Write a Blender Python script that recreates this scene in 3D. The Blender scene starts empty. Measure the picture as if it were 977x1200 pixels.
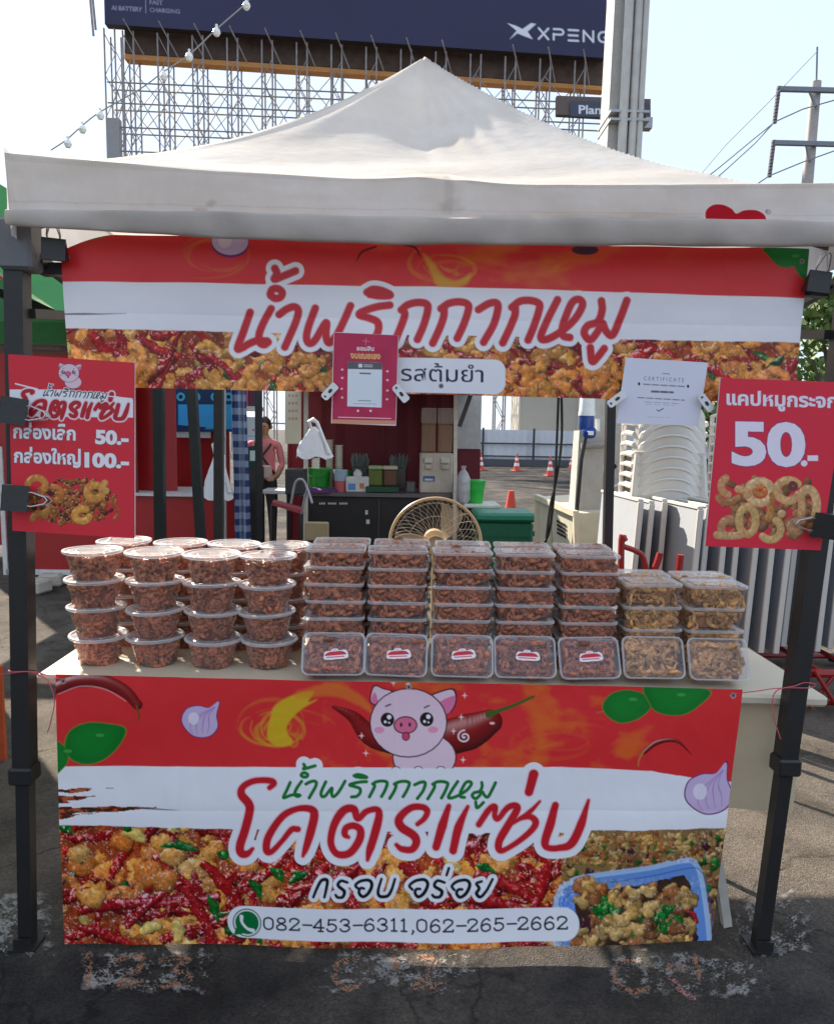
import bpy, math, random
import numpy as np
from mathutils import Vector, Matrix
PI = math.pi
sc = bpy.context.scene
col = sc.collection
random.seed(7)
# ------------------------------------------------------------------ camera, sky, sun, exposure
F = 900.0; PCX, PCY = 488.5, 615.0
CAM = Vector((0.0, -2.09, 1.5))
PITCH, ROLL, YAW = math.radians(6.97), math.radians(1.0), math.radians(1.2)
R = (Matrix.Rotation(-YAW, 3, 'Z') @ Matrix.Rotation(PI / 2 - PITCH, 3, 'X') @ Matrix.Rotation(ROLL, 3, 'Z'))
cd = bpy.data.cameras.new('camera'); cam = bpy.data.objects.new('camera', cd); col.objects.link(cam)
cam.matrix_world = Matrix.Translation(CAM) @ R.to_4x4()
cd.sensor_fit = 'VERTICAL'; cd.sensor_height = 36; cd.lens = F / 1200 * 36
cd.shift_y = 15 / 1200; cd.clip_end = 2000; cd.clip_start = 0.05
sc.camera = cam
SUN_EL, SUN_AZ = math.radians(35), math.radians(-38)
w = bpy.data.worlds.new('World'); sc.world = w; w.use_nodes = True
nt = w.node_tree; bgn = nt.nodes['Background']
sky = nt.nodes.new('ShaderNodeTexSky'); sky.sky_type = 'NISHITA'; sky.sun_disc = False
sky.sun_elevation = SUN_EL; sky.sun_rotation = SUN_AZ
sky.air_density = 1.0; sky.dust_density = 0.8; sky.ozone_density = 1.5
hz = nt.nodes.new('ShaderNodeMix'); hz.data_type = 'RGBA'; hz.inputs['Factor'].default_value = 0.9   # thin white morning haze over the blue
hz.inputs['B'].default_value = (2.75, 3.2, 3.85, 1)
nt.links.new(sky.outputs[0], hz.inputs['A']); nt.links.new(hz.outputs['Result'], bgn.inputs[0]); bgn.inputs[1].default_value = 0.12
sl = bpy.data.lights.new('sun', 'SUN'); sl.energy = 4.6; sl.angle = math.radians(0.5); sl.color = (1, 0.9, 0.75)
so = bpy.data.objects.new('sun', sl); col.objects.link(so)
sd = Vector((math.sin(SUN_AZ) * math.cos(SUN_EL), math.cos(SUN_AZ) * math.cos(SUN_EL), math.sin(SUN_EL)))
so.rotation_euler = sd.to_track_quat('Z', 'Y').to_euler()
sc.view_settings.view_transform = 'Standard'; sc.view_settings.look = 'None'
sc.view_settings.gamma = 1; sc.view_settings.use_curve_mapping = False
sc.view_settings.exposure = 1.4
sc.cycles.max_bounces = 8; sc.cycles.transparent_max_bounces = 24

# ------------------------------------------------------------------ helpers
def ray(px, py): return R @ Vector(((px - PCX) / F, -(py - PCY) / F, -1))
def at(px, py, Y):
    d = ray(px, py); return CAM + d * ((Y - CAM.y) / d.y)
def onz(px, py, z):
    d = ray(px, py); return CAM + d * ((z - CAM.z) / d.z)
Rn = np.array(R)
def at_np(PX, PY, Y):
    d = np.stack([(PX - PCX) / F, -(PY - PCY) / F, -np.ones_like(PX)], -1) @ Rn.T
    t = (Y - CAM.y) / d[..., 1]
    return np.array(CAM) + d * t[..., None]
def s2l(c):
    c = np.asarray(c, float) / 255
    return np.where(c <= 0.04045, c / 12.92, ((c + 0.055) / 1.055) ** 2.4)
def tag(o, label=None, cat=None, group=None, kind=None):
    if label: o['label'] = label
    if cat: o['category'] = cat
    if group: o['group'] = group
    if kind: o['kind'] = kind
    return o
def empty(name, loc=(0, 0, 0), label=None, cat=None, group=None, rz=0):
    o = bpy.data.objects.new(name, None); o.empty_display_size = 0.05; col.objects.link(o)
    o.location = loc; o.rotation_euler.z = rz
    return tag(o, label, cat, group)
def copy_tree(o, parent=None):
    c = o.copy(); col.objects.link(c); c.parent = parent
    for ch in list(o.children): copy_tree(ch, c)
    return c
# ---- materials
def mat(name, c, rough=0.6, metal=0.0, var=0.12, scale=12, bump=0.05, bscale=60, c2=None, spec=0.5, coat=0, stretch=None, emis=0):
    m = bpy.data.materials.new(name); m.use_nodes = True
    n = m.node_tree.nodes; l = m.node_tree.links; b = n['Principled BSDF']
    tc = n.new('ShaderNodeTexCoord'); src = tc.outputs['Object']
    if stretch:
        mp = n.new('ShaderNodeMapping'); mp.inputs['Scale'].default_value = stretch; l.new(src, mp.inputs[0]); src = mp.outputs[0]
    nz = n.new('ShaderNodeTexNoise'); nz.inputs['Scale'].default_value = scale; nz.inputs['Detail'].default_value = 6
    nz.inputs['Roughness'].default_value = 0.62
    l.new(src, nz.inputs['Vector'])
    rp = n.new('ShaderNodeValToRGB'); rp.color_ramp.elements[0].position = 0.3; rp.color_ramp.elements[1].position = 0.7
    a = c2 if c2 else tuple(x * (1 - var) for x in c); bb = c if c2 else tuple(min(1, x * (1 + var)) for x in c)
    rp.color_ramp.elements[0].color = (*a, 1); rp.color_ramp.elements[1].color = (*bb, 1)
    l.new(nz.outputs[0], rp.inputs[0]); l.new(rp.outputs[0], b.inputs['Base Color'])
    b.inputs['Roughness'].default_value = rough; b.inputs['Metallic'].default_value = metal
    b.inputs['Specular IOR Level'].default_value = spec; b.inputs['Coat Weight'].default_value = coat
    if bump:
        n2 = n.new('ShaderNodeTexNoise'); n2.inputs['Scale'].default_value = bscale; n2.inputs['Detail'].default_value = 5
        l.new(src, n2.inputs['Vector'])
        bp = n.new('ShaderNodeBump'); bp.inputs['Strength'].default_value = bump; bp.inputs['Distance'].default_value = 0.02
        l.new(n2.outputs[0], bp.inputs['Height']); l.new(bp.outputs[0], b.inputs['Normal'])
    return m
def art_mat(name, rough=0.42, bump=0.04, bscale=14, transl=0.0, dirt=0.0, spec=0.35, alpha=False):
    m = bpy.data.materials.new(name); m.use_nodes = True
    n = m.node_tree.nodes; l = m.node_tree.links; b = n['Principled BSDF']; out = n['Material Output']
    at_ = n.new('ShaderNodeAttribute'); at_.attribute_name = 'Col'
    cur = at_.outputs['Color']
    tc = n.new('ShaderNodeTexCoord')
    if dirt:
        nz = n.new('ShaderNodeTexNoise'); nz.inputs['Scale'].default_value = 2.2; nz.inputs['Detail'].default_value = 8; nz.inputs['Roughness'].default_value = 0.7
        l.new(tc.outputs['Object'], nz.inputs[0])
        rp = n.new('ShaderNodeValToRGB'); rp.color_ramp.elements[0].position = 0.32; rp.color_ramp.elements[1].position = 0.62
        k = 1 - dirt; rp.color_ramp.elements[0].color = (k, k * .97, k * .92, 1); rp.color_ramp.elements[1].color = (1, 1, 1, 1)
        l.new(nz.outputs[0], rp.inputs[0])
        mx = n.new('ShaderNodeMix'); mx.data_type = 'RGBA'; mx.blend_type = 'MULTIPLY'; mx.inputs['Factor'].default_value = 1
        l.new(cur, mx.inputs['A']); l.new(rp.outputs[0], mx.inputs['B']); cur = mx.outputs['Result']
    l.new(cur, b.inputs['Base Color'])
    b.inputs['Roughness'].default_value = rough; b.inputs['Specular IOR Level'].default_value = spec
    n2 = n.new('ShaderNodeTexNoise'); n2.inputs['Scale'].default_value = bscale; n2.inputs['Detail'].default_value = 4
    l.new(tc.outputs['Object'], n2.inputs[0])
    bp = n.new('ShaderNodeBump'); bp.inputs['Strength'].default_value = bump; bp.inputs['Distance'].default_value = 0.03
    l.new(n2.outputs[0], bp.inputs['Height']); l.new(bp.outputs[0], b.inputs['Normal'])
    if transl:
        tr = n.new('ShaderNodeBsdfTranslucent'); l.new(cur, tr.inputs[0]); l.new(bp.outputs[0], tr.inputs['Normal'])
        ms = n.new('ShaderNodeMixShader'); ms.inputs[0].default_value = transl
        l.new(b.outputs[0], ms.inputs[1]); l.new(tr.outputs[0], ms.inputs[2]); l.new(ms.outputs[0], out.inputs[0])
    if alpha:
        tr = n.new('ShaderNodeBsdfTransparent'); ms = n.new('ShaderNodeMixShader')
        l.new(at_.outputs['Alpha'], ms.inputs[0]); l.new(tr.outputs[0], ms.inputs[1]); l.new(b.outputs[0], ms.inputs[2]); l.new(ms.outputs[0], out.inputs[0])
    return m
def plastic(name, c, fac, rough, edge=0.5):
    m = bpy.data.materials.new(name); m.use_nodes = True
    n = m.node_tree.nodes; l = m.node_tree.links; b = n['Principled BSDF']; out = n['Material Output']
    b.inputs['Base Color'].default_value = (*c, 1); b.inputs['Roughness'].default_value = rough
    tr = n.new('ShaderNodeBsdfTransparent'); tr.inputs[0].default_value = (0.96, 0.96, 0.97, 1)
    lw = n.new('ShaderNodeLayerWeight'); lw.inputs[0].default_value = 0.35
    nz = n.new('ShaderNodeTexNoise'); nz.inputs['Scale'].default_value = 45; nz.inputs['Detail'].default_value = 3
    tc = n.new('ShaderNodeTexCoord'); l.new(tc.outputs['Object'], nz.inputs[0])
    bp = n.new('ShaderNodeBump'); bp.inputs['Strength'].default_value = 0.12; bp.inputs['Distance'].default_value = 0.01
    l.new(nz.outputs[0], bp.inputs['Height']); l.new(bp.outputs[0], b.inputs['Normal'])
    mr = n.new('ShaderNodeMapRange'); mr.inputs['To Min'].default_value = fac; mr.inputs['To Max'].default_value = min(1, fac + edge)
    l.new(lw.outputs['Facing'], mr.inputs['Value'])
    ms = n.new('ShaderNodeMixShader'); l.new(mr.outputs[0], ms.inputs[0]); l.new(tr.outputs[0], ms.inputs[1]); l.new(b.outputs[0], ms.inputs[2])
    l.new(ms.outputs[0], out.inputs[0])
    return m
# ---- mesh builder
class MB:
    def __init__(s): s.v = []; s.f = []
    def add(s, vs, fs):
        k = len(s.v); s.v += [tuple(v) for v in vs]; s.f += [tuple(i + k for i in f) for f in fs]; return s
    def box(s, c, d, rot=None, bev=0.0):
        c = Vector(c); hx, hy, hz = [x / 2 for x in d]
        if bev <= 0:
            vs = [Vector((x * hx, y * hy, z * hz)) for x in (-1, 1) for y in (-1, 1) for z in (-1, 1)]
            fs = [(0, 1, 3, 2), (4, 6, 7, 5), (0, 4, 5, 1), (2, 3, 7, 6), (0, 2, 6, 4), (1, 5, 7, 3)]
        else:
            b = min(bev, hx * .9, hy * .9, hz * .9); vs = []; fs = []
            idx = {}
            for x in (-1, 1):
                for y in (-1, 1):
                    for z in (-1, 1):
                        for a in range(3):
                            p = [x * (hx - b), y * (hy - b), z * (hz - b)]
                            p[a] = (x * hx, y * hy, z * hz)[a]
                            idx[(x, y, z, a)] = len(vs); vs.append(Vector(p))
            for a in range(3):
                o1, o2 = [i for i in range(3) if i != a]
                for sg in (-1, 1):
                    q = []
                    for (p, r) in ((-1, -1), (1, -1), (1, 1), (-1, 1)):
                        k = [0, 0, 0]; k[a] = sg; k[o1] = p; k[o2] = r; q.append(idx[(*k, a)])
                    fs.append(q if (sg > 0) == (a != 1) else q[::-1])
            for a in range(3):
                o1, o2 = [i for i in range(3) if i != a]
                for p in (-1, 1):
                    for r in (-1, 1):
                        k0 = [0, 0, 0]; k0[a] = -1; k0[o1] = p; k0[o2] = r
                        k1 = list(k0); k1[a] = 1
                        fs.append((idx[(*k0, o1)], idx[(*k1, o1)], idx[(*k1, o2)], idx[(*k0, o2)]))
            for x in (-1, 1):
                for y in (-1, 1):
                    for z in (-1, 1): fs.append(tuple(idx[(x, y, z, a)] for a in range(3)))
        if rot is not None: vs = [rot @ v for v in vs]
        return s.add([c + v for v in vs], fs)
    def tube(s, pts, r, n=8, closed=False, caps=True, sq=False, flat=1.0):
        pts = [Vector(p) for p in pts]; N = len(pts); rr = r if hasattr(r, '__len__') else [r] * N
        if sq: n = 4
        up = None; rings = []
        for i, p in enumerate(pts):
            if closed: t = pts[(i + 1) % N] - pts[i - 1]
            else: t = pts[min(i + 1, N - 1)] - pts[max(i - 1, 0)]
            t.normalize()
            if up is None:
                up = Vector((0, 0, 1)) if abs(t.z) < 0.8 else Vector((0, 1, 0))
            sd_ = t.cross(up)
            if sd_.length < 1e-4: sd_ = t.cross(Vector((1, 0, 0)))
            sd_.normalize(); u = sd_.cross(t).normalized(); up = u
            a0 = PI / 4 if sq else 0; k = math.sqrt(2) if sq else 1
            rings.append([p + (sd_ * math.cos(a0 + 2 * PI * j / n) * flat + u * math.sin(a0 + 2 * PI * j / n)) * rr[i] * k for j in range(n)])
        vs = [v for q in rings for v in q]; fs = []
        M = N if closed else N - 1
        for i in range(M):
            for j in range(n):
                a = i * n + j; b = i * n + (j + 1) % n; c = ((i + 1) % N) * n + (j + 1) % n; d = ((i + 1) % N) * n + j
                fs.append((a, b, c, d))
        if caps and not closed:
            fs.append(tuple(range(n))[::-1]); fs.append(tuple((N - 1) * n + j for j in range(n)))
        return s.add(vs, fs)
    def lathe(s, prof, n=32, c=(0, 0, 0)):
        vs = []; fs = []; c = Vector(c)
        for (r, z) in prof:
            for j in range(n): vs.append(c + Vector((r * math.cos(2 * PI * j / n), r * math.sin(2 * PI * j / n), z)))
        for i in range(len(prof) - 1):
            for j in range(n): fs.append((i * n + j, i * n + (j + 1) % n, (i + 1) * n + (j + 1) % n, (i + 1) * n + j))
        if prof[0][0] > 1e-4: pass
        return s.add(vs, fs)
    def loops(s, loops, cap0=False, cap1=False):
        n = len(loops[0]); vs = [v for q in loops for v in q]; fs = []
        for i in range(len(loops) - 1):
            for j in range(n): fs.append((i * n + j, i * n + (j + 1) % n, (i + 1) * n + (j + 1) % n, (i + 1) * n + j))
        if cap0: fs.append(tuple(range(n))[::-1])
        if cap1: fs.append(tuple((len(loops) - 1) * n + j for j in range(n)))
        return s.add(vs, fs)
    def quad(s, a, b, c, d): return s.add([a, b, c, d], [(0, 1, 2, 3)])
    def plate(s, pts, thick):
        n = len(pts); pts = [Vector(p) for p in pts]
        nn = (pts[1] - pts[0]).cross(pts[2] - pts[0]).normalized() * thick
        vs = pts + [p - nn for p in pts]
        fs = [tuple(range(n)), tuple(range(2 * n - 1, n - 1, -1))] + [(i, i + n, (i + 1) % n + n, (i + 1) % n) for i in range(n)]
        return s.add(vs, fs)
    def mesh(s, name, m, smooth=False, auto=None):
        me = bpy.data.meshes.new(name); me.from_pydata(s.v, [], s.f); me.update()
        if m: me.materials.append(m)
        if smooth:
            me.polygons.foreach_set('use_smooth', [True] * len(me.polygons))
            me.set_sharp_from_angle(angle=math.radians(auto or 40))
        return me
    def build(s, name, m, parent=None, smooth=False, auto=None, loc=None):
        o = bpy.data.objects.new(name, s.mesh(name, m, smooth, auto)); col.objects.link(o)
        if parent: o.parent = parent
        if loc is not None: o.location = loc
        return o
def rel(parent):
    """world -> local offset for empties that only translate"""
    return -Vector(parent.location)
def wbuild(mb, name, m, parent, smooth=False, auto=None):
    o = Vector(parent.location); mb.v = [tuple(Vector(v) - o) for v in mb.v]
    return mb.build(name, m, parent, smooth, auto)

# ------------------------------------------------------------------ printed artwork: painted per vertex on a fine sheet, in photo-pixel units
def smooth_pts(P, k=6, closed=False):
    P = np.array(P, float); n = len(P); out = []
    if n < 3: return P
    rng = range(n) if closed else range(n - 1)
    for i in rng:
        p0 = P[(i - 1) % n] if closed or i > 0 else 2 * P[0] - P[1]; p1 = P[i]; p2 = P[(i + 1) % n]
        p3 = P[(i + 2) % n] if closed or i + 2 < n else 2 * P[-1] - P[-2]
        for t in np.arange(k) / k:
            out.append(.5 * (2 * p1 + (p2 - p0) * t + (2 * p0 - 5 * p1 + 4 * p2 - p3) * t * t + (3 * p1 - p0 - 3 * p2 + p3) * t ** 3))
    if not closed: out.append(P[-1])
    return np.array(out)
def vnoise(X, Y, seed=0):
    r = np.random.RandomState(seed); T = r.rand(64, 64)
    xi = np.floor(X).astype(int); yi = np.floor(Y).astype(int); fx = X - xi; fy = Y - yi
    fx = fx * fx * (3 - 2 * fx); fy = fy * fy * (3 - 2 * fy)
    a = T[yi % 64, xi % 64]; b = T[yi % 64, (xi + 1) % 64]; c = T[(yi + 1) % 64, xi % 64]; d = T[(yi + 1) % 64, (xi + 1) % 64]
    return (a * (1 - fx) + b * fx) * (1 - fy) + (c * (1 - fx) + d * fx) * fy
def fbm(X, Y, seed=0, o=4):
    s = 0; a = .5
    for i in range(o): s = s + a * vnoise(X * 2 ** i, Y * 2 ** i, seed + i); a *= .5
    return s / (1 - .5 ** o)
TXT = {}
def text_tris(s, off=0.0):
    if (s, off) in TXT: return TXT[(s, off)]
    c = bpy.data.curves.new('t', 'FONT'); c.body = s; c.offset = off; c.resolution_u = 4
    o = bpy.data.objects.new('t', c); col.objects.link(o)
    m = o.to_mesh(); m.calc_loop_triangles()
    v = np.array([x.co[:2] for x in m.vertices]); t = np.array([x.vertices[:] for x in m.loop_triangles])
    r = v[t]; o.to_mesh_clear(); bpy.data.objects.remove(o); bpy.data.curves.remove(c)
    TXT[(s, off)] = r; return r
class Art:
    def __init__(s, quad, res, base, topfn=None, alpha=False):
        (TL, TR, BR, BL) = [np.array(q, float) for q in quad]
        wd = max(np.hypot(*(TR - TL)), np.hypot(*(BR - BL))); ht = max(np.hypot(*(BL - TL)), np.hypot(*(BR - TR)))
        s.nx = int(wd * res) + 1; s.ny = int(ht * res) + 1; s.res = res
        U, V = np.meshgrid(np.linspace(0, 1, s.nx), np.linspace(0, 1, s.ny)); s.U, s.V = U, V
        P = (TL * ((1 - U) * (1 - V))[..., None] + TR * (U * (1 - V))[..., None] + BR * (U * V)[..., None] + BL * ((1 - U) * V)[..., None])
        s.X = P[..., 0]; s.Y = P[..., 1]
        if topfn is not None: s.Y = s.Y + topfn(s.X, s.U) * (1 - V) ** 2
        s.c = np.empty((s.ny, s.nx, 3)); s.c[:] = base; s.a = np.zeros((s.ny, s.nx)) if alpha else None
        s.cx0 = s.X.min(0); s.cx1 = s.X.max(0); s.ry0 = s.Y.min(1); s.ry1 = s.Y.max(1)
    def win(s, x0, y0, x1, y1):
        i = np.where((s.cx1 >= x0) & (s.cx0 <= x1))[0]; j = np.where((s.ry1 >= y0) & (s.ry0 <= y1))[0]
        if len(i) == 0 or len(j) == 0: return None
        return slice(j[0], j[-1] + 1), slice(i[0], i[-1] + 1)
    def put(s, w_, m, c):
        c = np.asarray(c, float)
        s.c[w_] = s.c[w_] * (1 - m[..., None]) + c * m[..., None]
        if s.a is not None: s.a[w_] = np.maximum(s.a[w_], m)
    def sd_stroke(s, pts, wd):
        pts = np.asarray(pts, float); n = len(pts)
        r = np.full(n, wd / 2.) if np.isscalar(wd) else np.interp(np.linspace(0, 1, n), np.linspace(0, 1, len(wd)), np.array(wd, float) / 2)
        mg = r.max() + 2
        w_ = s.win(pts[:, 0].min() - mg, pts[:, 1].min() - mg, pts[:, 0].max() + mg, pts[:, 1].max() + mg)
        if w_ is None: return None
        X = s.X[w_]; Y = s.Y[w_]; D = np.full(X.shape, 1e9); NX = np.zeros(X.shape); NY = np.zeros(X.shape); RR = np.ones(X.shape)
        for i in range(n - 1):
            ax, ay = pts[i]; bx, by = pts[i + 1]; vx, vy = bx - ax, by - ay; L = vx * vx + vy * vy + 1e-9
            t = np.clip(((X - ax) * vx + (Y - ay) * vy) / L, 0, 1)
            dx = X - ax - vx * t; dy = Y - ay - vy * t; rr = r[i] + (r[i + 1] - r[i]) * t
            d = np.hypot(dx, dy) - rr; k = d < D
            D = np.where(k, d, D); NX = np.where(k, dx / rr, NX); NY = np.where(k, dy / rr, NY); RR = np.where(k, rr, RR)
        return w_, D, NX, NY, RR
    def stroke(s, pts, wd, c, smooth=True, op=1.0, soft=0.0, closed=False):
        if smooth: pts = smooth_pts(pts, 6, closed)
        if closed: pts = np.vstack([pts, pts[:1]])
        q = s.sd_stroke(pts, wd)
        if q is None: return
        m = np.clip(.5 - q[1] * (s.res if not soft else 1 / soft), 0, 1) * op
        s.put(q[0], m, c)
    def solid(s, pts, wd, c, hi=(1, .9, .8), spec=.5, edge=.35, seed=None, rough=0.0, amb=.4):
        """a rounded glossy thing in a printed food photograph"""
        q = s.sd_stroke(pts, wd)
        if q is None: return
        w_, D, NX, NY, RR = q
        if seed is not None:
            nz = fbm(s.X[w_] * .35 + seed, s.Y[w_] * .35, seed % 50, 3); D = D + (nz - .5) * rough * 8
        NZ = np.sqrt(np.clip(1 - NX * NX - NY * NY, 0, 1))
        sh = np.clip(amb + (1 - amb) * (NX * -.35 + NY * -.55 + NZ * .75), .12, 1.2)
        if seed is not None: sh = sh * (.62 + .76 * nz)
        sp = np.clip(NX * -.3 + NY * -.5 + NZ * .8, 0, 1) ** 18 * spec
        if seed is not None: sp = sp * (nz > .5)
        C = np.asarray(c) * sh[..., None] + np.asarray(hi) * sp[..., None]
        m = np.clip(.5 - D * s.res, 0, 1)
        s.put(w_, m, np.clip(C, 0, 1))
    def poly(s, pts, c, smooth=False, op=1.0, soft=1.0):
        if smooth: pts = smooth_pts(pts, 6, True)
        pts = np.asarray(pts, float)
        w_ = s.win(pts[:, 0].min() - 2, pts[:, 1].min() - 2, pts[:, 0].max() + 2, pts[:, 1].max() + 2)
        if w_ is None: return
        X = s.X[w_]; Y = s.Y[w_]; ins = np.zeros(X.shape, bool); D = np.full(X.shape, 1e9); n = len(pts)
        for i in range(n):
            ax, ay = pts[i]; bx, by = pts[(i + 1) % n]
            if ay != by: ins ^= ((ay > Y) != (by > Y)) & (X < (bx - ax) * (Y - ay) / (by - ay) + ax)
            vx, vy = bx - ax, by - ay; t = np.clip(((X - ax) * vx + (Y - ay) * vy) / (vx * vx + vy * vy + 1e-9), 0, 1)
            D = np.minimum(D, np.hypot(X - ax - vx * t, Y - ay - vy * t))
        D = np.where(ins, -D, D); s.put(w_, np.clip(.5 - D * s.res / soft, 0, 1) * op, c)
    def ell(s, cx, cy, rx, ry, c, rot=0, op=1.0, line=None, lw=1.2):
        t = np.linspace(0, 2 * PI, 28, endpoint=False); ca, sa = math.cos(rot), math.sin(rot)
        x = rx * np.cos(t); y = ry * np.sin(t); p = np.stack([cx + x * ca - y * sa, cy + x * sa + y * ca], 1)
        if line is not None: s.poly(p + (p - [cx, cy]) / np.hypot(*(p - [cx, cy]).T)[:, None] * lw, line)
        s.poly(p, c, op=op)
    def pill(s, x0, y0, x1, y1, r, c, dy=0):
        p = []
        for (cx, cy, a) in ((x1 - r, y1 - r, 0), (x0 + r, y1 - r, 90), (x0 + r, y0 + r, 180), (x1 - r, y0 + r, 270)):
            for k in range(7):
                t = math.radians(a + 15 * k); X = cx + r * math.cos(t); p.append((X, cy + r * math.sin(t) + dy * (X - x0) / (x1 - x0)))
        s.poly(p, c)
    def text(s, st, x, y, width, height, c, slope=0.0, off=0.0, halo=None, hw=1.0, op=1.0):
        """st set in the box: left x, baseline y; width over all; height = px per em-capital unit"""
        T = text_tris(st, off).copy(); x0 = T[..., 0].min(); x1 = T[..., 0].max()
        X = x + (T[..., 0] - x0) / (x1 - x0) * width; Y = y - T[..., 1] * height / .72 + (X - x) * slope
        K = max(3, int(s.res * 1.5 + 1)); pad = 4
        bx0, by0 = X.min() - pad, Y.min() - pad; W = int((X.max() + pad - bx0) * K) + 2; H = int((Y.max() + pad - by0) * K) + 2
        B = np.zeros((H, W), np.float32)
        PX = (X - bx0) * K; PY = (Y - by0) * K
        for (xa, xb, xc), (ya, yb, yc) in zip(PX, PY):
            i0, i1 = int(min(xa, xb, xc)), int(max(xa, xb, xc)) + 2; j0, j1 = int(min(ya, yb, yc)), int(max(ya, yb, yc)) + 2
            A = (xb - xa) * (yc - ya) - (xc - xa) * (yb - ya)
            if abs(A) < 1e-9: continue
            gx, gy = np.meshgrid(np.arange(i0, i1) + .0, np.arange(j0, j1) + .0)
            u = ((gx - xa) * (yc - ya) - (xc - xa) * (gy - ya)) / A; v = ((xb - xa) * (gy - ya) - (gx - xa) * (yb - ya)) / A
            B[j0:j1, i0:i1] = np.maximum(B[j0:j1, i0:i1], ((u >= -.02) & (v >= -.02) & (u + v <= 1.02)))
        def blur(B, n):
            n = max(1, int(n))
            for ax in (0, 1):
                C = np.cumsum(np.pad(B, [(n, n) if a == ax else (0, 0) for a in (0, 1)]), axis=ax)
                B = (np.take(C, np.arange(2 * n, C.shape[ax]), ax) - np.take(C, np.arange(0, C.shape[ax] - 2 * n), ax)) / (2 * n)
            return B
        w_ = s.win(X.min() - 3, Y.min() - 3, X.max() + 3, Y.max() + 3)
        if w_ is None: return
        gx = np.clip((s.X[w_] - bx0) * K, 0, W - 1.01); gy = np.clip((s.Y[w_] - by0) * K, 0, H - 1.01)
        def samp(B):
            B = np.pad(B, ((0, 2), (0, 2)))
            i = gx.astype(int); j = gy.astype(int); fx = gx - i; fy = gy - j
            return (B[j, i] * (1 - fx) + B[j, i + 1] * fx) * (1 - fy) + (B[j + 1, i] * (1 - fx) + B[j + 1, i + 1] * fx) * fy
        if halo is not None: s.put(w_, np.clip(samp(blur(B, hw * K)) * 4, 0, 1), halo)
        s.put(w_, np.clip(samp(blur(B, K * .35 / max(1, s.res * .7))), 0, 1) * op, c)
    def build(s, name, m, Y=0.0, parent=None, disp=None):
        P = at_np(s.X, s.Y, Y)
        if disp is not None: P[..., 1] += disp(s)
        nx, ny = s.nx, s.ny; me = bpy.data.meshes.new(name); nf = (nx - 1) * (ny - 1)
        me.vertices.add(nx * ny); me.vertices.foreach_set('co', (P - np.array(parent.location if parent else (0, 0, 0))).astype(np.float32).ravel())
        i = np.arange(nx * ny).reshape(ny, nx)
        q = np.stack([i[:-1, :-1], i[1:, :-1], i[1:, 1:], i[:-1, 1:]], -1).reshape(-1)
        me.loops.add(nf * 4); me.loops.foreach_set('vertex_index', q.astype(np.int32))
        me.polygons.add(nf); me.polygons.foreach_set('loop_start', np.arange(0, nf * 4, 4, dtype=np.int32))
        me.polygons.foreach_set('use_smooth', np.ones(nf, bool)); me.update(calc_edges=True)
        ca = me.color_attributes.new('Col', 'FLOAT_COLOR', 'POINT')
        A = np.ones((nx * ny, 4), np.float32); A[:, :3] = s.c.reshape(-1, 3)
        if s.a is not None: A[:, 3] = s.a.ravel()
        ca.data.foreach_set('color', A.ravel()); me.materials.append(m)
        o = bpy.data.objects.new(name, me); col.objects.link(o)
        if parent: o.parent = parent
        return o
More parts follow.
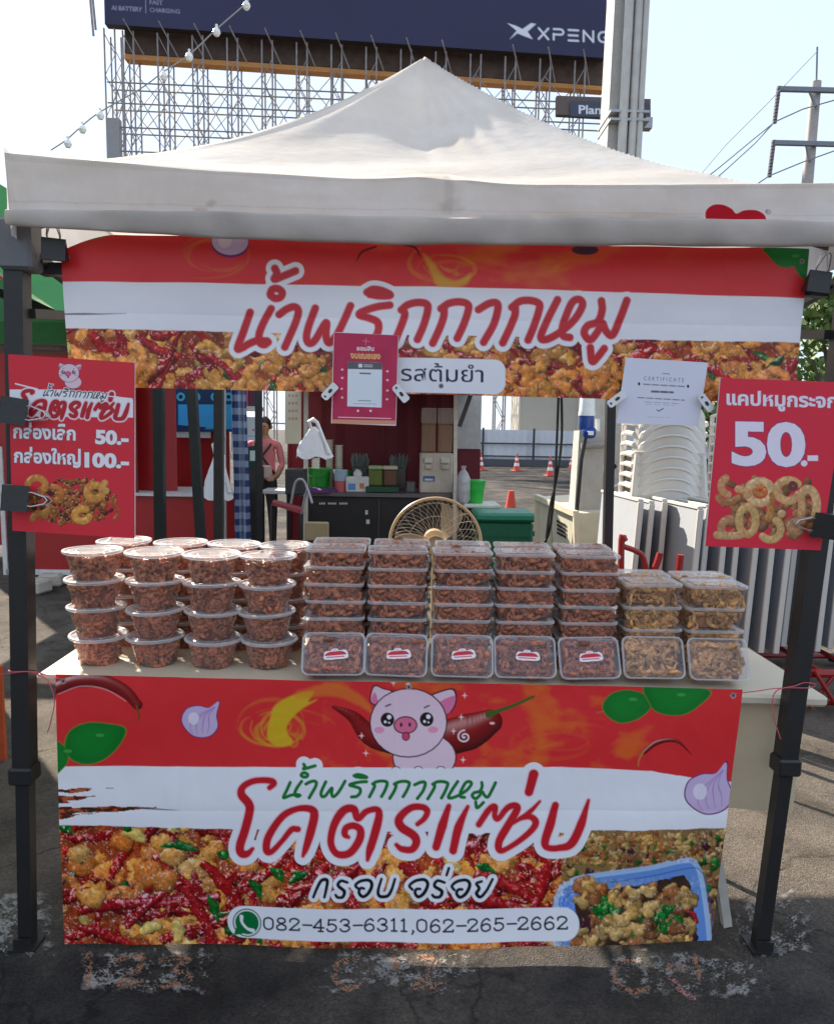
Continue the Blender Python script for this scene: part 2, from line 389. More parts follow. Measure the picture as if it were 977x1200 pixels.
# print colours (of the inks, linear)
RED = s2l((220, 46, 50)); WHITE = s2l((238, 236, 242)); PINKW = s2l((240, 205, 208)); LET = s2l((200, 40, 50)); GREEN = s2l((20, 122, 50))
LEAF = s2l((16, 128, 44)); NAVY = s2l((28, 30, 62)); BLACK = s2l((22, 22, 30)); YEL = s2l((214, 190, 30)); ORG = s2l((226, 120, 30))
GOLD = s2l((236, 168, 84)); CHILI = s2l((178, 20, 26)); PALE = s2l((226, 200, 110)); LILAC = s2l((205, 180, 215)); PIG = s2l((232, 200, 214)); DPIG = s2l((72, 28, 48))
def food(A, x0, y0, x1, y1, n, seed, sz=1.0, chili=.45, big=None):
    r = np.random.RandomState(seed)
    w_ = A.win(x0, y0, x1, y1); nz = fbm(A.X[w_] * .12, A.Y[w_] * .12, seed, 4)
    A.c[w_] = s2l((96, 30, 18)) * (1 - nz[..., None]) + s2l((176, 84, 36)) * nz[..., None]
    for k in range(n):
        x = r.uniform(x0, x1); y = r.uniform(y0, y1); a = r.uniform(0, 2 * PI); t = r.rand(); fr = k / n
        if t < .42 * (1.25 - fr * .4):
            R_ = r.uniform(5, 11) * sz; aa = a + np.linspace(0, r.uniform(1.6, 4.6), 7)
            A.solid(np.stack([x + R_ * np.cos(aa), y + R_ * .8 * np.sin(aa)], 1), r.uniform(7, 12) * sz,
                    GOLD * r.uniform(.6, 1.15) * np.array([1, r.uniform(.75, 1.05), r.uniform(.6, 1)]), spec=.35, seed=int(r.randint(40)), rough=.35)
        elif t < .42 + chili:
            L = r.uniform(22, 62) * sz; a = r.choice([-.6, .35, .8, 2.6]) + r.uniform(-.5, .5); b = r.uniform(-.5, .5)
            tt = np.linspace(0, 1, 8); px = x + L * tt * np.cos(a + b * tt); py = y + L * tt * np.sin(a + b * tt)
            A.solid(np.stack([px, py], 1), np.array([r.uniform(6, 9), r.uniform(7, 11), r.uniform(4, 7), 1.5]) * sz, CHILI * r.uniform(.55, 1.15),
                    hi=(1, .75, .8), spec=1.0, seed=int(r.randint(40)), rough=.1, amb=.25)
        elif t < .93:
            aa = a + np.linspace(0, 1, 4); q = r.uniform(5, 11) * sz
            A.solid(np.stack([x + q * np.cos(aa), y + q * np.sin(aa)], 1), np.array([5, 10, 6]) * sz, PALE * r.uniform(.55, 1.05), spec=.5, seed=int(r.randint(40)), rough=.2)
        else:
            q = r.uniform(8, 22) * sz; A.solid(np.array([[x, y], [x + q * .5 * np.cos(a), y + q * .5 * np.sin(a)], [x + q * np.cos(a + .3), y + q * np.sin(a + .3)]]),
                    np.array([2, 8, 2]) * sz, LEAF * r.uniform(.3, 1.0), hi=(.8, 1, .8), spec=.7, amb=.2)
    for k in range(n // 2):     # oily glints in the print
        x = r.uniform(x0, x1); y = r.uniform(y0, y1); a = r.uniform(-.8, .2); q = r.uniform(.8, 3.4) * sz
        A.stroke([(x, y), (x + q * math.cos(a), y + q * math.sin(a))], r.uniform(.9, 2.0), s2l((250, 214, 216)), smooth=False, op=r.uniform(.3, .95))
def photo_grain(A, x0, y0, x1, y1, seed, warp=5.0):
    """bend the drawn shapes and break up their surfaces so that the print reads as a photograph of food"""
    w_ = A.win(x0, y0, x1, y1); X = A.X[w_]; Y = A.Y[w_]; ny, nx = X.shape; J, I = np.meshgrid(np.arange(ny), np.arange(nx), indexing='ij')
    k = A.res * warp
    di = (fbm(X * .09, Y * .09, seed, 3) - .5) * 2 * k + (fbm(X * .3, Y * .3, seed + 7, 2) - .5) * A.res * 2.2
    dj = (fbm(X * .09 + 31, Y * .09, seed + 1, 3) - .5) * 2 * k + (fbm(X * .3, Y * .3 + 9, seed + 8, 2) - .5) * A.res * 2.2
    C = A.c[w_]; C = C[np.clip((J + dj).astype(int), 0, ny - 1), np.clip((I + di).astype(int), 0, nx - 1)]
    g = fbm(X * .28, Y * .28, seed + 3, 3)[..., None]; C = C * (.6 + .85 * g)
    t = fbm(X * .03, Y * .03, seed + 4, 3)[..., None]; C = C * np.concatenate([.85 + .5 * t, .95 + .1 * t, 1.2 - .5 * t], -1)
    h = np.clip((fbm(X * .5, Y * .4, seed + 5, 2)[..., None] - .74) * 5, 0, .5) * (C.max(-1, keepdims=True) > .12); C = C * (1 - h) + s2l((250, 226, 214)) * h
    A.c[w_] = np.clip(C, 0, 1)
def flames(A, cx, cy, n, seed, rx=40, ry=26, op=.5):
    r = np.random.RandomState(seed)
    for k in range(n):
        a = r.uniform(0, 6.28); s_ = r.uniform(.3, 1.1); tt = a + np.linspace(0, r.uniform(1.5, 4), 9)
        x = cx + rx * s_ * np.cos(tt) + np.linspace(0, r.uniform(-20, 40), 9); y = cy + ry * s_ * np.sin(tt) + np.linspace(0, r.uniform(-12, 6), 9)
        A.stroke(np.stack([x, y], 1), [.6, r.uniform(1.5, 6), .6], YEL if r.rand() < .6 else ORG, op=op * r.uniform(.25, .9), soft=2.5)
def Z(o, sc_, pts): return np.array(pts, float) / sc_ + np.array(o, float)
oA, sA = (260, 290), 4.071; oB, sB = (440, 310), 3.053; oC, sC = (260, 870), 4.071; oD = (460, 870)
TITLE = [Z(oA, sA, p) for p in (
    [(125, 302), (95, 390), (65, 474), (85, 474), (115, 456), (155, 440), (206, 440)],
    [(226, 284), (190, 350), (168, 410), (172, 448), (193, 458), (212, 446)],
    [(245, 90), (255, 115), (243, 142), (290, 125), (345, 103)],
    [(222, 212), (234, 190), (260, 188), (280, 206), (272, 228), (246, 234), (224, 220)],
    [(265, 312), (300, 287), (338, 275), (358, 296), (345, 350), (315, 420), (293, 470)],
    [(440, 282), (408, 370), (398, 425), (412, 452), (440, 436), (492, 352), (492, 415), (508, 450), (545, 410), (580, 340), (610, 270)],
    [(800, 268), (735, 276), (665, 300), (655, 316), (700, 330), (742, 352), (742, 400), (712, 440), (668, 448)],
    [(690, 204), (720, 190), (765, 198), (802, 220), (750, 222), (702, 214)])] + [Z(oB, sB, p) for p in (
    [(92, 158), (115, 140), (150, 132), (182, 138), (187, 160), (172, 215), (150, 266)], [(100, 158), (104, 178), (92, 215), (70, 270)],
    [(235, 155), (265, 135), (305, 130), (332, 140), (332, 165), (315, 215), (293, 262)], [(246, 155), (244, 185), (228, 230), (205, 280)],
    [(370, 158), (405, 137), (432, 133), (440, 152), (425, 210), (388, 276)],
    [(490, 150), (520, 128), (560, 126), (588, 138), (586, 165), (568, 220), (548, 268)], [(502, 152), (500, 180), (482, 225), (457, 278)],
    [(655, 122), (618, 195), (594, 255), (612, 266), (660, 242), (715, 195), (746, 142), (734, 120), (708, 132), (684, 185), (672, 225), (676, 252), (700, 258)],
    [(815, 125), (817, 160), (802, 200), (765, 215), (752, 242), (774, 266), (800, 238), (818, 205), (832, 234), (856, 248), (882, 190), (906, 124)],
    [(775, 294), (782, 343), (802, 328), (826, 297)])]
BIG = [(Z(oC, sC, p), np.array(w_) * 1.18 / sC) for p, w_ in (
    ([(232, 206), (252, 185), (230, 172), (160, 174), (108, 200), (98, 238), (132, 282), (136, 320), (114, 410), (90, 485), (96, 522), (124, 524), (150, 500)], [20, 26, 24, 26, 34, 34, 34, 34, 30, 14]),
    ([(366, 402), (335, 405), (290, 460), (240, 512), (216, 505), (226, 440), (290, 345), (362, 306), (425, 306), (444, 335), (425, 420), (404, 490), (390, 528)], [24, 24, 20, 22, 30, 30, 28, 24, 30, 34, 34, 26, 12]),
    ([(606, 438), (588, 425), (594, 395), (630, 384), (662, 405), (655, 455), (610, 512), (550, 514), (522, 460), (540, 375), (584, 312), (630, 306), (650, 350), (690, 318), (738, 308), (750, 340), (728, 430), (706, 500), (696, 544)], [14, 26, 26, 28, 32, 30, 26, 28, 34, 32, 26, 24, 26, 34, 32, 14]))] + \
      [(Z(oD, sC, p), np.array(w_) * 1.18 / sC) for p, w_ in (
    ([(118, 378), (150, 352), (164, 318), (140, 298), (85, 302), (32, 350), (42, 392), (100, 432), (112, 466), (90, 498), (42, 494), (18, 476)], [18, 22, 26, 26, 30, 34, 34, 32, 28, 24, 16]),
    ([(266, 294), (236, 385), (206, 484)], [20, 36, 30]), ([(356, 296), (312, 392), (286, 500)], [14, 34, 30]),
    ([(408, 378), (455, 312), (484, 296), (484, 340), (502, 350), (545, 300), (580, 290), (588, 312), (545, 385), (506, 450), (502, 490), (525, 498), (590, 462), (655, 410), (678, 372), (655, 345), (610, 350), (566, 376)], [24, 26, 22, 22, 26, 30, 32, 28, 20, 24, 28, 20, 12]),
    ([(600, 352), (650, 322), (698, 272)], [16, 20, 10]), ([(668, 142), (646, 226)], [38, 34]),
    ([(772, 292), (748, 380), (722, 462), (738, 492), (800, 492), (850, 470), (895, 380), (930, 270)], [28, 36, 32, 24, 26, 34, 34, 12]))]
def aff(L, fx):
    return [np.array([fx(x, y) for x, y in p]) for p in L]
def pig(A, cx, cy, k, body=True):
    def T(x, y): return (cx + (x - 478.5) * k, cy + (y - 844.5) * k)
    def TP(o): return [T(380 + x / 3.758, 790 + y / 3.758) for x, y in o]
    lw = max(.5, 1.5 * k)
    if body:
        x, y = T(497, 885); A.ell(x, y, 36 * k, 27 * k, PIG, line=DPIG, lw=lw)
    for e, inn in (([(200, 110), (218, 42), (262, 55), (305, 72), (240, 120), (222, 130)], [(206, 112), (222, 72), (236, 110), (226, 124)]),
                   ([(462, 98), (500, 72), (568, 58), (582, 110), (560, 160), (520, 168)], [(498, 125), (570, 90), (570, 130), (545, 168), (520, 160)])):
        A.poly(np.array(TP(e)) + 0, DPIG, smooth=True)
        c = np.mean(TP(e), 0); A.poly(c + (np.array(TP(e)) - c) * .86, PIG, smooth=True); A.poly(TP(inn), s2l((224, 120, 160)), smooth=True)
    x, y = T(478.5, 845); A.ell(x, y, 44 * k, 39 * k, PIG, line=DPIG, lw=lw)
    for ex in (454, 499.7):
        x, y = T(ex, 841.5); A.ell(x, y, 8 * k, 8.2 * k, s2l((36, 16, 26)))
        A.ell(x + 2 * k, y - 3 * k, 2.6 * k, 2.6 * k, WHITE); A.ell(x - 2.5 * k, y + 2.5 * k, 1.6 * k, 1.6 * k, WHITE); A.ell(x + 2 * k, y + 3.5 * k, 1.1 * k, 1.1 * k, WHITE)
    for ex in (444.5, 507):
        x, y = T(ex, 853.5); A.ell(x, y, 6 * k, 3.8 * k, s2l((230, 150, 180)))
    x, y = T(475, 848); A.ell(x, y, 12.5 * k, 9 * k, s2l((222, 110, 145)), line=DPIG, lw=lw)
    for ex in (470, 480):
        x, y = T(ex, 847.5); A.ell(x, y, 1.5 * k, 2.6 * k, DPIG)
    x, y = T(475.5, 861); A.ell(x, y, 3.6 * k, 4 * k, s2l((214, 70, 110)), line=DPIG, lw=lw * .8)
    for ex, ey in ((455, 824.5), (500, 826.5)):
        a = T(ex - 3, ey + 1.5); b = T(ex + 2.5, ey - 1); A.stroke([a, b], 1.6 * k, DPIG, smooth=False)
def leaf(A, pts, c=LEAF):
    A.poly(pts, s2l((120, 130, 40)), smooth=True); p = np.array(pts, float); ce = p.mean(0)
    A.poly(ce + (p - ce) * .96, c * .8, smooth=True); A.poly(ce + (p - ce) * .7 + [1, -2], c, smooth=True, soft=12, op=.8)
    A.ell(ce[0] + 8, ce[1] - 8, 5, 2, s2l((90, 180, 90)), op=.5)
def onion(A, x, y, r, rot=0):
    ca, sa = math.cos(rot), math.sin(rot)
    def T(P): return [(x + (a * ca - b * sa) * r, y + (a * sa + b * ca) * r) for a, b in P]
    out = [(-1, .1), (-.75, -.6), (-.1, -.8), (.5, -.7), (1.05, -1.05), (.9, -.3), (.95, .4), (.45, .9), (-.4, .85)]
    A.poly(T([(a * 1.06, b * 1.06) for a, b in out]), s2l((110, 40, 110)), smooth=True); A.poly(T(out), LILAC, smooth=True)
    for q in (-.55, -.2, .15, .5): A.stroke(T([(.85, -.75), (q * .6 + .2, -.25), (q, .3), (q * .8, .75)]), [.6, 1.4, .6], s2l((160, 110, 180)), op=.75)
    A.ell(*T([(-.35, -.1)])[0], r * .3, r * .35, s2l((240, 232, 244)), op=.7)

def crease(s, vert, hor):
    d = np.zeros(s.X.shape)
    for x, k, a in vert: d += a * np.exp(-np.abs(s.X - x - k * (s.Y - s.Y.mean())) / 5)
    for y, k, a in hor: d += a * np.exp(-np.abs(s.Y - y - k * (s.X - 450)) / 5)
    return d
vinyl = art_mat('printed_vinyl', .38, .06, 9)
board_print = art_mat('printed_board', .5, .015, 30)
# ------------------------------------------------------------------ lower banner artwork
def lower_banner():
    A = Art([(67, 789), (867, 806), (833, 1102), (75, 1108)], 1.22, RED)
    food(A, 60, 910, 680, 1112, 380, 3, 1.5, .44); photo_grain(A, 60, 905, 654, 1112, 40, 6)
    for k, (x, y, L, a, wd) in enumerate(((95, 1068, 150, -.28, 15), (215, 1035, 120, .95, 16), (240, 1010, 110, .75, 15), (150, 1085, 95, -.9, 11), (420, 1012, 90, 2.6, 13), (470, 1010, 70, .5, 14), (560, 1020, 95, .25, 17), (545, 1046, 110, .1, 16), (330, 1005, 60, 2.3, 12), (640, 1010, 70, 1.7, 15), (95, 1088, 100, .2, 13), (175, 1010, 70, .3, 12))):
        tt = np.linspace(0, 1, 9); A.solid(np.stack([x + L * tt * np.cos(a + .25 * tt), y + L * tt * np.sin(a + .25 * tt)], 1), [wd * .7, wd, wd * .8, wd * .6, 2], CHILI, hi=(1, .78, .82), spec=1, seed=k + 3, rough=.08, amb=.25)
    for k, (x, y, r_) in enumerate(((92, 1012, 14), (104, 1052, 13), (170, 1022, 16), (88, 1000, 11), (190, 1030, 13), (200, 1000, 14), (140, 985, 12), (185, 985, 10))):
        A.solid(np.array([[x, y], [x + 5, y + 3], [x + 8, y - 2]]), r_ * 1.7, (GOLD if k % 2 else s2l((222, 128, 50))), spec=.4, seed=k * 3 + 1, rough=.5)
    for x, y, a in ((168, 1090, -.5), (207, 1082, 1.3), (150, 975, .2)):
        A.solid(np.array([[x, y], [x + 10 * math.cos(a), y + 10 * math.sin(a)], [x + 18 * math.cos(a + .2), y + 18 * math.sin(a + .2)]]), [11, 15, 10], PALE, spec=.4, seed=9, rough=.2)
    for x, y, a, L in ((243, 1048, 1.0, 32), (190, 990, -.1, 42), (256, 997, .4, 14), (292, 1028, .8, 26), (340, 1030, -.7, 24), (555, 1010, .1, 26), (70, 968, .1, 18), (145, 967, .2, 10), (318, 1014, .6, 20)):
        A.solid(np.array([[x, y], [x + L * .5 * math.cos(a), y + L * .5 * math.sin(a)], [x + L * math.cos(a + .2), y + L * math.sin(a + .2)]]), [3, 12, 3], LEAF * .75, hi=(.8, 1, .8), spec=.8, amb=.25, seed=4, rough=.05)
    # the photograph of rinds in a blue tray, right
    r = np.random.RandomState(8)
    w_ = A.win(648, 960, 860, 1112); m = (A.X[w_] > 655 - (A.Y[w_] - 1035) * .08)
    A.c[w_] = np.where(m[..., None], s2l((138, 108, 64)), A.c[w_])
    def crumbs(x0, y0, x1, y1, n, sz, seed, leafy=.12):
        r = np.random.RandomState(seed)
        for k in range(n):
            x = r.uniform(x0, x1); y = r.uniform(y0, y1); a = r.uniform(0, 6.28); q = r.uniform(2, 6) * sz
            if x < 660: continue
            c = (s2l((206, 168, 98)) if r.rand() < .6 else s2l((170, 110, 64))) * r.uniform(.5, 1.15); sp = .25
            t = r.rand()
            if t < leafy: c = LEAF * r.uniform(.4, 1.0)
            elif t < leafy + .07: c = s2l((74, 34, 48))
            A.solid(np.array([[x, y], [x + q * math.cos(a), y + q * math.sin(a)], [x + 1.4 * q * math.cos(a + .9), y + 1.4 * q * math.sin(a + .9)]]), np.array([5, 7, 4]) * sz * r.uniform(.7, 1.3), c, spec=sp, seed=int(r.randint(40)), rough=.2, amb=.3)
    crumbs(650, 975, 858, 1110, 620, 1.05, 21)
    TR_ = [(649, 1102), (650, 1060), (652, 1045), (662, 1032), (690, 1024), (760, 1014), (802, 1007), (814, 1012), (821, 1030), (828, 1075), (831, 1104)]
    A.poly(TR_ + [(831, 1108), (649, 1110)], s2l((104, 146, 214)), smooth=False)
    A.poly([(672, 1106), (672, 1052), (690, 1042), (800, 1024), (808, 1034), (817, 1106)], s2l((58, 40, 34)))
    A.stroke(TR_, 6, s2l((170, 200, 236)), op=.85); A.stroke(np.array(TR_) + [7, 9], 1.6, s2l((50, 80, 160)), op=.6)
    crumbs(678, 1040, 808, 1104, 120, 1.9, 33, .06)
    for x, y in ((706, 1056), (714, 1062), (770, 1068), (776, 1060), (700, 1058)): A.solid(np.array([[x, y], [x + 5, y + 4], [x + 10, y]]), [7, 11, 6], LEAF, seed=5, rough=.4, spec=.3)
    for x, y in ((735, 1040), (752, 1038), (712, 1086), (740, 1082), (722, 1070)): A.solid(np.array([[x, y], [x + 7, y + 5], [x + 12, y + 1]]), [10, 15, 9], s2l((220, 184, 116)), seed=6, rough=.3, spec=.3)
    A.solid(np.array([[803, 1066], [812, 1070], [816, 1080]]), [3, 5, 4], CHILI, spec=.5)
    photo_grain(A, 60, 905, 654, 1112, 60, 2.2); photo_grain(A, 655, 960, 860, 1008, 44, 3); photo_grain(A, 676, 1026, 812, 1112, 46, 3)
    # the white brush stroke and the red field
    def lin(x, P): return np.interp(x, [p[0] for p in P], [p[1] for p in P])
    rag = (fbm(A.X * .05, A.Y * .02, 4) - .5) * 5
    bot = lin(A.X, [(60, 966), (330, 971), (650, 974), (700, 971), (860, 969)]) + rag * .6
    top = lin(A.X, [(60, 897), (330, 897), (647, 897), (760, 902), (808, 910), (870, 916)])
    white = np.clip((bot - A.Y) * A.res, 0, 1)
    A.c[:] = A.c * (1 - white[..., None]) + WHITE * white[..., None]
    for (y0, y1, x1, amp) in ((922, 928, 118, 5), (930, 941, 104, 6), (944, 953, 178, 4), (952, 959, 92, 3)):   # ragged gaps at the left end of the brush
        g = ((A.Y > y0 + (fbm(A.X * .09, A.Y * .4, 5) - .4) * amp) & (A.Y < y1 + (fbm(A.X * .07, A.Y * .3, 6) - .6) * amp - np.clip((A.X - 70) / max(1, x1 - 70), 0, 1) ** 2 * (y1 - y0) * .8) & (A.X < x1 + (vnoise(A.Y * .9, A.X * .01, 3) - .5) * 60))
        nz = fbm(A.X * .14, A.Y * .25, 9)[..., None]
        A.c[:] = np.where(g[..., None], np.where(nz > .55, s2l((176, 96, 50)), np.where(nz > .45, s2l((150, 24, 24)), s2l((60, 46, 24)))), A.c)
    A.stroke([(160, 945), (195, 947), (212, 948)], [2.5, 1.4, .4], s2l((60, 60, 60)), op=.8)
    rd = np.clip((top + (A.X > 760) * rag * .5 - A.Y) * A.res, 0, 1)
    A.c[:] = A.c * (1 - rd[..., None]) + RED * rd[..., None]
    # onto the red: leaves, chilies, onions, flames
    fl = A.win(380, 788, 740, 900); nz = fbm(A.X[fl] * .03, A.Y[fl] * .05, 12, 5); mm = np.clip((nz - .5) * 2.4, 0, .55) * rd[fl]
    A.c[fl] = A.c[fl] * (1 - mm[..., None]) + ORG * mm[..., None]
    flames(A, 640, 870, 8, 5, 60, 22, .2); flames(A, 325, 852, 13, 2, 44, 30, .5); flames(A, 330, 862, 7, 14, 24, 14, .6)
    A.poly([(318, 838), (324, 824), (345, 812), (368, 808), (362, 820), (372, 818), (350, 832), (336, 852), (344, 868), (326, 872), (314, 862)], YEL, smooth=True, op=.75, soft=3)
    A.stroke([(352, 812), (390, 806), (420, 818), (436, 832)], [10, 16, 12, 4], s2l((220, 130, 40)), op=.55, soft=4)
    leaf(A, [(77, 872), (84, 854), (104, 845), (130, 846), (150, 852), (142, 872), (124, 889), (102, 895), (84, 888)])
    leaf(A, [(66, 868), (78, 874), (82, 888), (76, 899), (66, 904)])
    leaf(A, [(704, 826), (714, 812), (735, 807), (758, 814), (762, 826), (748, 840), (726, 846), (710, 838)]); leaf(A, [(756, 800), (828, 806), (818, 824), (796, 836), (770, 834), (758, 822)])
    A.stroke([(706, 832), (698, 834)], 1.4, s2l((170, 110, 60)), smooth=False)
    A.solid(smooth_pts([(64, 806), (90, 797), (122, 797), (148, 808), (163, 824)]), [14, 17, 15, 12], s2l((150, 22, 26)), spec=.7, amb=.3); A.stroke([(70, 812), (96, 803), (125, 806), (150, 820)], [1, 1.6, 1], s2l((230, 150, 150)), op=.8)
    A.stroke([(162, 826), (165, 836), (163, 843)], [3, 2.4, 1.6], s2l((110, 80, 40)))
    onion(A, 236, 842, 21); onion(A, 828, 926, 27, -.25)
    A.solid(smooth_pts([(752, 880), (768, 868), (790, 866), (808, 882)]), [5, 6, 4, 1], s2l((140, 26, 24)), spec=.5); A.stroke([(751, 880), (747, 888), (746, 896)], [3, 2, 1.4], s2l((190, 120, 60)))
    A.solid(smooth_pts([(390, 826), (414, 838), (440, 862), (500, 866), (548, 856), (574, 844)]), [3, 14, 26, 40, 42, 28], s2l((150, 18, 22)), spec=.35, amb=.35)
    A.stroke([(572, 836), (582, 832), (600, 826), (624, 815)], [8, 5, 4, 3], s2l((70, 96, 34)))
    A.ell(576, 846, 3, 1.6, s2l((250, 190, 190)))
    pig(A, 478.5, 844.5, 1.0)
    A.poly([(455, 897), (540, 898), (540, 912), (455, 912)], WHITE)
    for k in range(3): A.ell(464 + 26 * k, 898, 5, 3, DPIG); A.ell(464 + 26 * k, 900, 5, 4, WHITE)
    tt = np.linspace(.6, 11, 30); A.stroke(np.stack([543.6 + tt * .75 * np.cos(tt), 861.5 + tt * .68 * np.sin(tt)], 1), 1.7, s2l((240, 225, 228)))
    for x, y in ((424, 860), (429, 880), (540, 839), (461, 798), (478, 800), (544, 814), (542, 888), (531, 855)):
        A.poly([(x - 3.4, y), (x - .8, y - .8), (x, y - 4), (x + .8, y - .8), (x + 3.4, y), (x + .8, y + .8), (x, y + 4), (x - .8, y + .8)], s2l((250, 214, 214)))
    # lettering
    gr = aff(TITLE, lambda x, y: (341 + .535 * (x - 290.7), 914 + .414 * (y - 363.7) + .0135 * (x - 290.7)))
    for p, w_ in BIG: A.stroke(p, w_ + 17, WHITE)
    for p in gr: A.stroke(p, 3.9 + 14, WHITE)
    for p, w_ in BIG: A.stroke(p, w_ + 2.6, s2l((238, 196, 204)))
    for p, w_ in BIG: A.stroke(p, w_, s2l((200, 30, 44)))
    for p in gr: A.stroke(p, 3.9, GREEN)
    oE, sE, oF = (250, 1000), 4.441, (460, 1000)
    S = [Z(oE, sE, p) for p in ([(525, 205), (545, 155), (568, 118), (596, 118), (592, 160), (582, 204)], [(700, 128), (668, 120), (652, 142), (684, 172), (676, 202), (650, 204), (640, 192)],
         [(785, 160), (768, 158), (760, 182), (780, 203), (808, 185), (826, 145), (812, 120), (770, 122), (742, 142), (756, 160)], [(875, 115), (858, 175), (868, 203), (905, 202), (925, 175), (945, 115)])] + \
        [Z(oF, sC, p) for p in ([(130, 148), (112, 150), (106, 168), (122, 186), (148, 168), (166, 128), (150, 106), (108, 112), (80, 134), (94, 152)], [(245, 118), (212, 110), (198, 134), (232, 158), (224, 184), (198, 186), (188, 176)], [(266, 52), (255, 84)],
         [(328, 148), (310, 150), (302, 168), (318, 186), (346, 168), (364, 128), (348, 106), (306, 112), (280, 134), (292, 152)], [(420, 112), (396, 122), (408, 144), (396, 168), (414, 186), (442, 158), (472, 104)])]
    for p in S: A.stroke(p, 12, WHITE)
    for p in S: A.stroke(p, [3.2, 4.2, 3.2], BLACK)
    A.pill(267, 1060, 677, 1098, 18, WHITE)
    A.ell(290, 1080, 17, 17, s2l((10, 100, 50))); A.ell(290, 1080, 15.6, 15.6, WHITE); A.ell(290, 1080, 14, 14, s2l((8, 112, 56))); A.poly([(274, 1096), (277, 1086), (286, 1093)], s2l((8, 112, 56)))
    A.stroke([(283.5, 1073), (284, 1080), (290, 1087), (297, 1089)], [4.6, 3, 3, 4.6], WHITE); 
    DG = {'0': [[(.5, 0), (.85, .15), (.92, .5), (.85, .85), (.5, 1), (.15, .85), (.08, .5), (.15, .15), (.5, 0)]], '1': [[(.3, .16), (.52, .02)], [(.52, .02), (.52, 1)], [(.28, 1), (.76, 1)]],
          '2': [[(.1, .28), (.16, .1), (.5, 0), (.85, .12), (.85, .35), (.4, .7), (.08, .97)], [(.08, .97), (.92, .97), (.95, .84)]], '3': [[(.12, .2), (.3, .03), (.6, 0), (.85, .15), (.8, .38), (.45, .48)], [(.45, .48), (.85, .6), (.9, .82), (.6, 1), (.25, .97), (.08, .8)]],
          '4': [[(.7, 1), (.7, 0)], [(.7, 0), (.05, .7)], [(.05, .7), (.97, .7)], [(.5, 1), (.9, 1)]], '5': [[(.87, .03), (.25, .03)], [(.25, .03), (.2, .46)], [(.2, .46), (.55, .38), (.88, .55), (.88, .8), (.55, 1), (.2, .95), (.08, .8)]],
          '6': [[(.85, .14), (.6, .0), (.25, .2), (.1, .62), (.22, .93), (.55, 1), (.88, .85), (.85, .55), (.5, .42), (.14, .6)]], '8': [[(.5, .47), (.18, .3), (.22, .08), (.5, 0), (.78, .08), (.82, .3), (.5, .47), (.12, .68), (.14, .92), (.5, 1), (.86, .92), (.88, .68), (.5, .47)]],
          '-': [[(.1, .52), (.9, .52)]], ',': [[(.42, .94), (.5, 1.02), (.36, 1.22)]]}
    st = '082-453-6311,062-265-2662'; x = 309.0; adv = {'1': .75, ',': .5, '-': .85}
    tot = sum(adv.get(c, 1) for c in st); u = (666 - 309) / tot
    for c in st:
        a = adv.get(c, 1) * u
        for p in DG[c]: A.stroke([(x + px * u * .84 - (u * .12 if c in '1,' else 0), 1072.5 + py * 14 - (x - 309) * .006) for px, py in p], 2.1, s2l((30, 26, 44)), smooth=len(p) > 3)
        x += a
    for x, y in ((76, 797), (856, 813), (479, 803.5)): A.ell(x, y, 3.4, 3.4, s2l((150, 150, 150))); A.ell(x, y, 1.5, 1.5, s2l((60, 40, 40)))
    def disp(s):
        return -.012 + .0035 * np.sin(s.X * .035 + s.Y * .01) * s.V + .0022 * np.sin(s.X * .011 + 1) + .0014 * np.sin(s.Y * .05 + s.X * .008) + (s.V ** 2) * .016 * np.sin(s.X * .008 + .4) + .006 * (fbm(s.X * .02, s.Y * .012, 31) - .5) + crease(s, ((210, 0, .0016), (468, .05, -.0018), (655, -.03, .0016)), ((948, .0, .0014), (1036, .01, -.0013)))
    o = A.build('vinyl_banner', vinyl, -.03, None, disp)
    return tag(o, 'red and white printed vinyl banner with phone number, tied across the table front', 'banner')
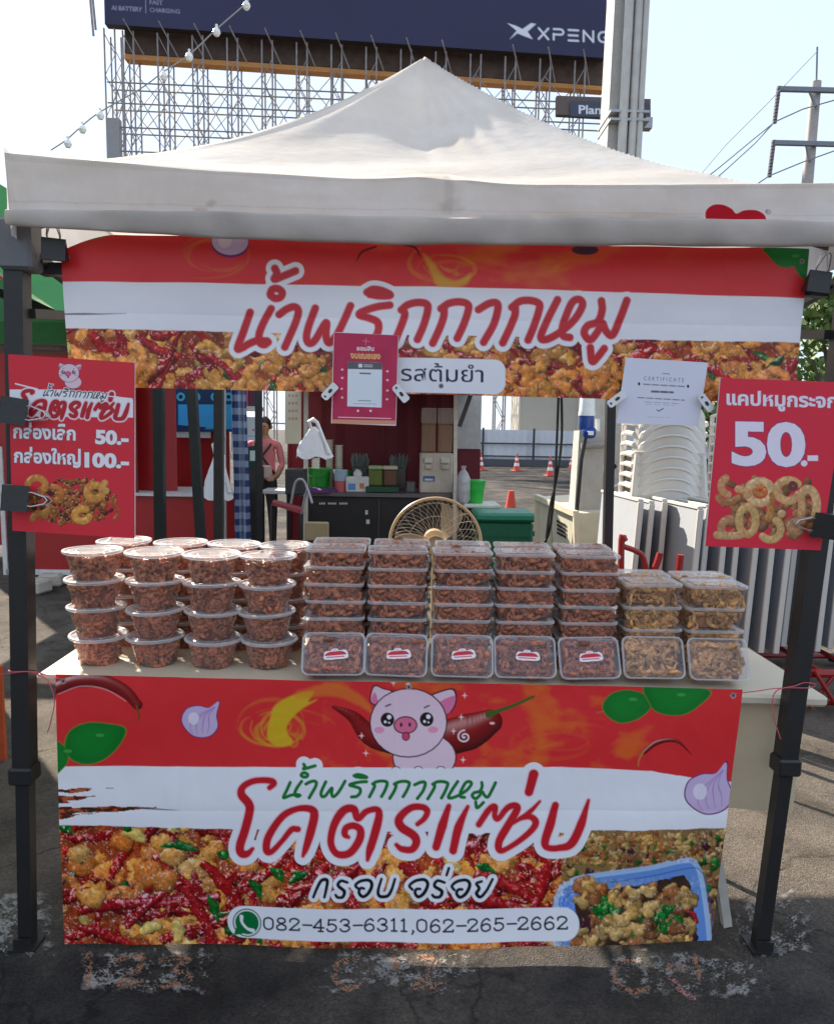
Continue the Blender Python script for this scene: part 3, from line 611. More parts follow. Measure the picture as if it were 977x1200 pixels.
def upper_banner():
    A = Art([(67, 272), (951, 290), (934, 472), (79, 452)], 1.22, RED, topfn=lambda X, U: 20 * np.clip(1 - (X - 67) / 65, 0, 1) ** 1.5)
    food(A, 60, 378, 945, 478, 380, 11, 1.25, .44)
    r = np.random.RandomState(4)
    for k in range(60):
        x = r.uniform(75, 940); y = r.uniform(425, 462); R_ = r.uniform(9, 15); aa = r.uniform(0, 6) + np.linspace(0, r.uniform(2, 4.8), 8)
        A.solid(np.stack([x + R_ * np.cos(aa), y + R_ * .75 * np.sin(aa)], 1), r.uniform(10, 15), GOLD * r.uniform(.65, 1.1) * np.array([1, r.uniform(.75, 1), .8]), spec=.3, seed=int(r.randint(40)), rough=.5)
    photo_grain(A, 60, 375, 950, 480, 50, 4)
    u = (A.X - 69) / 879
    yb = 384 + 17 * u; yt = 329 + 20 * u - 4 * np.sin(np.clip(u, 0, 1) * PI)
    m = np.clip((yb + (fbm(A.X * .1, A.Y * .1, 2) - .5) * 1.5 - A.Y) * A.res, 0, 1)[..., None]; A.c[:] = A.c * (1 - m) + WHITE * m
    m = np.clip((yt - A.Y) * A.res, 0, 1)[..., None]; A.c[:] = A.c * (1 - m) + RED * m
    A.stroke([(70, 367), (95, 367), (120, 367), (146, 366)], [1.8, 2.4, 1.4, .5], s2l((80, 50, 60)), op=.85)
    nz = np.clip((fbm(A.X * .02, A.Y * .04, 7, 5) - .5) * 3, 0, .55)[..., None] * m * (np.exp(-((A.X - 600) / 160) ** 2))[..., None]; A.c[:] = A.c * (1 - nz) + ORG * nz
    def clipflames(*a, **k):
        B = A.c.copy(); flames(A, *a, **k); A.c[:] = B * (1 - m) + A.c * m
    clipflames(250, 300, 7, 3, 44, 26, .3); clipflames(520, 314, 10, 8, 34, 16, .45); clipflames(620, 305, 8, 9, 60, 18, .2)
    B_ = A.c.copy(); A.poly([(496, 296), (508, 306), (520, 322), (536, 328), (552, 318), (546, 332), (516, 336), (506, 320)], YEL, smooth=True, op=.55, soft=5); A.c[:] = B_ * (1 - m) + A.c * m
    A.ell(268, 283, 22, 17, s2l((110, 40, 110))); A.ell(268, 281, 21, 16, LILAC); A.ell(262, 280, 8, 9, s2l((240, 230, 244)), op=.6)
    A.stroke([(417, 303), (424, 292), (440, 286)], [1, 2.5, 2], s2l((70, 16, 20))); A.stroke([(470, 284), (486, 288), (492, 298)], [2, 2.5, 1], s2l((70, 16, 20)))
    A.ell(688, 290, 16, 6, s2l((70, 30, 60)))
    leaf(A, [(898, 288), (902, 299), (912, 310), (924, 313), (932, 311), (938, 320), (950, 327), (953, 286)])
    leaf(A, [(96, 280), (118, 276), (136, 268), (110, 262), (90, 270)])
    for p in TITLE: A.stroke(p, 8 + 13, WHITE)
    for p in TITLE: A.stroke(p, 8.6 + 1.6, s2l((226, 150, 160)))
    for p in TITLE: A.stroke(p, 8.2, LET)
    A.pill(452, 418, 593, 459, 13, WHITE, dy=3)
    A.text('รสต้มยำ', 470, 446, 97, 18.5, NAVY, slope=.018, off=.004)
    for x, y in ((517, 452), (76, 300), (942, 305)): A.ell(x, y, 3, 3, s2l((140, 140, 145))); A.ell(x, y, 1.4, 1.4, s2l((70, 60, 60)))
    def disp(s):
        return .02 + .005 * np.sin(s.X * .016 + s.Y * .006) + .004 * np.sin(s.X * .047) * (1 - s.V) + .003 * np.sin(s.X * .009 + s.Y * .03) + .008 * (fbm(s.X * .012, s.Y * .012, 17) - .5) + crease(s, ((285, 0, .0016), (506, .02, -.0016), (722, -.02, .0018), (860, .12, .001)), ((372, .02, .0012),))
    o = A.build('vinyl_banner', vinyl, .015, None, disp)
    return tag(o, 'long printed vinyl banner with big red Thai lettering hung under the canopy edge', 'banner')
lower_banner(); upper_banner()

# ---- boards clipped to the poles and the banner
def board(name, A, Y, label, cat, th=.006, back=(.7, .7, .7)):
    q = [A.X[0, 0], A.Y[0, 0]], [A.X[0, -1], A.Y[0, -1]], [A.X[-1, -1], A.Y[-1, -1]], [A.X[-1, 0], A.Y[-1, 0]]
    P = [at(x, y, Y) for x, y in q]; c = sum(P, Vector()) / 4
    e = empty(name, c, label, cat); A.build('printed_face', board_print, Y, e)
    b = [p + Vector((0, .0008, 0)) for p in (P[0], P[3], P[2], P[1])]
    mb = MB(); vs = b + [p + Vector((0, th, 0)) for p in b]
    mb.add(vs, [(0, 1, 2, 3), (7, 6, 5, 4)] + [(i, i + 4, (i + 1) % 4 + 4, (i + 1) % 4) for i in range(4)])
    wbuild(mb, 'backing_board', mat(name + '_core', back, .6), e)
    return e
def left_sign():
    A = Art([(10, 415), (158, 425), (158, 631), (15, 622)], 2.4, s2l((220, 46, 60)))
    sl_ = 10 / 147
    def ZL(p): return Z((0, 410), 5.921, p)
    A.poly(ZL([(70, 275), (300, 275), (420, 275), (700, 300), (925, 345), (925, 470), (70, 460)]), WHITE)
    B2 = [(np.array([(25 + (x - 276) * .305, 455 + (y - 905) * .33 + (x - 276) * .02) for x, y in p]), w_ * .36) for p, w_ in BIG]
    for p, w_ in B2: A.stroke(p, w_ + 5.5, s2l((240, 214, 222)))
    for p, w_ in B2: A.stroke(p, w_ + 2.2, s2l((200, 38, 52)))
    for p, w_ in B2: A.stroke(p, w_ + .5, s2l((186, 34, 46)))
    A.stroke(ZL([(110, 235), (190, 255), (262, 272)]), 1.6, WHITE, smooth=False); A.stroke(ZL([(725, 318), (920, 340)]), 1.2, WHITE, smooth=False)
    pig(A, 81, 437, .27)
    gr = aff(TITLE, lambda x, y: (53.5 + .162 * (x - 290.7), 457.5 + .15 * (y - 363.7) + .012 * (x - 290.7)))
    for p in gr: A.stroke(p, 2.8, WHITE)
    for p in gr: A.stroke(p, 1.25, s2l((40, 44, 40)))
    H = s2l((70, 20, 70)); W = s2l((244, 236, 240))
    A.text('กล่องเล็ก', 16, 513, 73, 15, W, slope=sl_ * .55, off=.035, halo=H, hw=.8)
    A.text('50.-', 112, 519.5, 39, 15.5, W, slope=sl_ * .5, off=.05, halo=H, hw=.8)
    A.text('กล่องใหญ่', 17, 541.5, 78, 15, W, slope=sl_ * .55, off=.035, halo=H, hw=.8)
    A.text('100.-', 99.5, 546.5, 52, 16, W, slope=sl_ * .5, off=.05, halo=H, hw=.8)
    r = np.random.RandomState(2)
    def ZF(x, y): return 10 + x / 6.303, 540 + y / 6.303
    for k in range(420):
        a = r.uniform(0, 6.28); q = r.uniform(0, 1) ** .55; x = 470 + 330 * q * math.cos(a); y = 300 + 165 * q * math.sin(a); p = ZF(x, y)
        c = (s2l((196, 120, 56)) if r.rand() < .7 else s2l((120, 56, 36))) * r.uniform(.6, 1.15); d = r.uniform(1.4, 3.4); b = r.uniform(0, 6)
        A.solid(np.array([p, (p[0] + d * math.cos(b), p[1] + d * math.sin(b))]), r.uniform(2, 5), c, spec=.4, seed=int(r.randint(40)), rough=.15)
    for cx, cy, rr, a0, a1, wd, c in ((640, 230, 60, -.6, 5, 9, (222, 150, 70)), (545, 400, 55, .3, 5.2, 8.5, (230, 160, 70)), (210, 180, 65, -3, .6, 8, (214, 140, 64)), (330, 240, 60, -1.6, 1.4, 7, (206, 120, 56)), (740, 190, 40, 2, 4, 8, (226, 160, 90)), (230, 330, 70, .2, 1.6, 7, (206, 140, 70)), (230, 430, 50, 3.2, 5.8, 7, (200, 130, 60)), (720, 380, 90, -.9, .7, 6, (190, 80, 50))):
        t = np.linspace(a0, a1, 10); A.solid(np.array([ZF(cx + rr * math.cos(q), cy + rr * .85 * math.sin(q)) for q in t]), wd, s2l(c), spec=.35, seed=3, rough=.08, amb=.75)
    return board('price_sign', A, -.045, 'red price board with two prices and a pig, clipped to the left pole', 'sign')
def right_sign():
    A = Art([(844, 443), (992, 448), (961, 645), (826, 640)], 2.2, s2l((220, 42, 64)))
    W = s2l((238, 226, 240)); H = s2l((150, 40, 90)); B = s2l((90, 40, 130))
    A.text('แคปหมูกระจก', 851, 474, 130, 15.5, W, slope=.03, off=.03, halo=H, hw=.7)
    A.text('50', 857, 543, 86, 49, W, slope=.02, off=.038, halo=B, hw=1.2)
    A.text('.-', 938, 545, 20, 26, W, slope=0, off=.04, halo=H, hw=.6)
    def ZF(x, y): return 820 + x / 5.714, 440 + y / 5.714
    r = np.random.RandomState(6)
    for k in range(70):
        x = r.uniform(150, 760); y = r.uniform(710, 1070); p = ZF(x, y); b = r.uniform(0, 6); d = r.uniform(3, 8)
        A.solid(np.array([p, (p[0] + d * math.cos(b), p[1] + d * math.sin(b))]), r.uniform(6, 12), s2l((196, 132, 84)) * r.uniform(.5, 1.0), spec=.2, seed=int(r.randint(40)), rough=.1)
    for cx, cy, rx, ry, a0, a1, wd, c in ((400, 780, 82, 75, -3, 3.2, 9.5, (226, 184, 132)), (400, 770, 34, 28, 0, 5, 6, (206, 130, 60)), (590, 770, 80, 70, 1.2, 5.6, 9.5, (216, 166, 110)), (620, 740, 20, 20, 0, 6, 5, (120, 60, 60)), (315, 970, 58, 95, -3.1, 3.1, 9, (212, 166, 104)), (200, 740, 60, 60, 1.8, 4.2, 9, (210, 150, 100)), (240, 790, 80, 30, -1.4, .4, 9, (212, 156, 104)), (180, 810, 60, 40, 1, 3, 8, (186, 120, 76)), (720, 870, 60, 110, -2.6, .6, 10, (222, 174, 122)), (640, 880, 40, 90, -1.2, .6, 9, (208, 156, 104)), (470, 1030, 70, 70, -1, 2.4, 9, (218, 172, 112)), (200, 1020, 60, 60, 2.4, 4.8, 9, (196, 140, 96)), (190, 1060, 90, 14, .2, 2.6, 9, (210, 160, 112)), (690, 1010, 90, 40, 2, 4.6, 9, (206, 150, 108)), (450, 900, 20, 50, -.6, 1.4, 8, (200, 140, 80)), (545, 925, 14, 12, 0, 6, 5, (220, 170, 120)), (470, 850, 12, 60, -1, 1, 6, (190, 120, 60))):
        t = np.linspace(a0, a1, 12); A.solid(np.array([ZF(cx + rx * math.cos(q), cy + ry * math.sin(q)) for q in t]), wd, s2l(c), spec=.25, seed=int(cx) % 40, rough=.08, amb=.8)
    return board('price_sign', A, -.05, 'red price board with one large 50, clipped to the right pole', 'sign')
def pay_sign():
    A = Art([(391, 389), (467, 393), (464, 499), (388, 496)], 3.2, s2l((236, 214, 214)))
    def q(x, y): return 380 + x / 9.77, 385 + y / 9.77
    A.poly([q(112, 45), q(845, 78), q(815, 1090), q(90, 1075)], s2l((190, 44, 84)))
    w_ = A.win(385, 385, 470, 500); nz = fbm(A.X[w_] * .08, A.Y[w_] * .08, 3)[..., None]; A.c[w_] = A.c[w_] * (.85 + .3 * nz)
    A.poly([q(95, 1040), q(818, 1055), q(815, 1100), q(90, 1090)], s2l((214, 150, 120)))
    A.poly([q(270, 380), q(662, 392), q(655, 905), q(262, 890)], s2l((226, 230, 236))); A.poly([q(270, 380), q(662, 392), q(660, 470), q(268, 462)], s2l((96, 96, 104)))
    A.poly([q(390, 405), q(435, 405), q(435, 445), q(390, 445)], s2l((230, 230, 230)))
    A.text('ออมสิน', *q(372, 250), 20, 5, s2l((250, 240, 240)), slope=.03, off=.02); A.text('งบเฌยเอง', *q(300, 340), 35, 7, s2l((240, 196, 110)), slope=.03, off=.03)
    A.stroke([q(440, 140), q(515, 148)], .8, s2l((230, 130, 160)), smooth=False); A.stroke([q(478, 110), q(474, 185)], .8, s2l((230, 130, 160)), smooth=False)
    for (x0, x1, y, c, wd) in ((455, 550, 415, 210, .9), (455, 550, 435, 210, .9), (410, 525, 512, 110, 1.8), (390, 530, 825, 130, 1.0), (340, 590, 860, 170, .7)): A.stroke([q(x0, y), q(x1, y + 4)], wd, s2l((c, c, c)), smooth=False)
    A.stroke([q(160, 1015), q(760, 1030)], 1.0, s2l((250, 200, 210)), smooth=False)
    for x, y in ((205, 470), (205, 565), (200, 690), (205, 790), (722, 490), (722, 590), (722, 710), (718, 810)): A.ell(*q(x, y), 1.6, 1.2, s2l((246, 200, 204)))
    for x in (385, 530): A.ell(*q(x, 942), 1.3, 1.3, WHITE)
    return board('payment_sign', A, -.005, 'small pink payment board with white panel, clipped to the upper banner', 'sign', .004)
def certificate():
    A = Art([(733, 419), (829, 425), (818, 499), (722, 496)], 3.2, s2l((222, 220, 234)))
    def q(x, y): return 710 + x / 6.98, 410 + y / 6.98
    g = s2l((116, 114, 130))
    A.text('C E R T I F I C A T E', *q(308, 248), 47, 4.6, g, slope=.05, off=.004)
    for (x0, y0, x1, y1, wd, c, op) in ((290, 280, 640, 300, 1.6, 120, .75), (372, 340, 548, 348, 2.6, 100, .85), (258, 390, 640, 412, 1.5, 120, .75), (300, 425, 590, 440, 1.0, 150, .7), (320, 445, 560, 455, .8, 160, .6), (445, 192, 520, 198, 1.2, 130, .8), (340, 548, 520, 555, .8, 165, .6)):
        n = int((x1 - x0) / 14)
        for k in range(n):
            if (k * 7 + n) % 5 == 0: continue
            a = k / n; b = (k + .85) / n; A.stroke([q(x0 + (x1 - x0) * a, y0 + (y1 - y0) * a), q(x0 + (x1 - x0) * b, y0 + (y1 - y0) * b)], wd, s2l((c, c, c + 12)), smooth=False, op=op)
    A.stroke([q(415, 490), q(430, 500), q(465, 480)], 1.2, s2l((70, 70, 90)))
    for x, y in ((268, 278), (668, 298)): A.ell(*q(x, y), 1.4, 1.9, s2l((40, 40, 60)))
    return board('certificate', A, -.005, 'white paper certificate with grey text, clipped to the upper banner', 'certificate', .002)
left_sign(); right_sign(); pay_sign(); certificate()
# ================================================================== SETTING
def DD(px, py, d): return at(px, py, d + CAM.y)
asphalt = mat('asphalt', (.052, .048, .046), .92, var=.3, scale=9, bump=.8, bscale=210, c2=(.026, .024, .025), spec=.25)
def ground_sheet():
    # fine near the stall (real relief), coarse out to the horizon
    xs = np.concatenate([-np.geomspace(500, 3.2, 30), np.linspace(-3, 3, 170), np.geomspace(3.2, 500, 30)])
    ys = np.concatenate([-np.geomspace(300, 2.2, 16), np.linspace(-2.1, 4, 180), np.geomspace(4.1, 900, 40)])
    X, Y = np.meshgrid(xs, ys); Zz = np.where((np.abs(X) < 3.1) & (Y < 4.1) & (Y > -2.2), .010 * (fbm(X * 3 + 50, Y * 3 + 50, 5, 5) - .55), -.002)
    Zz = np.minimum(Zz, 0)
    me = bpy.data.meshes.new('ground'); nx, ny = len(xs), len(ys); i = np.arange(nx * ny).reshape(ny, nx)
    me.from_pydata(np.stack([X, Y, Zz], -1).reshape(-1, 3).tolist(), [], np.stack([i[:-1, :-1], i[:-1, 1:], i[1:, 1:], i[1:, :-1]], -1).reshape(-1, 4).tolist())
    m = asphalt; n = m.node_tree.nodes; l = m.node_tree.links
    # sandy dust lying in drifts on the old asphalt
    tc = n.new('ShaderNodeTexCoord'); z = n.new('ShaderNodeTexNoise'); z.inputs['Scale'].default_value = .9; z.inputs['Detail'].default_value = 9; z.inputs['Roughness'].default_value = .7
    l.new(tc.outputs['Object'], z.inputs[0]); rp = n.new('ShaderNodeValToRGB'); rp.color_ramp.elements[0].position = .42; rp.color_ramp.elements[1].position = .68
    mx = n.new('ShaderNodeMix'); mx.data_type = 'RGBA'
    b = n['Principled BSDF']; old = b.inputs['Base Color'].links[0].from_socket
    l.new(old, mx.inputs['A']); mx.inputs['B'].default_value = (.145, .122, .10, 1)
    # sandier behind the stall; also paints the sunlit ground lighter than the shaded front
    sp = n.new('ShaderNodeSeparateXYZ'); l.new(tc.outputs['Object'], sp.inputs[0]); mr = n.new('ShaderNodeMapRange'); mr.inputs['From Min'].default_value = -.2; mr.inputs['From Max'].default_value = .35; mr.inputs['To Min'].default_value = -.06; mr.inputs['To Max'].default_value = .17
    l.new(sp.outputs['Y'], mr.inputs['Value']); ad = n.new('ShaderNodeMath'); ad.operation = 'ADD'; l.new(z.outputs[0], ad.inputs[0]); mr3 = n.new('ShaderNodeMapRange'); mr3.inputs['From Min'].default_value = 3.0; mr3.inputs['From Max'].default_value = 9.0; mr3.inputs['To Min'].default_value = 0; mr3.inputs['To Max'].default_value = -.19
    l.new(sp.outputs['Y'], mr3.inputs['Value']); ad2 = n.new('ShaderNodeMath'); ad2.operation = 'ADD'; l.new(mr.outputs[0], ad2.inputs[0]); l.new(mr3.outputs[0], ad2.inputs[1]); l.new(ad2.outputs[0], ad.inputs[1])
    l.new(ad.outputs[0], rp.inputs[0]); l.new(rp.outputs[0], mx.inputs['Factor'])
    # stone chips
    vo = n.new('ShaderNodeTexVoronoi'); vo.inputs['Scale'].default_value = 150; l.new(tc.outputs['Object'], vo.inputs['Vector'])
    r2 = n.new('ShaderNodeValToRGB'); r2.color_ramp.elements[0].position = 0; r2.color_ramp.elements[0].color = (.45, .45, .45, 1); r2.color_ramp.elements[1].position = 1; r2.color_ramp.elements[1].color = (1.9, 1.85, 1.8, 1)
    sx = n.new('ShaderNodeSeparateColor'); l.new(vo.outputs['Color'], sx.inputs[0]); l.new(sx.outputs[0], r2.inputs[0])
    m2 = n.new('ShaderNodeMix'); m2.data_type = 'RGBA'; m2.blend_type = 'MULTIPLY'; m2.inputs['Factor'].default_value = .4
    l.new(mx.outputs['Result'], m2.inputs['A']); l.new(r2.outputs[0], m2.inputs['B']); st = n.new('ShaderNodeTexNoise'); st.inputs['Scale'].default_value = 2.6; st.inputs['Detail'].default_value = 7; st.inputs['Roughness'].default_value = .6; l.new(tc.outputs['Object'], st.inputs[0])
    rs = n.new('ShaderNodeValToRGB'); rs.color_ramp.elements[0].position = .36; rs.color_ramp.elements[0].color = (.45, .44, .43, 1); rs.color_ramp.elements[1].position = .55; l.new(st.outputs[0], rs.inputs[0])
    vc = n.new('ShaderNodeTexVoronoi'); vc.feature = 'DISTANCE_TO_EDGE'; vc.inputs['Scale'].default_value = 1.1
    wn = n.new('ShaderNodeTexNoise'); wn.inputs['Scale'].default_value = 5; wn.inputs['Detail'].default_value = 6; l.new(tc.outputs['Object'], wn.inputs[0]); wa = n.new('ShaderNodeMixRGB'); wa.blend_type = 'ADD'; wa.inputs[0].default_value = .35; l.new(tc.outputs['Object'], wa.inputs[1]); l.new(wn.outputs['Color'], wa.inputs[2]); l.new(wa.outputs[0], vc.inputs['Vector'])
    rc = n.new('ShaderNodeValToRGB'); rc.color_ramp.elements[0].position = .0; rc.color_ramp.elements[0].color = (.35, .34, .33, 1); rc.color_ramp.elements[1].position = .012; l.new(vc.outputs['Distance'], rc.inputs[0])
    m3 = n.new('ShaderNodeMix'); m3.data_type = 'RGBA'; m3.blend_type = 'MULTIPLY'; m3.inputs['Factor'].default_value = 1; l.new(rs.outputs[0], m3.inputs['A']); l.new(rc.outputs[0], m3.inputs['B'])
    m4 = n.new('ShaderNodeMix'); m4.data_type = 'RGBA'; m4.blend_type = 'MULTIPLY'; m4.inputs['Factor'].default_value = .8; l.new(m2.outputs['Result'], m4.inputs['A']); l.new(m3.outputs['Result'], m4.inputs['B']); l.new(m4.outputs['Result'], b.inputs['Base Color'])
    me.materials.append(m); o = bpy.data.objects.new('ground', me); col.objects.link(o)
    me.polygons.foreach_set('use_smooth', [True] * len(me.polygons))
    tag(o, kind='structure')
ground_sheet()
paint_m = art_mat('worn_paint', .9, .5, 90, alpha=True)
def ground_paint(name, x0, y0, x1, y1, strokes, seed, base=.75, pw=9):
    A = Art([(x0, y0), (x1, y0), (x1, y1), (x0, y1)], 1.6, s2l((176, 172, 168)), alpha=True)
    nz = fbm(A.X * .11, A.Y * .16, seed, 5); fine = fbm(A.X * .5, A.Y * .7, seed + 3, 3)
    ex = np.minimum(np.minimum(A.X - x0, x1 - A.X) / 18, np.minimum(A.Y - y0, y1 - A.Y) / 10)
    big = fbm(A.X * .035, A.Y * .06, seed + 9, 3)
    A.a[:] = np.clip((nz * .55 + fine * .5 + big * .55 - .79) * 6, 0, 1) * np.clip(ex + (nz - .75) * 3, 0, 1) * base * .85
    A.c *= (.6 + .5 * nz)[..., None]
    for p, c in strokes:
        q = A.sd_stroke(smooth_pts(p, 6), pw)
        if q is None: continue
        k = np.clip(.5 - q[1] * .4, 0, 1) * np.clip((fine[q[0]] - .42) * 5, 0, 1) * .8
        A.c[q[0]] = A.c[q[0]] * (1 - k[..., None]) + s2l(c) * k[..., None]; A.a[q[0]] = np.maximum(A.a[q[0]], k * .85)
    # lay the sheet on the ground
    P = np.empty(A.X.shape + (3,)); d = np.stack([(A.X - PCX) / F, -(A.Y - PCY) / F, -np.ones_like(A.X)], -1) @ Rn.T
    t = (.004 - CAM.z) / d[..., 2]; P[:] = np.array(CAM) + d * t[..., None]
    nx, ny = A.nx, A.ny; i = np.arange(nx * ny).reshape(ny, nx); me = bpy.data.meshes.new(name)
    me.from_pydata(P.reshape(-1, 3).tolist(), [], np.stack([i[:-1, :-1], i[1:, :-1], i[1:, 1:], i[:-1, 1:]], -1).reshape(-1, 4).tolist())
    ca = me.color_attributes.new('Col', 'FLOAT_COLOR', 'POINT'); q = np.ones((nx * ny, 4), np.float32); q[:, :3] = A.c.reshape(-1, 3); q[:, 3] = A.a.ravel(); ca.data.foreach_set('color', q.ravel())
    me.materials.append(paint_m); o = bpy.data.objects.new(name, me); col.objects.link(o); tag(o, kind='structure')
OR_ = (196, 116, 52); PK = (226, 120, 110)
ground_paint('road_marking', 84, 1110, 250, 1166, [([(100, 1126), (106, 1120), (102, 1156)], OR_), ([(136, 1124), (166, 1120), (162, 1136), (140, 1154), (168, 1152)], OR_), ([(190, 1124), (222, 1122), (206, 1136), (224, 1146), (192, 1156)], OR_)], 3, .85, 7)
ground_paint('road_marking', 374, 1108, 560, 1168, [([(418, 1124), (398, 1128), (392, 1144), (404, 1158), (420, 1154)], OR_), ([(462, 1124), (464, 1134)], OR_), ([(492, 1122), (508, 1124), (498, 1146), (486, 1156), (516, 1154)], OR_)], 8, .75, 8)
ground_paint('road_marking', 700, 1108, 910, 1172, [([(742, 1124), (724, 1130), (722, 1150), (740, 1162), (758, 1158)], OR_), ([(784, 1132), (800, 1136)], OR_), ([(786, 1146), (796, 1158), (812, 1170)], PK), ([(814, 1122), (820, 1146)], OR_)], 12, .7, 7)
ground_paint('road_marking', -30, 1040, 70, 1124, [], 15, .8)
ground_paint('road_marking', 850, 1040, 960, 1124, [], 19, .8)

# ---- far lot: wall with black rails
def far_wall():
    e = empty('boundary_wall', onz(640, 546, 0), 'long pale sheet-metal wall with black rails across the far lot', 'wall')
    Yw = e.location.y; a = at(380, 505, Yw).x; b = at(1100, 505, Yw).x
    zt = 1.62
    mb = MB(); n = 160
    pts = [(a + (b - a) * k / n, Yw + .04 * (1 if k % 2 else -1)) for k in range(n + 1)]
    mb.loops([[(x, y, .12) for x, y in pts], [(x, y, zt) for x, y in pts]]) if 0 else [mb.add([(pts[k][0], pts[k][1], .12), (pts[k + 1][0], pts[k + 1][1], .12), (pts[k + 1][0], pts[k + 1][1], zt), (pts[k][0], pts[k][1], zt)], [(0, 1, 2, 3)]) for k in range(n)]
    wbuild(mb, 'sheet_panel', mat('wall_sheet', (.62, .64, .67), .5, var=.1, scale=.6), e)
    bk = mat('black_steel', (.03, .03, .035), .5)
    mb = MB(); 
    for z in (.42, 1.0): mb.box(((a + b) / 2, Yw - .12, z), (b - a, .05, .06))
    wbuild(mb, 'rail', bk, e)
    mb = MB(); mb.box(((a + b) / 2, Yw - .1, .14), (b - a, .3, .28)); wbuild(mb, 'kerb', mat('kerb_dark', (.09, .09, .1), .9), e)
    for px in (565, 624, 690, 760, 840, 920):
        x = at(px, 530, Yw).x; mb = MB().box((x, Yw - .17, .85), (.09, .05, 1.7)); wbuild(mb, 'post', bk, e)
    return Yw
Yw = far_wall()
def box_panel():
    D_ = Yw - CAM.y + 2.5; c0 = at(610, 440, D_ + CAM.y); c1 = at(760, 506, D_ + CAM.y); W = c1.x - c0.x
    e = empty('site_cabin', ((c0.x + c1.x) / 2, D_ + CAM.y, 0), 'plain beige flat-fronted building standing behind the far wall', 'building')
    H = c0.z + 1.5; bm_ = mat('beige_sheet', (.40, .37, .31), .6, var=.06, scale=1)
    wbuild(MB().box((e.location.x, e.location.y + 1.5, H / 2), (W, 3, H), bev=.03), 'wall', bm_, e)
    wbuild(MB().box((e.location.x, e.location.y + 1.5, H + .05), (W + .3, 3.3, .1)), 'roof', mat('cabin_roof', (.2, .2, .2), .6), e)
    for k in (.0, .45, 1.0): wbuild(MB().box((c0.x + W * k, e.location.y - .03, H / 2), (.08, .05, H)), 'seam_strip', mat('beige_trim', (.5, .46, .38), .6), e)
box_panel()
# ---- traffic cones
cone_o = mat('cone_orange', (.62, .06, .03), .5, var=.1); cone_w = mat('cone_white', (.75, .75, .75), .4)
cone_k = mat('cone_base', (.5, .05, .03), .6)
def cone(loc, h, label, first=[None]):
    if first[0] is None:
        e = empty('traffic_cone', loc, label, 'traffic cone', 'traffic cones on the lot')
        MB().box((0, 0, .02), (.36, .36, .04), bev=.01).build('base', cone_k, e)
        MB().lathe([(.135, .04), (.105, .2)], 20).build('cone_body', cone_o, e, True)
        MB().lathe([(.1055, .2), (.084, .32)], 20).build('reflective_band', cone_w, e, True)
        MB().lathe([(.084, .32), (.066, .42)], 20).build('cone_body', cone_o, e, True)
        MB().lathe([(.0665, .42), (.048, .52)], 20).build('reflective_band', cone_w, e, True)
        MB().lathe([(.048, .52), (.026, .68), (.02, .7), (.0, .7)], 20).build('cone_body', cone_o, e, True)
        first[0] = e
    else:
        e = copy_tree(first[0]); e.location = loc; e['label'] = label
    e.scale = [h / .7] * 3; e.rotation_euler.z = random.uniform(0, 1.5)
for px, py, h, lb in ((605, 552, .7, 'orange and white traffic cone standing alone in the middle of the lot'), (644, 558, .7, 'orange and white traffic cone beside the two hanging black cables'), (669, 549, .6, 'small traffic cone farthest back, just in front of the far wall'),
                      (677, 563, .7, 'nearest of the banded traffic cones, close to the concrete post'), (563, 551, .7, 'traffic cone half hidden by the edge of the maroon stall wall')):
    cone(onz(px, py, 0), h, lb)
def plain_cone():
    p = onz(598, 603, 0); e = empty('traffic_cone', p, 'plain red cone standing behind the green cooler box', 'traffic cone')
    MB().box((0, 0, .02), (.36, .36, .04), bev=.01).build('base', cone_k, e); MB().lathe([(.12, .04), (.05, .44), (.0, .45)], 20).build('cone_body', cone_o, e, True)
plain_cone()
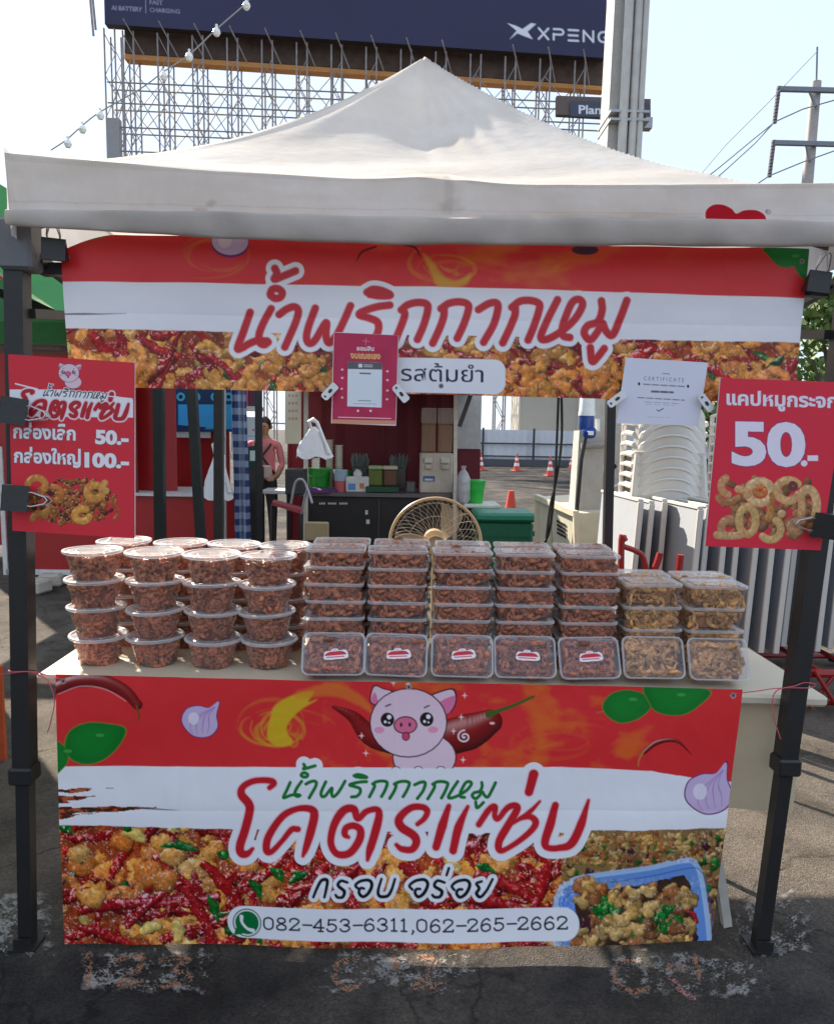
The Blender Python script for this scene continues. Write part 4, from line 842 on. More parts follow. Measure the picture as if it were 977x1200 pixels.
# ---- billboard on its steel frame
def billboard():
    Yb = 48.0
    def q(x, y, dy=0): return at(x, y, Yb + dy)
    e = empty('billboard', (at(420, 400, Yb).x, Yb, 0), 'huge dark blue advertising billboard on a steel lattice frame behind the canopy', 'billboard')
    A = Art([(120, -90), (712, -60), (709, 68), (123, 28)], 1.0, s2l((44, 44, 78)))
    A.c *= (.92 + .16 * fbm(A.X * .02, A.Y * .02, 3))[..., None]
    wt = s2l((224, 226, 236)); gy = s2l((150, 150, 172))
    A.poly([(594, 27), (604, 30), (612, 34), (622, 27), (628, 28), (618, 37), (624, 46), (613, 42), (606, 39), (597, 46), (605, 36)], wt)
    # the word, in stroked capitals
    x0, y0, sx, sy = 631, 33, 14, 12.5
    W = {'X': [[(0, 0), (.8, 1)], [(.8, 0), (0, 1)]], 'P': [[(0, 1), (0, .45)], [(0, 0), (.6, 0), (.8, .2), (.75, .42), (.55, .5), (0, .5)]], 'E': [[(.8, 0), (0, 0)], [(.75, .5), (0, .5)], [(.8, 1), (0, 1)]],
         'N': [[(0, 1), (0, 0), ], [(0, 0), (.8, 1)], [(.8, 1), (.8, 0)]], 'G': [[(.85, .15), (.6, 0), (.15, .1), (0, .5), (.15, .9), (.6, 1), (.82, .85), (.85, .55), (.5, .55)]]}
    for k, ch in enumerate('XPENG'):
        for p in W[ch]: A.stroke([(x0 + k * 17.5 + u * sx, y0 + k * 1.05 + v * sy * (1 - k * .01) + u * .7) for u, v in p], 2.3, wt, smooth=len(p) > 3)
    A.text('AI BATTERY', 131, 11.5, 36, 5, gy, slope=.06, off=.02); A.text('FAST', 176, 5, 15, 5, gy, slope=.06, off=.01); A.text('CHARGING', 176, 14, 35, 5, gy, slope=.06, off=.01)
    A.stroke([(171, -3), (171, 15)], .8, gy, smooth=False)
    A.build('printed_face', art_mat('billboard_print', .5, .02, 2), Yb, e)
    mb = MB(); P = [q(120, -90, .5), q(712, -60, .5), q(709, 67, .5), q(123, 28, .5)]; mb.plate(P, -.6); wbuild(mb, 'back_panel', mat('billboard_back', (.05, .045, .05), .7), e)
    st = mat('haze_paled_steel', (.30, .27, .26), .7, var=.3, scale=3); br = mat('brown_sheet', (.10, .065, .05), .8, var=.3, scale=2); og = mat('sunlit_orange', (.55, .25, .07), .7, var=.2)  # steel colour paled to stand in for the haze over distance
    mb = MB(); mb.plate([q(146, 31, 1.2), q(708, 68, 1.2), q(707, 100, 1.2), q(146, 62, 1.2)], -.5); wbuild(mb, 'lower_panel', br, e)
    mb = MB(); mb.plate([q(146, 63, .9), q(708, 101, .9), q(707, 106, .9), q(146, 69, .9)], -.7); wbuild(mb, 'sunlit_edge', og, e)  # orange paints the sunlight on the panel's lower edge
    # walkway lights bracket
    tops = [(126, 30)] + [(148 + k * 41.0, 33 + k * 2.75) for k in range(14)]
    zs = None
    for k, (x, y) in enumerate(tops):
        mb = MB(); w2 = .32; base = q(x, y, 0); X = base.x
        for (dx, dy) in ((-w2, 0), (w2, 0), (-w2, 1.1), (w2, 1.1)): mb.tube([(X + dx, Yb + .3 + dy, 0), (X + dx, Yb + .3 + dy, base.z)], .055, 5)
        zz = 0.0; j = 0
        while zz < base.z - 1.2:
            s_ = 1 if j % 2 else -1
            for dy in (0, 1.1): mb.tube([(X - w2 * s_, Yb + .3 + dy, zz), (X + w2 * s_, Yb + .3 + dy, zz + 1.2)], .028, 4)
            zz += 1.2; j += 1
        wbuild(mb, 'lattice_mast', st, e)
    xl, xr = q(124, 100).x, q(712, 100).x
    for k, z in enumerate((2, 6.0, 10.0, 12.2, 13.8, 15.4, 16.9, 18.4, 19.8, 21.2, 22.4)):
        for dy in (0.3, 1.4):
            wbuild(MB().tube([(xl, Yb + dy, z), (xr, Yb + dy, z - .5)], .05, 5), 'cross_rail', st, e)
    mb = MB(); r = random.Random(3)
    for k in range(len(tops) - 1):
        x0 = q(*tops[k]).x; x1 = q(*tops[k + 1]).x
        for z in (11, 15, 19): 
            mb.tube([(x0, Yb + .3, z), (x1, Yb + .3, z + 3.4)], .03, 4); mb.tube([(x1, Yb + 1.4, z), (x0, Yb + 1.4, z + 3.4)], .03, 4)
        for z in (9, 11.4, 13.8, 16.2, 18.6, 21):
            s_ = 1 if (k + int(z)) % 2 else -1; xa_, xb_ = (x0, x1) if s_ > 0 else (x1, x0)
            mb.tube([(xa_, Yb + .28, z), (xb_, Yb + .28, z + 2.4)], .026, 4)
            if (k * 3 + int(z)) % 3 == 0: mb.tube([(xb_, Yb + 1.38, z), (xa_, Yb + 1.38, z + 2.4)], .026, 4)
        if r.random() < .9:
            a = q(*tops[k + 1]); mb.tube([(a.x, Yb - .5, a.z + .3), (a.x + .8, Yb + 1, a.z - 1.2)], .05, 4)
    wbuild(mb, 'brace', st, e)
    wbuild(MB().box((q(131, 100).x, Yb + .2, 17.6), (.8, .5, 5.2)), 'control_box', mat('grey_box', (.3, .3, .3), .6), e)
    mb = MB()
    for dx in (0, .35): mb.tube([(q(108 + dx * 8, -10).x, Yb - .4, q(108, -10).z), (q(113 + dx * 8, 46).x, Yb - .4, q(113, 46).z + dx)], .07, 5)
    wbuild(mb, 'cable_bundle', st, e)
billboard()
def small_sign():
    Y = 32.0; A = Art([(668, 118), (760, 121), (760, 139), (668, 136)], 2.5, s2l((70, 78, 96)))
    A.text('Plan', 678, 133, 26, 10, s2l((226, 230, 236)), slope=.03, off=.02)
    c = at(700, 128, Y); e = empty('shop_sign', (c.x, Y, 0), 'small dark roadside sign lettered Plan beside the concrete post', 'sign')
    A.build('printed_face', board_print, Y, e)
    mb = MB().plate([at(652, 112, Y + .1), at(762, 116, Y + .1), at(762, 140, Y + .1), at(652, 134, Y + .1)], -.3); wbuild(mb, 'backing_board', mat('sign_brown', (.14, .1, .09), .7), e)
    x = at(735, 130, Y + .3); wbuild(MB().tube([(x.x, Y + .35, 0), (x.x, Y + .35, x.z)], .14, 8), 'pole', mat('sign_pole', (.2, .2, .2), .5), e)
small_sign()
# ---- concrete utility post with conduits, blue socket
conc = mat('concrete', (.40, .385, .36), .85, var=.14, scale=5, bump=.35, bscale=40)
def concrete_post():
    d = 6.4; Y = d + CAM.y
    top = at(736, -30, Y); bot = at(702, 640, Y); sl_ = (top - bot) / (top.z - bot.z); b0 = bot - sl_ * bot.z
    e = empty('concrete_post', b0, 'tall square concrete utility post with conduits rising behind the canopy', 'post')
    up = sl_ * (top.z + 1); w_ = .15
    mb = MB(); mb.tube([(0, 0, 0), up], [.158, .12], sq=True); mb.build('post_shaft', conc, e)
    pm = mat('conduit_grey', (.50, .49, .46), .6, var=.1)
    for dx, r in ((-.03, .035), (.045, .03), (.1, .024)):
        MB().tube([Vector((dx, -.2, 1.9)) + sl_ * 0, Vector((dx, -.19, 0)) + up], r, 10).build('conduit', pm, e, True)
    z = at(730, 148, Y).z; p = sl_ * z
    mb = MB()
    for k in (-.03, .03): mb.box(p + Vector((.01, -.02, k)), (.30, .40, .018))
    mb.box(p + Vector((.19, -.05, 0)), (.07, .08, .08)); mb.build('clamp_band', mat('galvanised', (.35, .36, .37), .4, .6), e)
    MB().tube([Vector((-.11, -.19, 1.62)), Vector((-.1, -.22, 1.3)), Vector((.02, -.24, 1.08)), Vector((.14, -.22, 1.12))], .02, 8).build('white_hose', mat('white_pvc', (.62, .62, .6), .4), e, True)
    MB().lathe([(0, 0), (.022, 0.002), (.022, -.01)], 12).build('bolt_hole', mat('dark_hole', (.01, .01, .01), .9), e, loc=(.05, -.158, 1.24)).rotation_euler.x = PI / 2
concrete_post()
def side_pillar():   # short sunlit pillar left of the post, with a socket
    d = 6.1; Y = d + CAM.y; a = at(681, 640, Y)
    b = at(690, 505, Y)
    e = empty('concrete_pillar', (a.x + .0, Y, 0), 'short weathered concrete pillar beside the tall post', 'pillar')
    MB().tube([(0, 0, 0), (b.x - a.x, 0, b.z)], [.115, .1], sq=True).build('pillar_shaft', conc, e)
    MB().tube([(-.09 + (b.x - a.x), -.13, b.z - .12), (.1 + (b.x - a.x), -.14, b.z - .1)], .022, 8).build('strap', mat('strap_grey', (.3, .29, .28), .6), e, True)
    s = at(687, 492, Y - .2); e2 = empty('power_socket', s, 'blue and white industrial power plug hanging on the concrete pillar', 'power socket')
    wm = mat('plug_white', (.6, .64, .66), .4); bl = mat('plug_blue', (.01, .05, .25), .4)
    MB().lathe([(0, .18), (.05, .178), (.058, .16), (.06, .07), (.064, .06), (.064, .03), (0, .03)], 16).build('cover', wm, e2, True)
    MB().lathe([(0, .03), (.056, .03), (.056, -.06), (.05, -.075), (0, -.075)], 16).build('plug_body', bl, e2, True)
    MB().lathe([(0, .03), (.05, .03), (.05, -.02), (0, -.03)], 16).build('plug_ring', bl, e2, True, loc=(.012, -.05, -.1)).rotation_euler.x = .5
    MB().box((.012, -.098, -.1), (.04, .02, .03)).build('plug_label', wm, e2)
    MB().tube([(0, 0, -.12), (-.03, -.01, -.3), (-.05, 0, -.8), (-.08, 0, -1.4)], .016, 8).build('cable', mat('black_cable', (.015, .015, .015), .5), e2, True)
side_pillar()
def hanging_cables():
    m = mat('black_cord', (.012, .012, .012), .5)
    for pts, lb in (([(655, 440), (652, 520), (650, 560), (648, 590), (643, 625), (634, 645), (632, 700)], 'left of the two thin black cables hanging below the upper banner'),
                    ([(657, 440), (658, 510), (652, 560), (645, 590), (640, 630), (636, 665), (634, 700)], 'right of the two thin black cables hanging below the upper banner')):
        o = MB().tube(smooth_pts([tuple(at(x, y, 2.0)) for x, y in pts], 5), .007, 6).build('power_cable', m, None, True); tag(o, lb, 'cable', 'hanging black cables')
hanging_cables()
# ---- utility pole with crossarms at the right, wires
def utility_pole():
    d = 27.0; Y = d + CAM.y
    bot = at(944, 230, Y); top = at(956, 96, Y); sl_ = (top - bot) / (top.z - bot.z)
    e = empty('utility_pole', bot - sl_ * bot.z, 'slim concrete utility pole with two crossarms and insulator strings at the right', 'utility pole')
    o = Vector(e.location)
    wbuild(MB().tube([o, top], [.26, .16], 10), 'pole_shaft', mat('pole_concrete', (.42, .38, .36), .8), e, True)
    gm = mat('crossarm_grey', (.2, .22, .25), .5)
    for i, (a, b) in enumerate((((912, 103), (1000, 108)), ((906, 166), (1000, 171)))):
        A, B = at(*a, Y - .25), at(*b, Y - .25)
        wbuild(MB().box((A + B) / 2, ((B - A).length, .14, .14), Matrix.Rotation(0, 3, 'Y')), 'crossarm', gm, e)
        m_ = (A * .4 + B * .6); c = at(956 - 8 * i, 128 + 62 * i, Y - .25)
        wbuild(MB().tube([A * .6 + B * .4, c], .05, 6), 'brace', gm, e)
        mb = MB(); s = A; t = at(a[0] - 5, a[1] + 40, Y - .25)
        for k in range(11):
            p = s.lerp(t, k / 10); mb.tube([p + Vector((0, 0, .04)), p - Vector((0, 0, .04))], .075, 8)
        mb.tube([s, t], .03, 5); wbuild(mb, 'insulator_string', mat('insulator', (.16, .14, .15), .4), e)
    wbuild(MB().tube([top, at(957, 55, Y)], .03, 5), 'lightning_rod', gm, e)
    wm = mat('wire_dark', (.26, .27, .29), .5)
    for i, P in enumerate(([(907, 143), (880, 165), (845, 194), (760, 262)], [(907, 143), (884, 168), (850, 199), (770, 270)], [(901, 206), (880, 220), (840, 246)], [(907, 143), (940, 128), (1010, 108)], [(901, 206), (940, 190), (1010, 165)], [(957, 60), (900, 120), (850, 170), (790, 240)])):
        L = [at(x, y, Y - .25 - i * .02) for x, y in P]; wbuild(MB().tube(L, .022 if i < 5 else .012, 5), 'wire', wm, e)
utility_pole()
def string_lights():
    d = 5.0; Y = d + CAM.y; m = mat('cord_grey', (.3, .3, .3), .6)
    P = [(300, -14), (289, 3), (254, 34), (222, 64), (192, 84), (165, 104), (118, 131), (97, 147), (78, 164), (60, 176)]
    e = empty('string_lights', at(222, 64, Y), 'string of white globe bulbs on a thin wire before the billboard frame', 'string lights')
    wbuild(MB().tube(smooth_pts([tuple(at(x, y, Y)) for x, y in P], 4), .004, 5), 'wire', m, e)
    bm = mat('bulb_white', (.8, .8, .78), .2, var=.02)
    for x, y in ((289, 4), (254, 35), (222, 64), (192, 87), (118, 133), (97, 149), (80, 166)):
        p = at(x, y + 3, Y); r = .024
        mb = MB().lathe([(.0, -r), (r * .6, -r * .8), (r, 0), (r * .75, r * .7), (r * .3, r * 1.2), (r * .3, r * 1.9), (0, r * 1.9)], 12); mb.v = [tuple(Vector(v) + p) for v in mb.v]
        wbuild(mb, 'bulb', bm, e, True)
string_lights()
# ---- trees at the right
lf1 = mat('leaf_green', (.10, .16, .035), .6, var=.35, scale=3, bump=0); bark = mat('bark', (.09, .07, .05), .9, var=.3)
def tree(px, d, h, rad, seed, label, n=2600):
    Y = d + CAM.y; x = at(px, 505, Y).x; e = empty('tree', (x, Y, 0), label, 'tree', 'trees behind the stall')
    r = random.Random(seed)
    mb = MB().tube([(0, 0, 0), (.05, 0, h * .4), (-.05, .05, h * .8)], [rad * .09, rad * .06, rad * .02], 8)
    cl = []
    for k in range(16):
        a = r.uniform(0, 6.28); z = h * r.uniform(.2, .95); q = rad * r.uniform(.35, .9) * (1 - .3 * abs(z / h - .5))
        p = Vector((q * math.cos(a), q * math.sin(a), z)); cl.append((p, rad * r.uniform(.25, .5)))
        mb.tube([(0, 0, z * .6), p * .6 + Vector((0, 0, z * .3)), p], [rad * .03, rad * .02, rad * .008], 5)
    mb.build('trunk', bark, e, True)
    lb = MB(); rr = np.random.RandomState(seed)
    for k in range(n):
        p, q = cl[rr.randint(len(cl))]; v = rr.normal(size=3); v = v / np.linalg.norm(v) * q * rr.uniform(.5, 1.05) ** .6
        c = p + Vector(v); s = rr.uniform(.05, .11) * max(1, rad / 1.2)
        a = Vector(rr.normal(size=3)).normalized() * s; b = a.cross(Vector(rr.normal(size=3))).normalized() * s * .5
        lb.add([c - a, c + b, c + a, c - b], [(0, 1, 2, 3)])
    lb.build('crown', lf1, e)
tree(972, 9.5, 3.5, .85, 3, 'leafy green shrub tree right of the upper banner, behind the right price board')
tree(1030, 12, 4.3, 1.5, 4, 'dense green tree at the right edge behind the right pole')
tree(842, 12, 2.2, .7, 5, 'small dark green bush behind the stacked white chairs')
# ================================================================== THE STALL
fab = art_mat('canopy_fabric', .75, .09, 16, transl=.34, dirt=.12, spec=.15)
char = mat('charcoal_powder_coat', (.016, .015, .016), .45, var=.15, bump=.03)
gplast = mat('grey_plastic', (.13, .13, .14), .5, var=.08)
def canopy():
    e = empty('canopy_tent', (0, 1.2, 0), 'white peaked pop-up canopy on charcoal legs over the food stall', 'canopy')
    Yf = -.075
    fl = at(5, 179, Yf); fr = at(1003, 214, Yf); pk = at(497, 71, 1.2)
    wv = Art([(0, 0), (1, 0), (1, 1), (0, 1)], 1, WHITE)   # only to hold a colour grid
    # roof: a stretched pyramid, hips pulled straight, faces sagging, creases fanning from the peak
    N = 181; g = np.linspace(-1, 1, N); U, V = np.meshgrid(g, g)
    fx = (U + 1) / 2
    bx = fl.x + (fr.x - fl.x) * fx; bz = fl.z + (fr.z - fl.z) * fx; by = Yf + (V + 1) / 2 * 2.5
    au, av = np.abs(U), np.abs(V); m_ = np.maximum(au, av); mn = np.minimum(au, av); hip = mn / np.maximum(m_, 1e-6)
    t = 1 - m_; H = pk.z - (fl.z + fr.z) / 2
    h = H * (t ** 1.45) * (1 - .13 * (1 - hip) ** 2 * np.sin(np.clip(t, 0, 1) * PI))
    ang = np.arctan2(V, U); edge = np.clip(m_, 0, 1) ** 6
    sag = -.035 * edge * np.cos(np.clip(mn, 0, 1) * PI / 2) ** 1 * (1 - np.exp(-(mn / .12) ** 2) * .45)
    wr = .006 * np.sin(ang * 26 + 3 * np.sin(ang * 5)) * np.exp(-((m_ - .25) / .25) ** 2) + .006 * np.sin(U * 9 + m_ * 26 + 2 * fbm(U * 3 + 9, V * 3 + 9, 3)) * np.clip((m_ - .55) * 3, 0, 1) * (1 - edge)
    wr = wr + .006 * (fbm(U * 3 + 20, V * 6 + 20, 8, 2) - .5) * (m_ > .05)
    Zr = bz + h + sag + wr * .9 + .004 * np.exp(-((au - av) / .012) ** 2) * (t > .02)
    sx = 0; X = bx + (pk.x - (fl.x + fr.x) / 2) * t; Yr = by
    P = np.stack([X, Yr, Zr], -1) - np.array(e.location)
    i = np.arange(N * N).reshape(N, N); me = bpy.data.meshes.new('canopy_roof')
    me.from_pydata(P.reshape(-1, 3).tolist(), [], np.stack([i[:-1, :-1], i[:-1, 1:], i[1:, 1:], i[1:, :-1]], -1).reshape(-1, 4).tolist())
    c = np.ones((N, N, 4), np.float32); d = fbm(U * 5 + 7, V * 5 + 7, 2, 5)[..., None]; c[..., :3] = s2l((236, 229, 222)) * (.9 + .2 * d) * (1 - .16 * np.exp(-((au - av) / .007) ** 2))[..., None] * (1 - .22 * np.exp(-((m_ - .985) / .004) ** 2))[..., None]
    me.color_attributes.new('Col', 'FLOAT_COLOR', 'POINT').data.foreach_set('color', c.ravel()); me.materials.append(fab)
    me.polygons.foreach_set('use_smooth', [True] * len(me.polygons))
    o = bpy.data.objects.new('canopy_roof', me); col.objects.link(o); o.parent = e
    e_z = lambda u: fl.z + (fr.z - fl.z) * u + (-.035 * math.cos(abs(2 * u - 1) * PI / 2) * (1 - math.exp(-((2 * u - 1) / .12) ** 2) * .45))
    # front valance with its mark, hanging from the eave; rolled hem strip in front of its lower edge
    A = Art([(5, 179), (1003, 214), (1001, 262), (8, 249)], 1.25, s2l((232, 226, 222)))
    A.c *= (.93 + .1 * fbm(A.X * .02, A.Y * .06, 5)[..., None])
    for x, y, rx, ry, o_ in ((525, 222, 5, 18, .35), (528, 240, 12, 8, .25), (280, 258, 40, 5, .3), (235, 244, 6, 3, .6), (248, 236, 5, 3, .6), (600, 260, 26, 8, .35), (770, 256, 40, 5, .3), (690, 255, 30, 4, .25)):
        A.poly([(x + rx * 1.3 * math.cos(t) * (.6 + .8 * vnoise(np.array([t * 1.7 + x]), np.array([y * .1]), 4)[0]), y + ry * 1.3 * math.sin(t) * (.6 + .8 * vnoise(np.array([t * 1.7 + x]), np.array([y * .1]), 4)[0])) for t in np.linspace(0, 6.1, 16)], s2l((128, 116, 104)), smooth=True, op=o_ * .5, soft=6)
    for v_ in (.06, .10, .80): A.c *= (1 - .16 * np.exp(-((A.V - v_) * 55) ** 2) * (np.sin(A.X * 3.1) > -.5))[..., None]   # stitching
    for pts in ([(832, 276), (825, 262), (824, 246), (833, 236), (846, 235), (857, 241), (863, 248), (872, 244), (886, 244), (896, 250), (898, 259), (890, 268), (870, 276)],):
        A.poly(pts, s2l((238, 226, 228)), smooth=True); p = np.array(pts, float); ce = p.mean(0); A.poly(ce + (p - ce) * .95, s2l((190, 26, 44)), smooth=True)
    A.ell(899.5, 246.5, 3.6, 3, s2l((150, 60, 80))); A.ell(899.5, 246.5, 2.9, 2.3, s2l((214, 214, 220))); A.text('R', 898, 248.4, 3, 3.4, s2l((150, 60, 80)))
    def disp(s):
        u = (s.X - 5) / 998; v = s.V
        return .018 * np.sin(v * PI) * .6 * np.sin(u * 14 + 1) * .5 + .010 * (fbm(u * 16, v * 1.2, 6, 3) - .5) + .004 * np.sin(u * 90) * v - .012 * np.exp(-((u - .521) / .02) ** 2) * (1 - v)
    # top edge follows the sagging eave
    u_ = (A.X - 5) / 998; A.Y = A.Y + (np.vectorize(lambda q: (fl.z + (fr.z - fl.z) * q - e_z(q)))(u_[0]) * 445)[None, :] * (1 - A.V)
    A.build('valance', fab, Yf, e, disp)
    mb_n = 220; rings = []
    for k in range(mb_n + 1):
        u = k / mb_n; x = 8 + 993 * u; y0 = 246 + 15 * u - 1.5 * math.sin(u * 9); y1 = 264 + 20 * math.sin(min(1, u * 1.9) * PI / 2) + 6 * u
        a = at(x, y0, Yf - .006); b = at(x, y1, Yf - .006); hh = (a.z - b.z) / 2; c = (a + b) / 2; fat = .006 + .006 * u + .002 * math.sin(u * 40) + .002 * math.sin(u * 93)
        hh *= 1 + .03 * math.sin(u * 31) + .03 * math.sin(u * 57)
        rings.append([c + Vector((0, -fat * math.cos(q) - (.004 if math.cos(q) > 0 else 0), hh * math.sin(q))) for q in np.linspace(0, 2 * PI, 14, endpoint=False)])
    mb = MB().loops(rings, True, True); ob = wbuild(mb, 'rolled_hem', fab, e, True, 80)
    def paint(ob, c, k=.12):
        n = len(ob.data.vertices); co = np.empty(n * 3); ob.data.vertices.foreach_get('co', co); co = co.reshape(-1, 3)
        q = np.ones((n, 4), np.float32); q[:, :3] = s2l(c) * (1 - k + 2 * k * fbm(co[:, 0] * 7 + 40, co[:, 2] * 9 + co[:, 1] * 4 + 40, 9, 4))[:, None]
        ob.data.color_attributes.new('Col', 'FLOAT_COLOR', 'POINT').data.foreach_set('color', q.ravel())
    paint(ob, (208, 200, 194), .22)
    # side and rear valances
    for nm, a, b in (('left', (fl.x, Yf), (fl.x, Yf + 2.5)), ('right', (fr.x, Yf), (fr.x, Yf + 2.5)), ('rear', (fl.x, Yf + 2.5), (fr.x, Yf + 2.5))):
        mb = MB(); n = 60
        for k in range(n):
            for j in range(2):
                def pt(kk, jj):
                    u = kk / n; x = a[0] + (b[0] - a[0]) * u; y = a[1] + (b[1] - a[1]) * u
                    z = fl.z + (fr.z - fl.z) * (x - fl.x) / (fr.x - fl.x) - .035 * math.sin(u * PI) + .014 - .21 * jj / 2
                    w_ = .01 * math.sin(u * 40 + jj) * jj / 2
                    return (x + (w_ if nm != 'rear' else 0), y + (w_ if nm == 'rear' else 0), z)
                mb.add([pt(k, j), pt(k + 1, j), pt(k + 1, j + 1), pt(k, j + 1)], [(0, 1, 2, 3)])
        paint(wbuild(mb, 'valance', fab, e, True), (214, 214, 220))
    # legs
    def leg(t, b, zsplit, r0=.0245, r1=.019):
        t = Vector(t); b = Vector(b); s_ = (zsplit - b.z) / (t.z - b.z); m = b.lerp(t, s_)
        o = wbuild(MB().tube([m, t], r0, sq=True), 'leg', char, e)
        w2 = MB().tube([b, m + (t - b) * .02], r1, sq=True); o2 = wbuild(w2, 'inner_tube', char, o) if 0 else None
        off = Vector(e.location); w2.v = [tuple(Vector(v) - off) for v in w2.v]; o2 = w2.build('inner_tube', char, o)
        f = MB().box(b + Vector((0, 0, .004)), (.075, .085, .008)); f.box(b + Vector((0, -.03, .02)), (.05, .008, .03)); f.v = [tuple(Vector(v) - off) for v in f.v]; f.build('foot_plate', char, o)
        j = MB().box(m + Vector((0, -.004, .0)), (.066, .066, .05), bev=.006); j.v = [tuple(Vector(v) - off) for v in j.v]; j.build('height_lock', char, o)
        hd = MB().box(t + Vector((.008, 0, -.035)), (.085, .075, .13), bev=.008); hd.v = [tuple(Vector(v) - off) for v in hd.v]; hd.build('corner_bracket', gplast, o)
    lb = at(33, 1104, 0); lb.z = .0; lt = at(20, 272, 0)
    rb = at(889, 1112, 0); rb.z = .0; rt = at(1001, 300, 0)
    leg(lt, lb, at(30, 905, 0).z); leg(rt, rb, at(918, 895, 0).z)
    leg(lt + Vector((-.02, 2.3, 0)), (lt.x - .05, 2.3, 0), .8); leg((1.17, 2.3, rt.z), (1.22, 2.3, 0), .8)
    # scissor truss under the eaves
    def truss(a, b, drop=.26):
        a = Vector(a); b = Vector(b); mb = MB(); off = Vector(e.location); m = (a + b) / 2; d = Vector((0, 0, -drop)); nrm = (b - a).cross(Vector((0, 0, 1))).normalized() * .012
        for s0, s1 in ((a, m), (m, b)):
            for p, q, s_ in ((s0, s1 + d * .55, 1), (s0 + d * .55, s1, -1)):
                mb.tube([p + nrm * s_, q + nrm * s_], .0125, sq=True)
        mb.v = [tuple(Vector(v) - off) for v in mb.v]; mb.build('truss_bar', char, e)
    f0 = lt + Vector((.03, .02, -.06)); f1 = rt + Vector((-.03, .02, -.06)); r0 = lt + Vector((.01, 2.28, -.06)); r1 = Vector((1.15, 2.28, f1.z))
    wbuild(MB().tube([f0 + Vector((0, .05, -.02)), f0.lerp(f1, .5) + Vector((0, .09, .02))], .016, sq=True), 'truss_bar', char, e)
    wbuild(MB().tube([f1 + Vector((0, .05, -.02)), f0.lerp(f1, .5) + Vector((0, .09, .02))], .016, sq=True), 'truss_bar', char, e)
    truss(f0, r0); truss(f1, r1); truss(r0, r1)
    ctr = Vector((pk.x, 1.2, pk.z - .03)); 
    for p in (f0, f1, r0, r1): wbuild(MB().tube([p + Vector((0, 0, .08)), p.lerp(ctr, .5) + Vector((0, 0, -.08)), ctr], .011, sq=True), 'roof_strut', char, e)
canopy()
# ---- clips, twine
blk = mat('black_clip', (.018, .018, .018), .35, var=.1); wire_m = mat('steel_wire', (.55, .55, .55), .25, .9); wht_clip = mat('white_steel', (.7, .7, .7), .35, .3)
def binder_clip(p, s, rz, rx, label, handles=1):
    e = empty('binder_clip', p, label, 'binder clip', 'black binder clips')
    prof = [(-.5, -.32), (-.46, -.34), (.44, -.05), (.5, -.02), (.5, .02), (.44, .05), (-.46, .34), (-.5, .32)]
    mb = MB().loops([[Vector((x * s, -.55 * s if k == 0 else .55 * s, z * s * .9)) for x, z in prof] for k in (0, 1)], True, True); mb.build('clip_body', blk, e)
    for sg in (-1, 1):
        q = [(.48, -.28, .02 * sg), (.62, -.3, .06 * sg), (1.25, -.14, .2 * sg), (1.36, 0, .22 * sg), (1.25, .14, .2 * sg), (.62, .3, .06 * sg), (.48, .28, .02 * sg)]
        MB().tube([(x * s, y * s, z * s) for x, y, z in q], .022 * s + .0006, 6).build('wire_handle', wire_m, e, True)
    e.rotation_euler = (rx, 0, rz) if not isinstance(rz, Matrix) else rz.to_euler()
    return e
# clip body x axis = towards the handles; y = width; z = thickness
def clip_rot(xdir, ydir):
    x = Vector(xdir).normalized(); y = Vector(ydir).normalized(); z = x.cross(y).normalized(); y = z.cross(x)
    return Matrix((x, y, z)).transposed()
binder_clip(at(18, 482, -.075), .062, clip_rot((1, 0, -.12), (0, .1, 1)), 0, 'black binder clip on the left price board, beside its lettering')
binder_clip(at(20, 584, -.075), .062, clip_rot((1, 0, -.06), (0, .1, 1)), 0, 'black binder clip on the left price board, beside its pork rind picture')
binder_clip(at(965, 616, -.08), .060, clip_rot((-1, 0, .1), (0, .1, -1)), 0, 'black binder clip on the right price board')
binder_clip(at(64, 292, .0), .055, clip_rot((.1, -.3, 1), (1, 0, .25)), 0, 'black binder clip at the left upper corner of the long banner')
binder_clip(at(958, 330, .0), .055, clip_rot((.1, -.3, 1), (1, 0, -.12)), 0, 'black binder clip at the right upper corner of the long banner')
def flat_clip(x0, y0, x1, y1, label):
    a = at(x0, y0, -.02); b = at(x1, y1, -.02); L = (b - a).length; e = empty('flat_clip', (a + b) / 2, label, 'clip', 'white metal clips')
    mb = MB(); w_ = .011
    ax = (b - a).normalized(); ay = Vector((0, -1, 0)).cross(ax).normalized()
    def pt(u, v, d): return ax * u * L / 2 + ay * v * w_ + Vector((0, -d, 0))
    out = [(-1, -.6), (-.8, -1), (.85, -1), (1, -.7), (1, .7), (.85, 1), (-.8, 1), (-1, .6)]
    mb.loops([[pt(u, v, 0) for u, v in out], [pt(u, v, .006) for u, v in out]], True, True)
    mb.build('clip_body', wht_clip, e)
    mb = MB(); o2 = [(.1 + .28 * math.cos(t), .38 * math.sin(t)) for t in np.linspace(0, 2 * PI, 12, endpoint=False)]
    mb.add([pt(u, v, .0075) for u, v in o2], [tuple(range(12))[::-1]]); mb.add([pt(-.7 + .1 * math.cos(t), .3 * math.sin(t), .0075) for t in np.linspace(0, 2 * PI, 10, endpoint=False)], [tuple(range(10))[::-1]])
    mb.build('slot', blk, e)
flat_clip(379, 467, 394, 451, 'white metal clip at the left edge of the pink payment board'); flat_clip(462, 452, 477, 470, 'white metal clip at the right edge of the pink payment board')
flat_clip(712, 475, 731, 461, 'white metal clip at the left edge of the certificate'); flat_clip(819, 463, 833, 481, 'white metal clip at the right edge of the certificate')
pink = mat('pink_twine', (.55, .09, .12), .8)
def twine(P, label, r=.0016):
    o = MB().tube(smooth_pts([tuple(at(x, y, d)) for x, y, d in P], 6), r, 5).build('pink_twine', pink, None, True); tag(o, label, 'string')
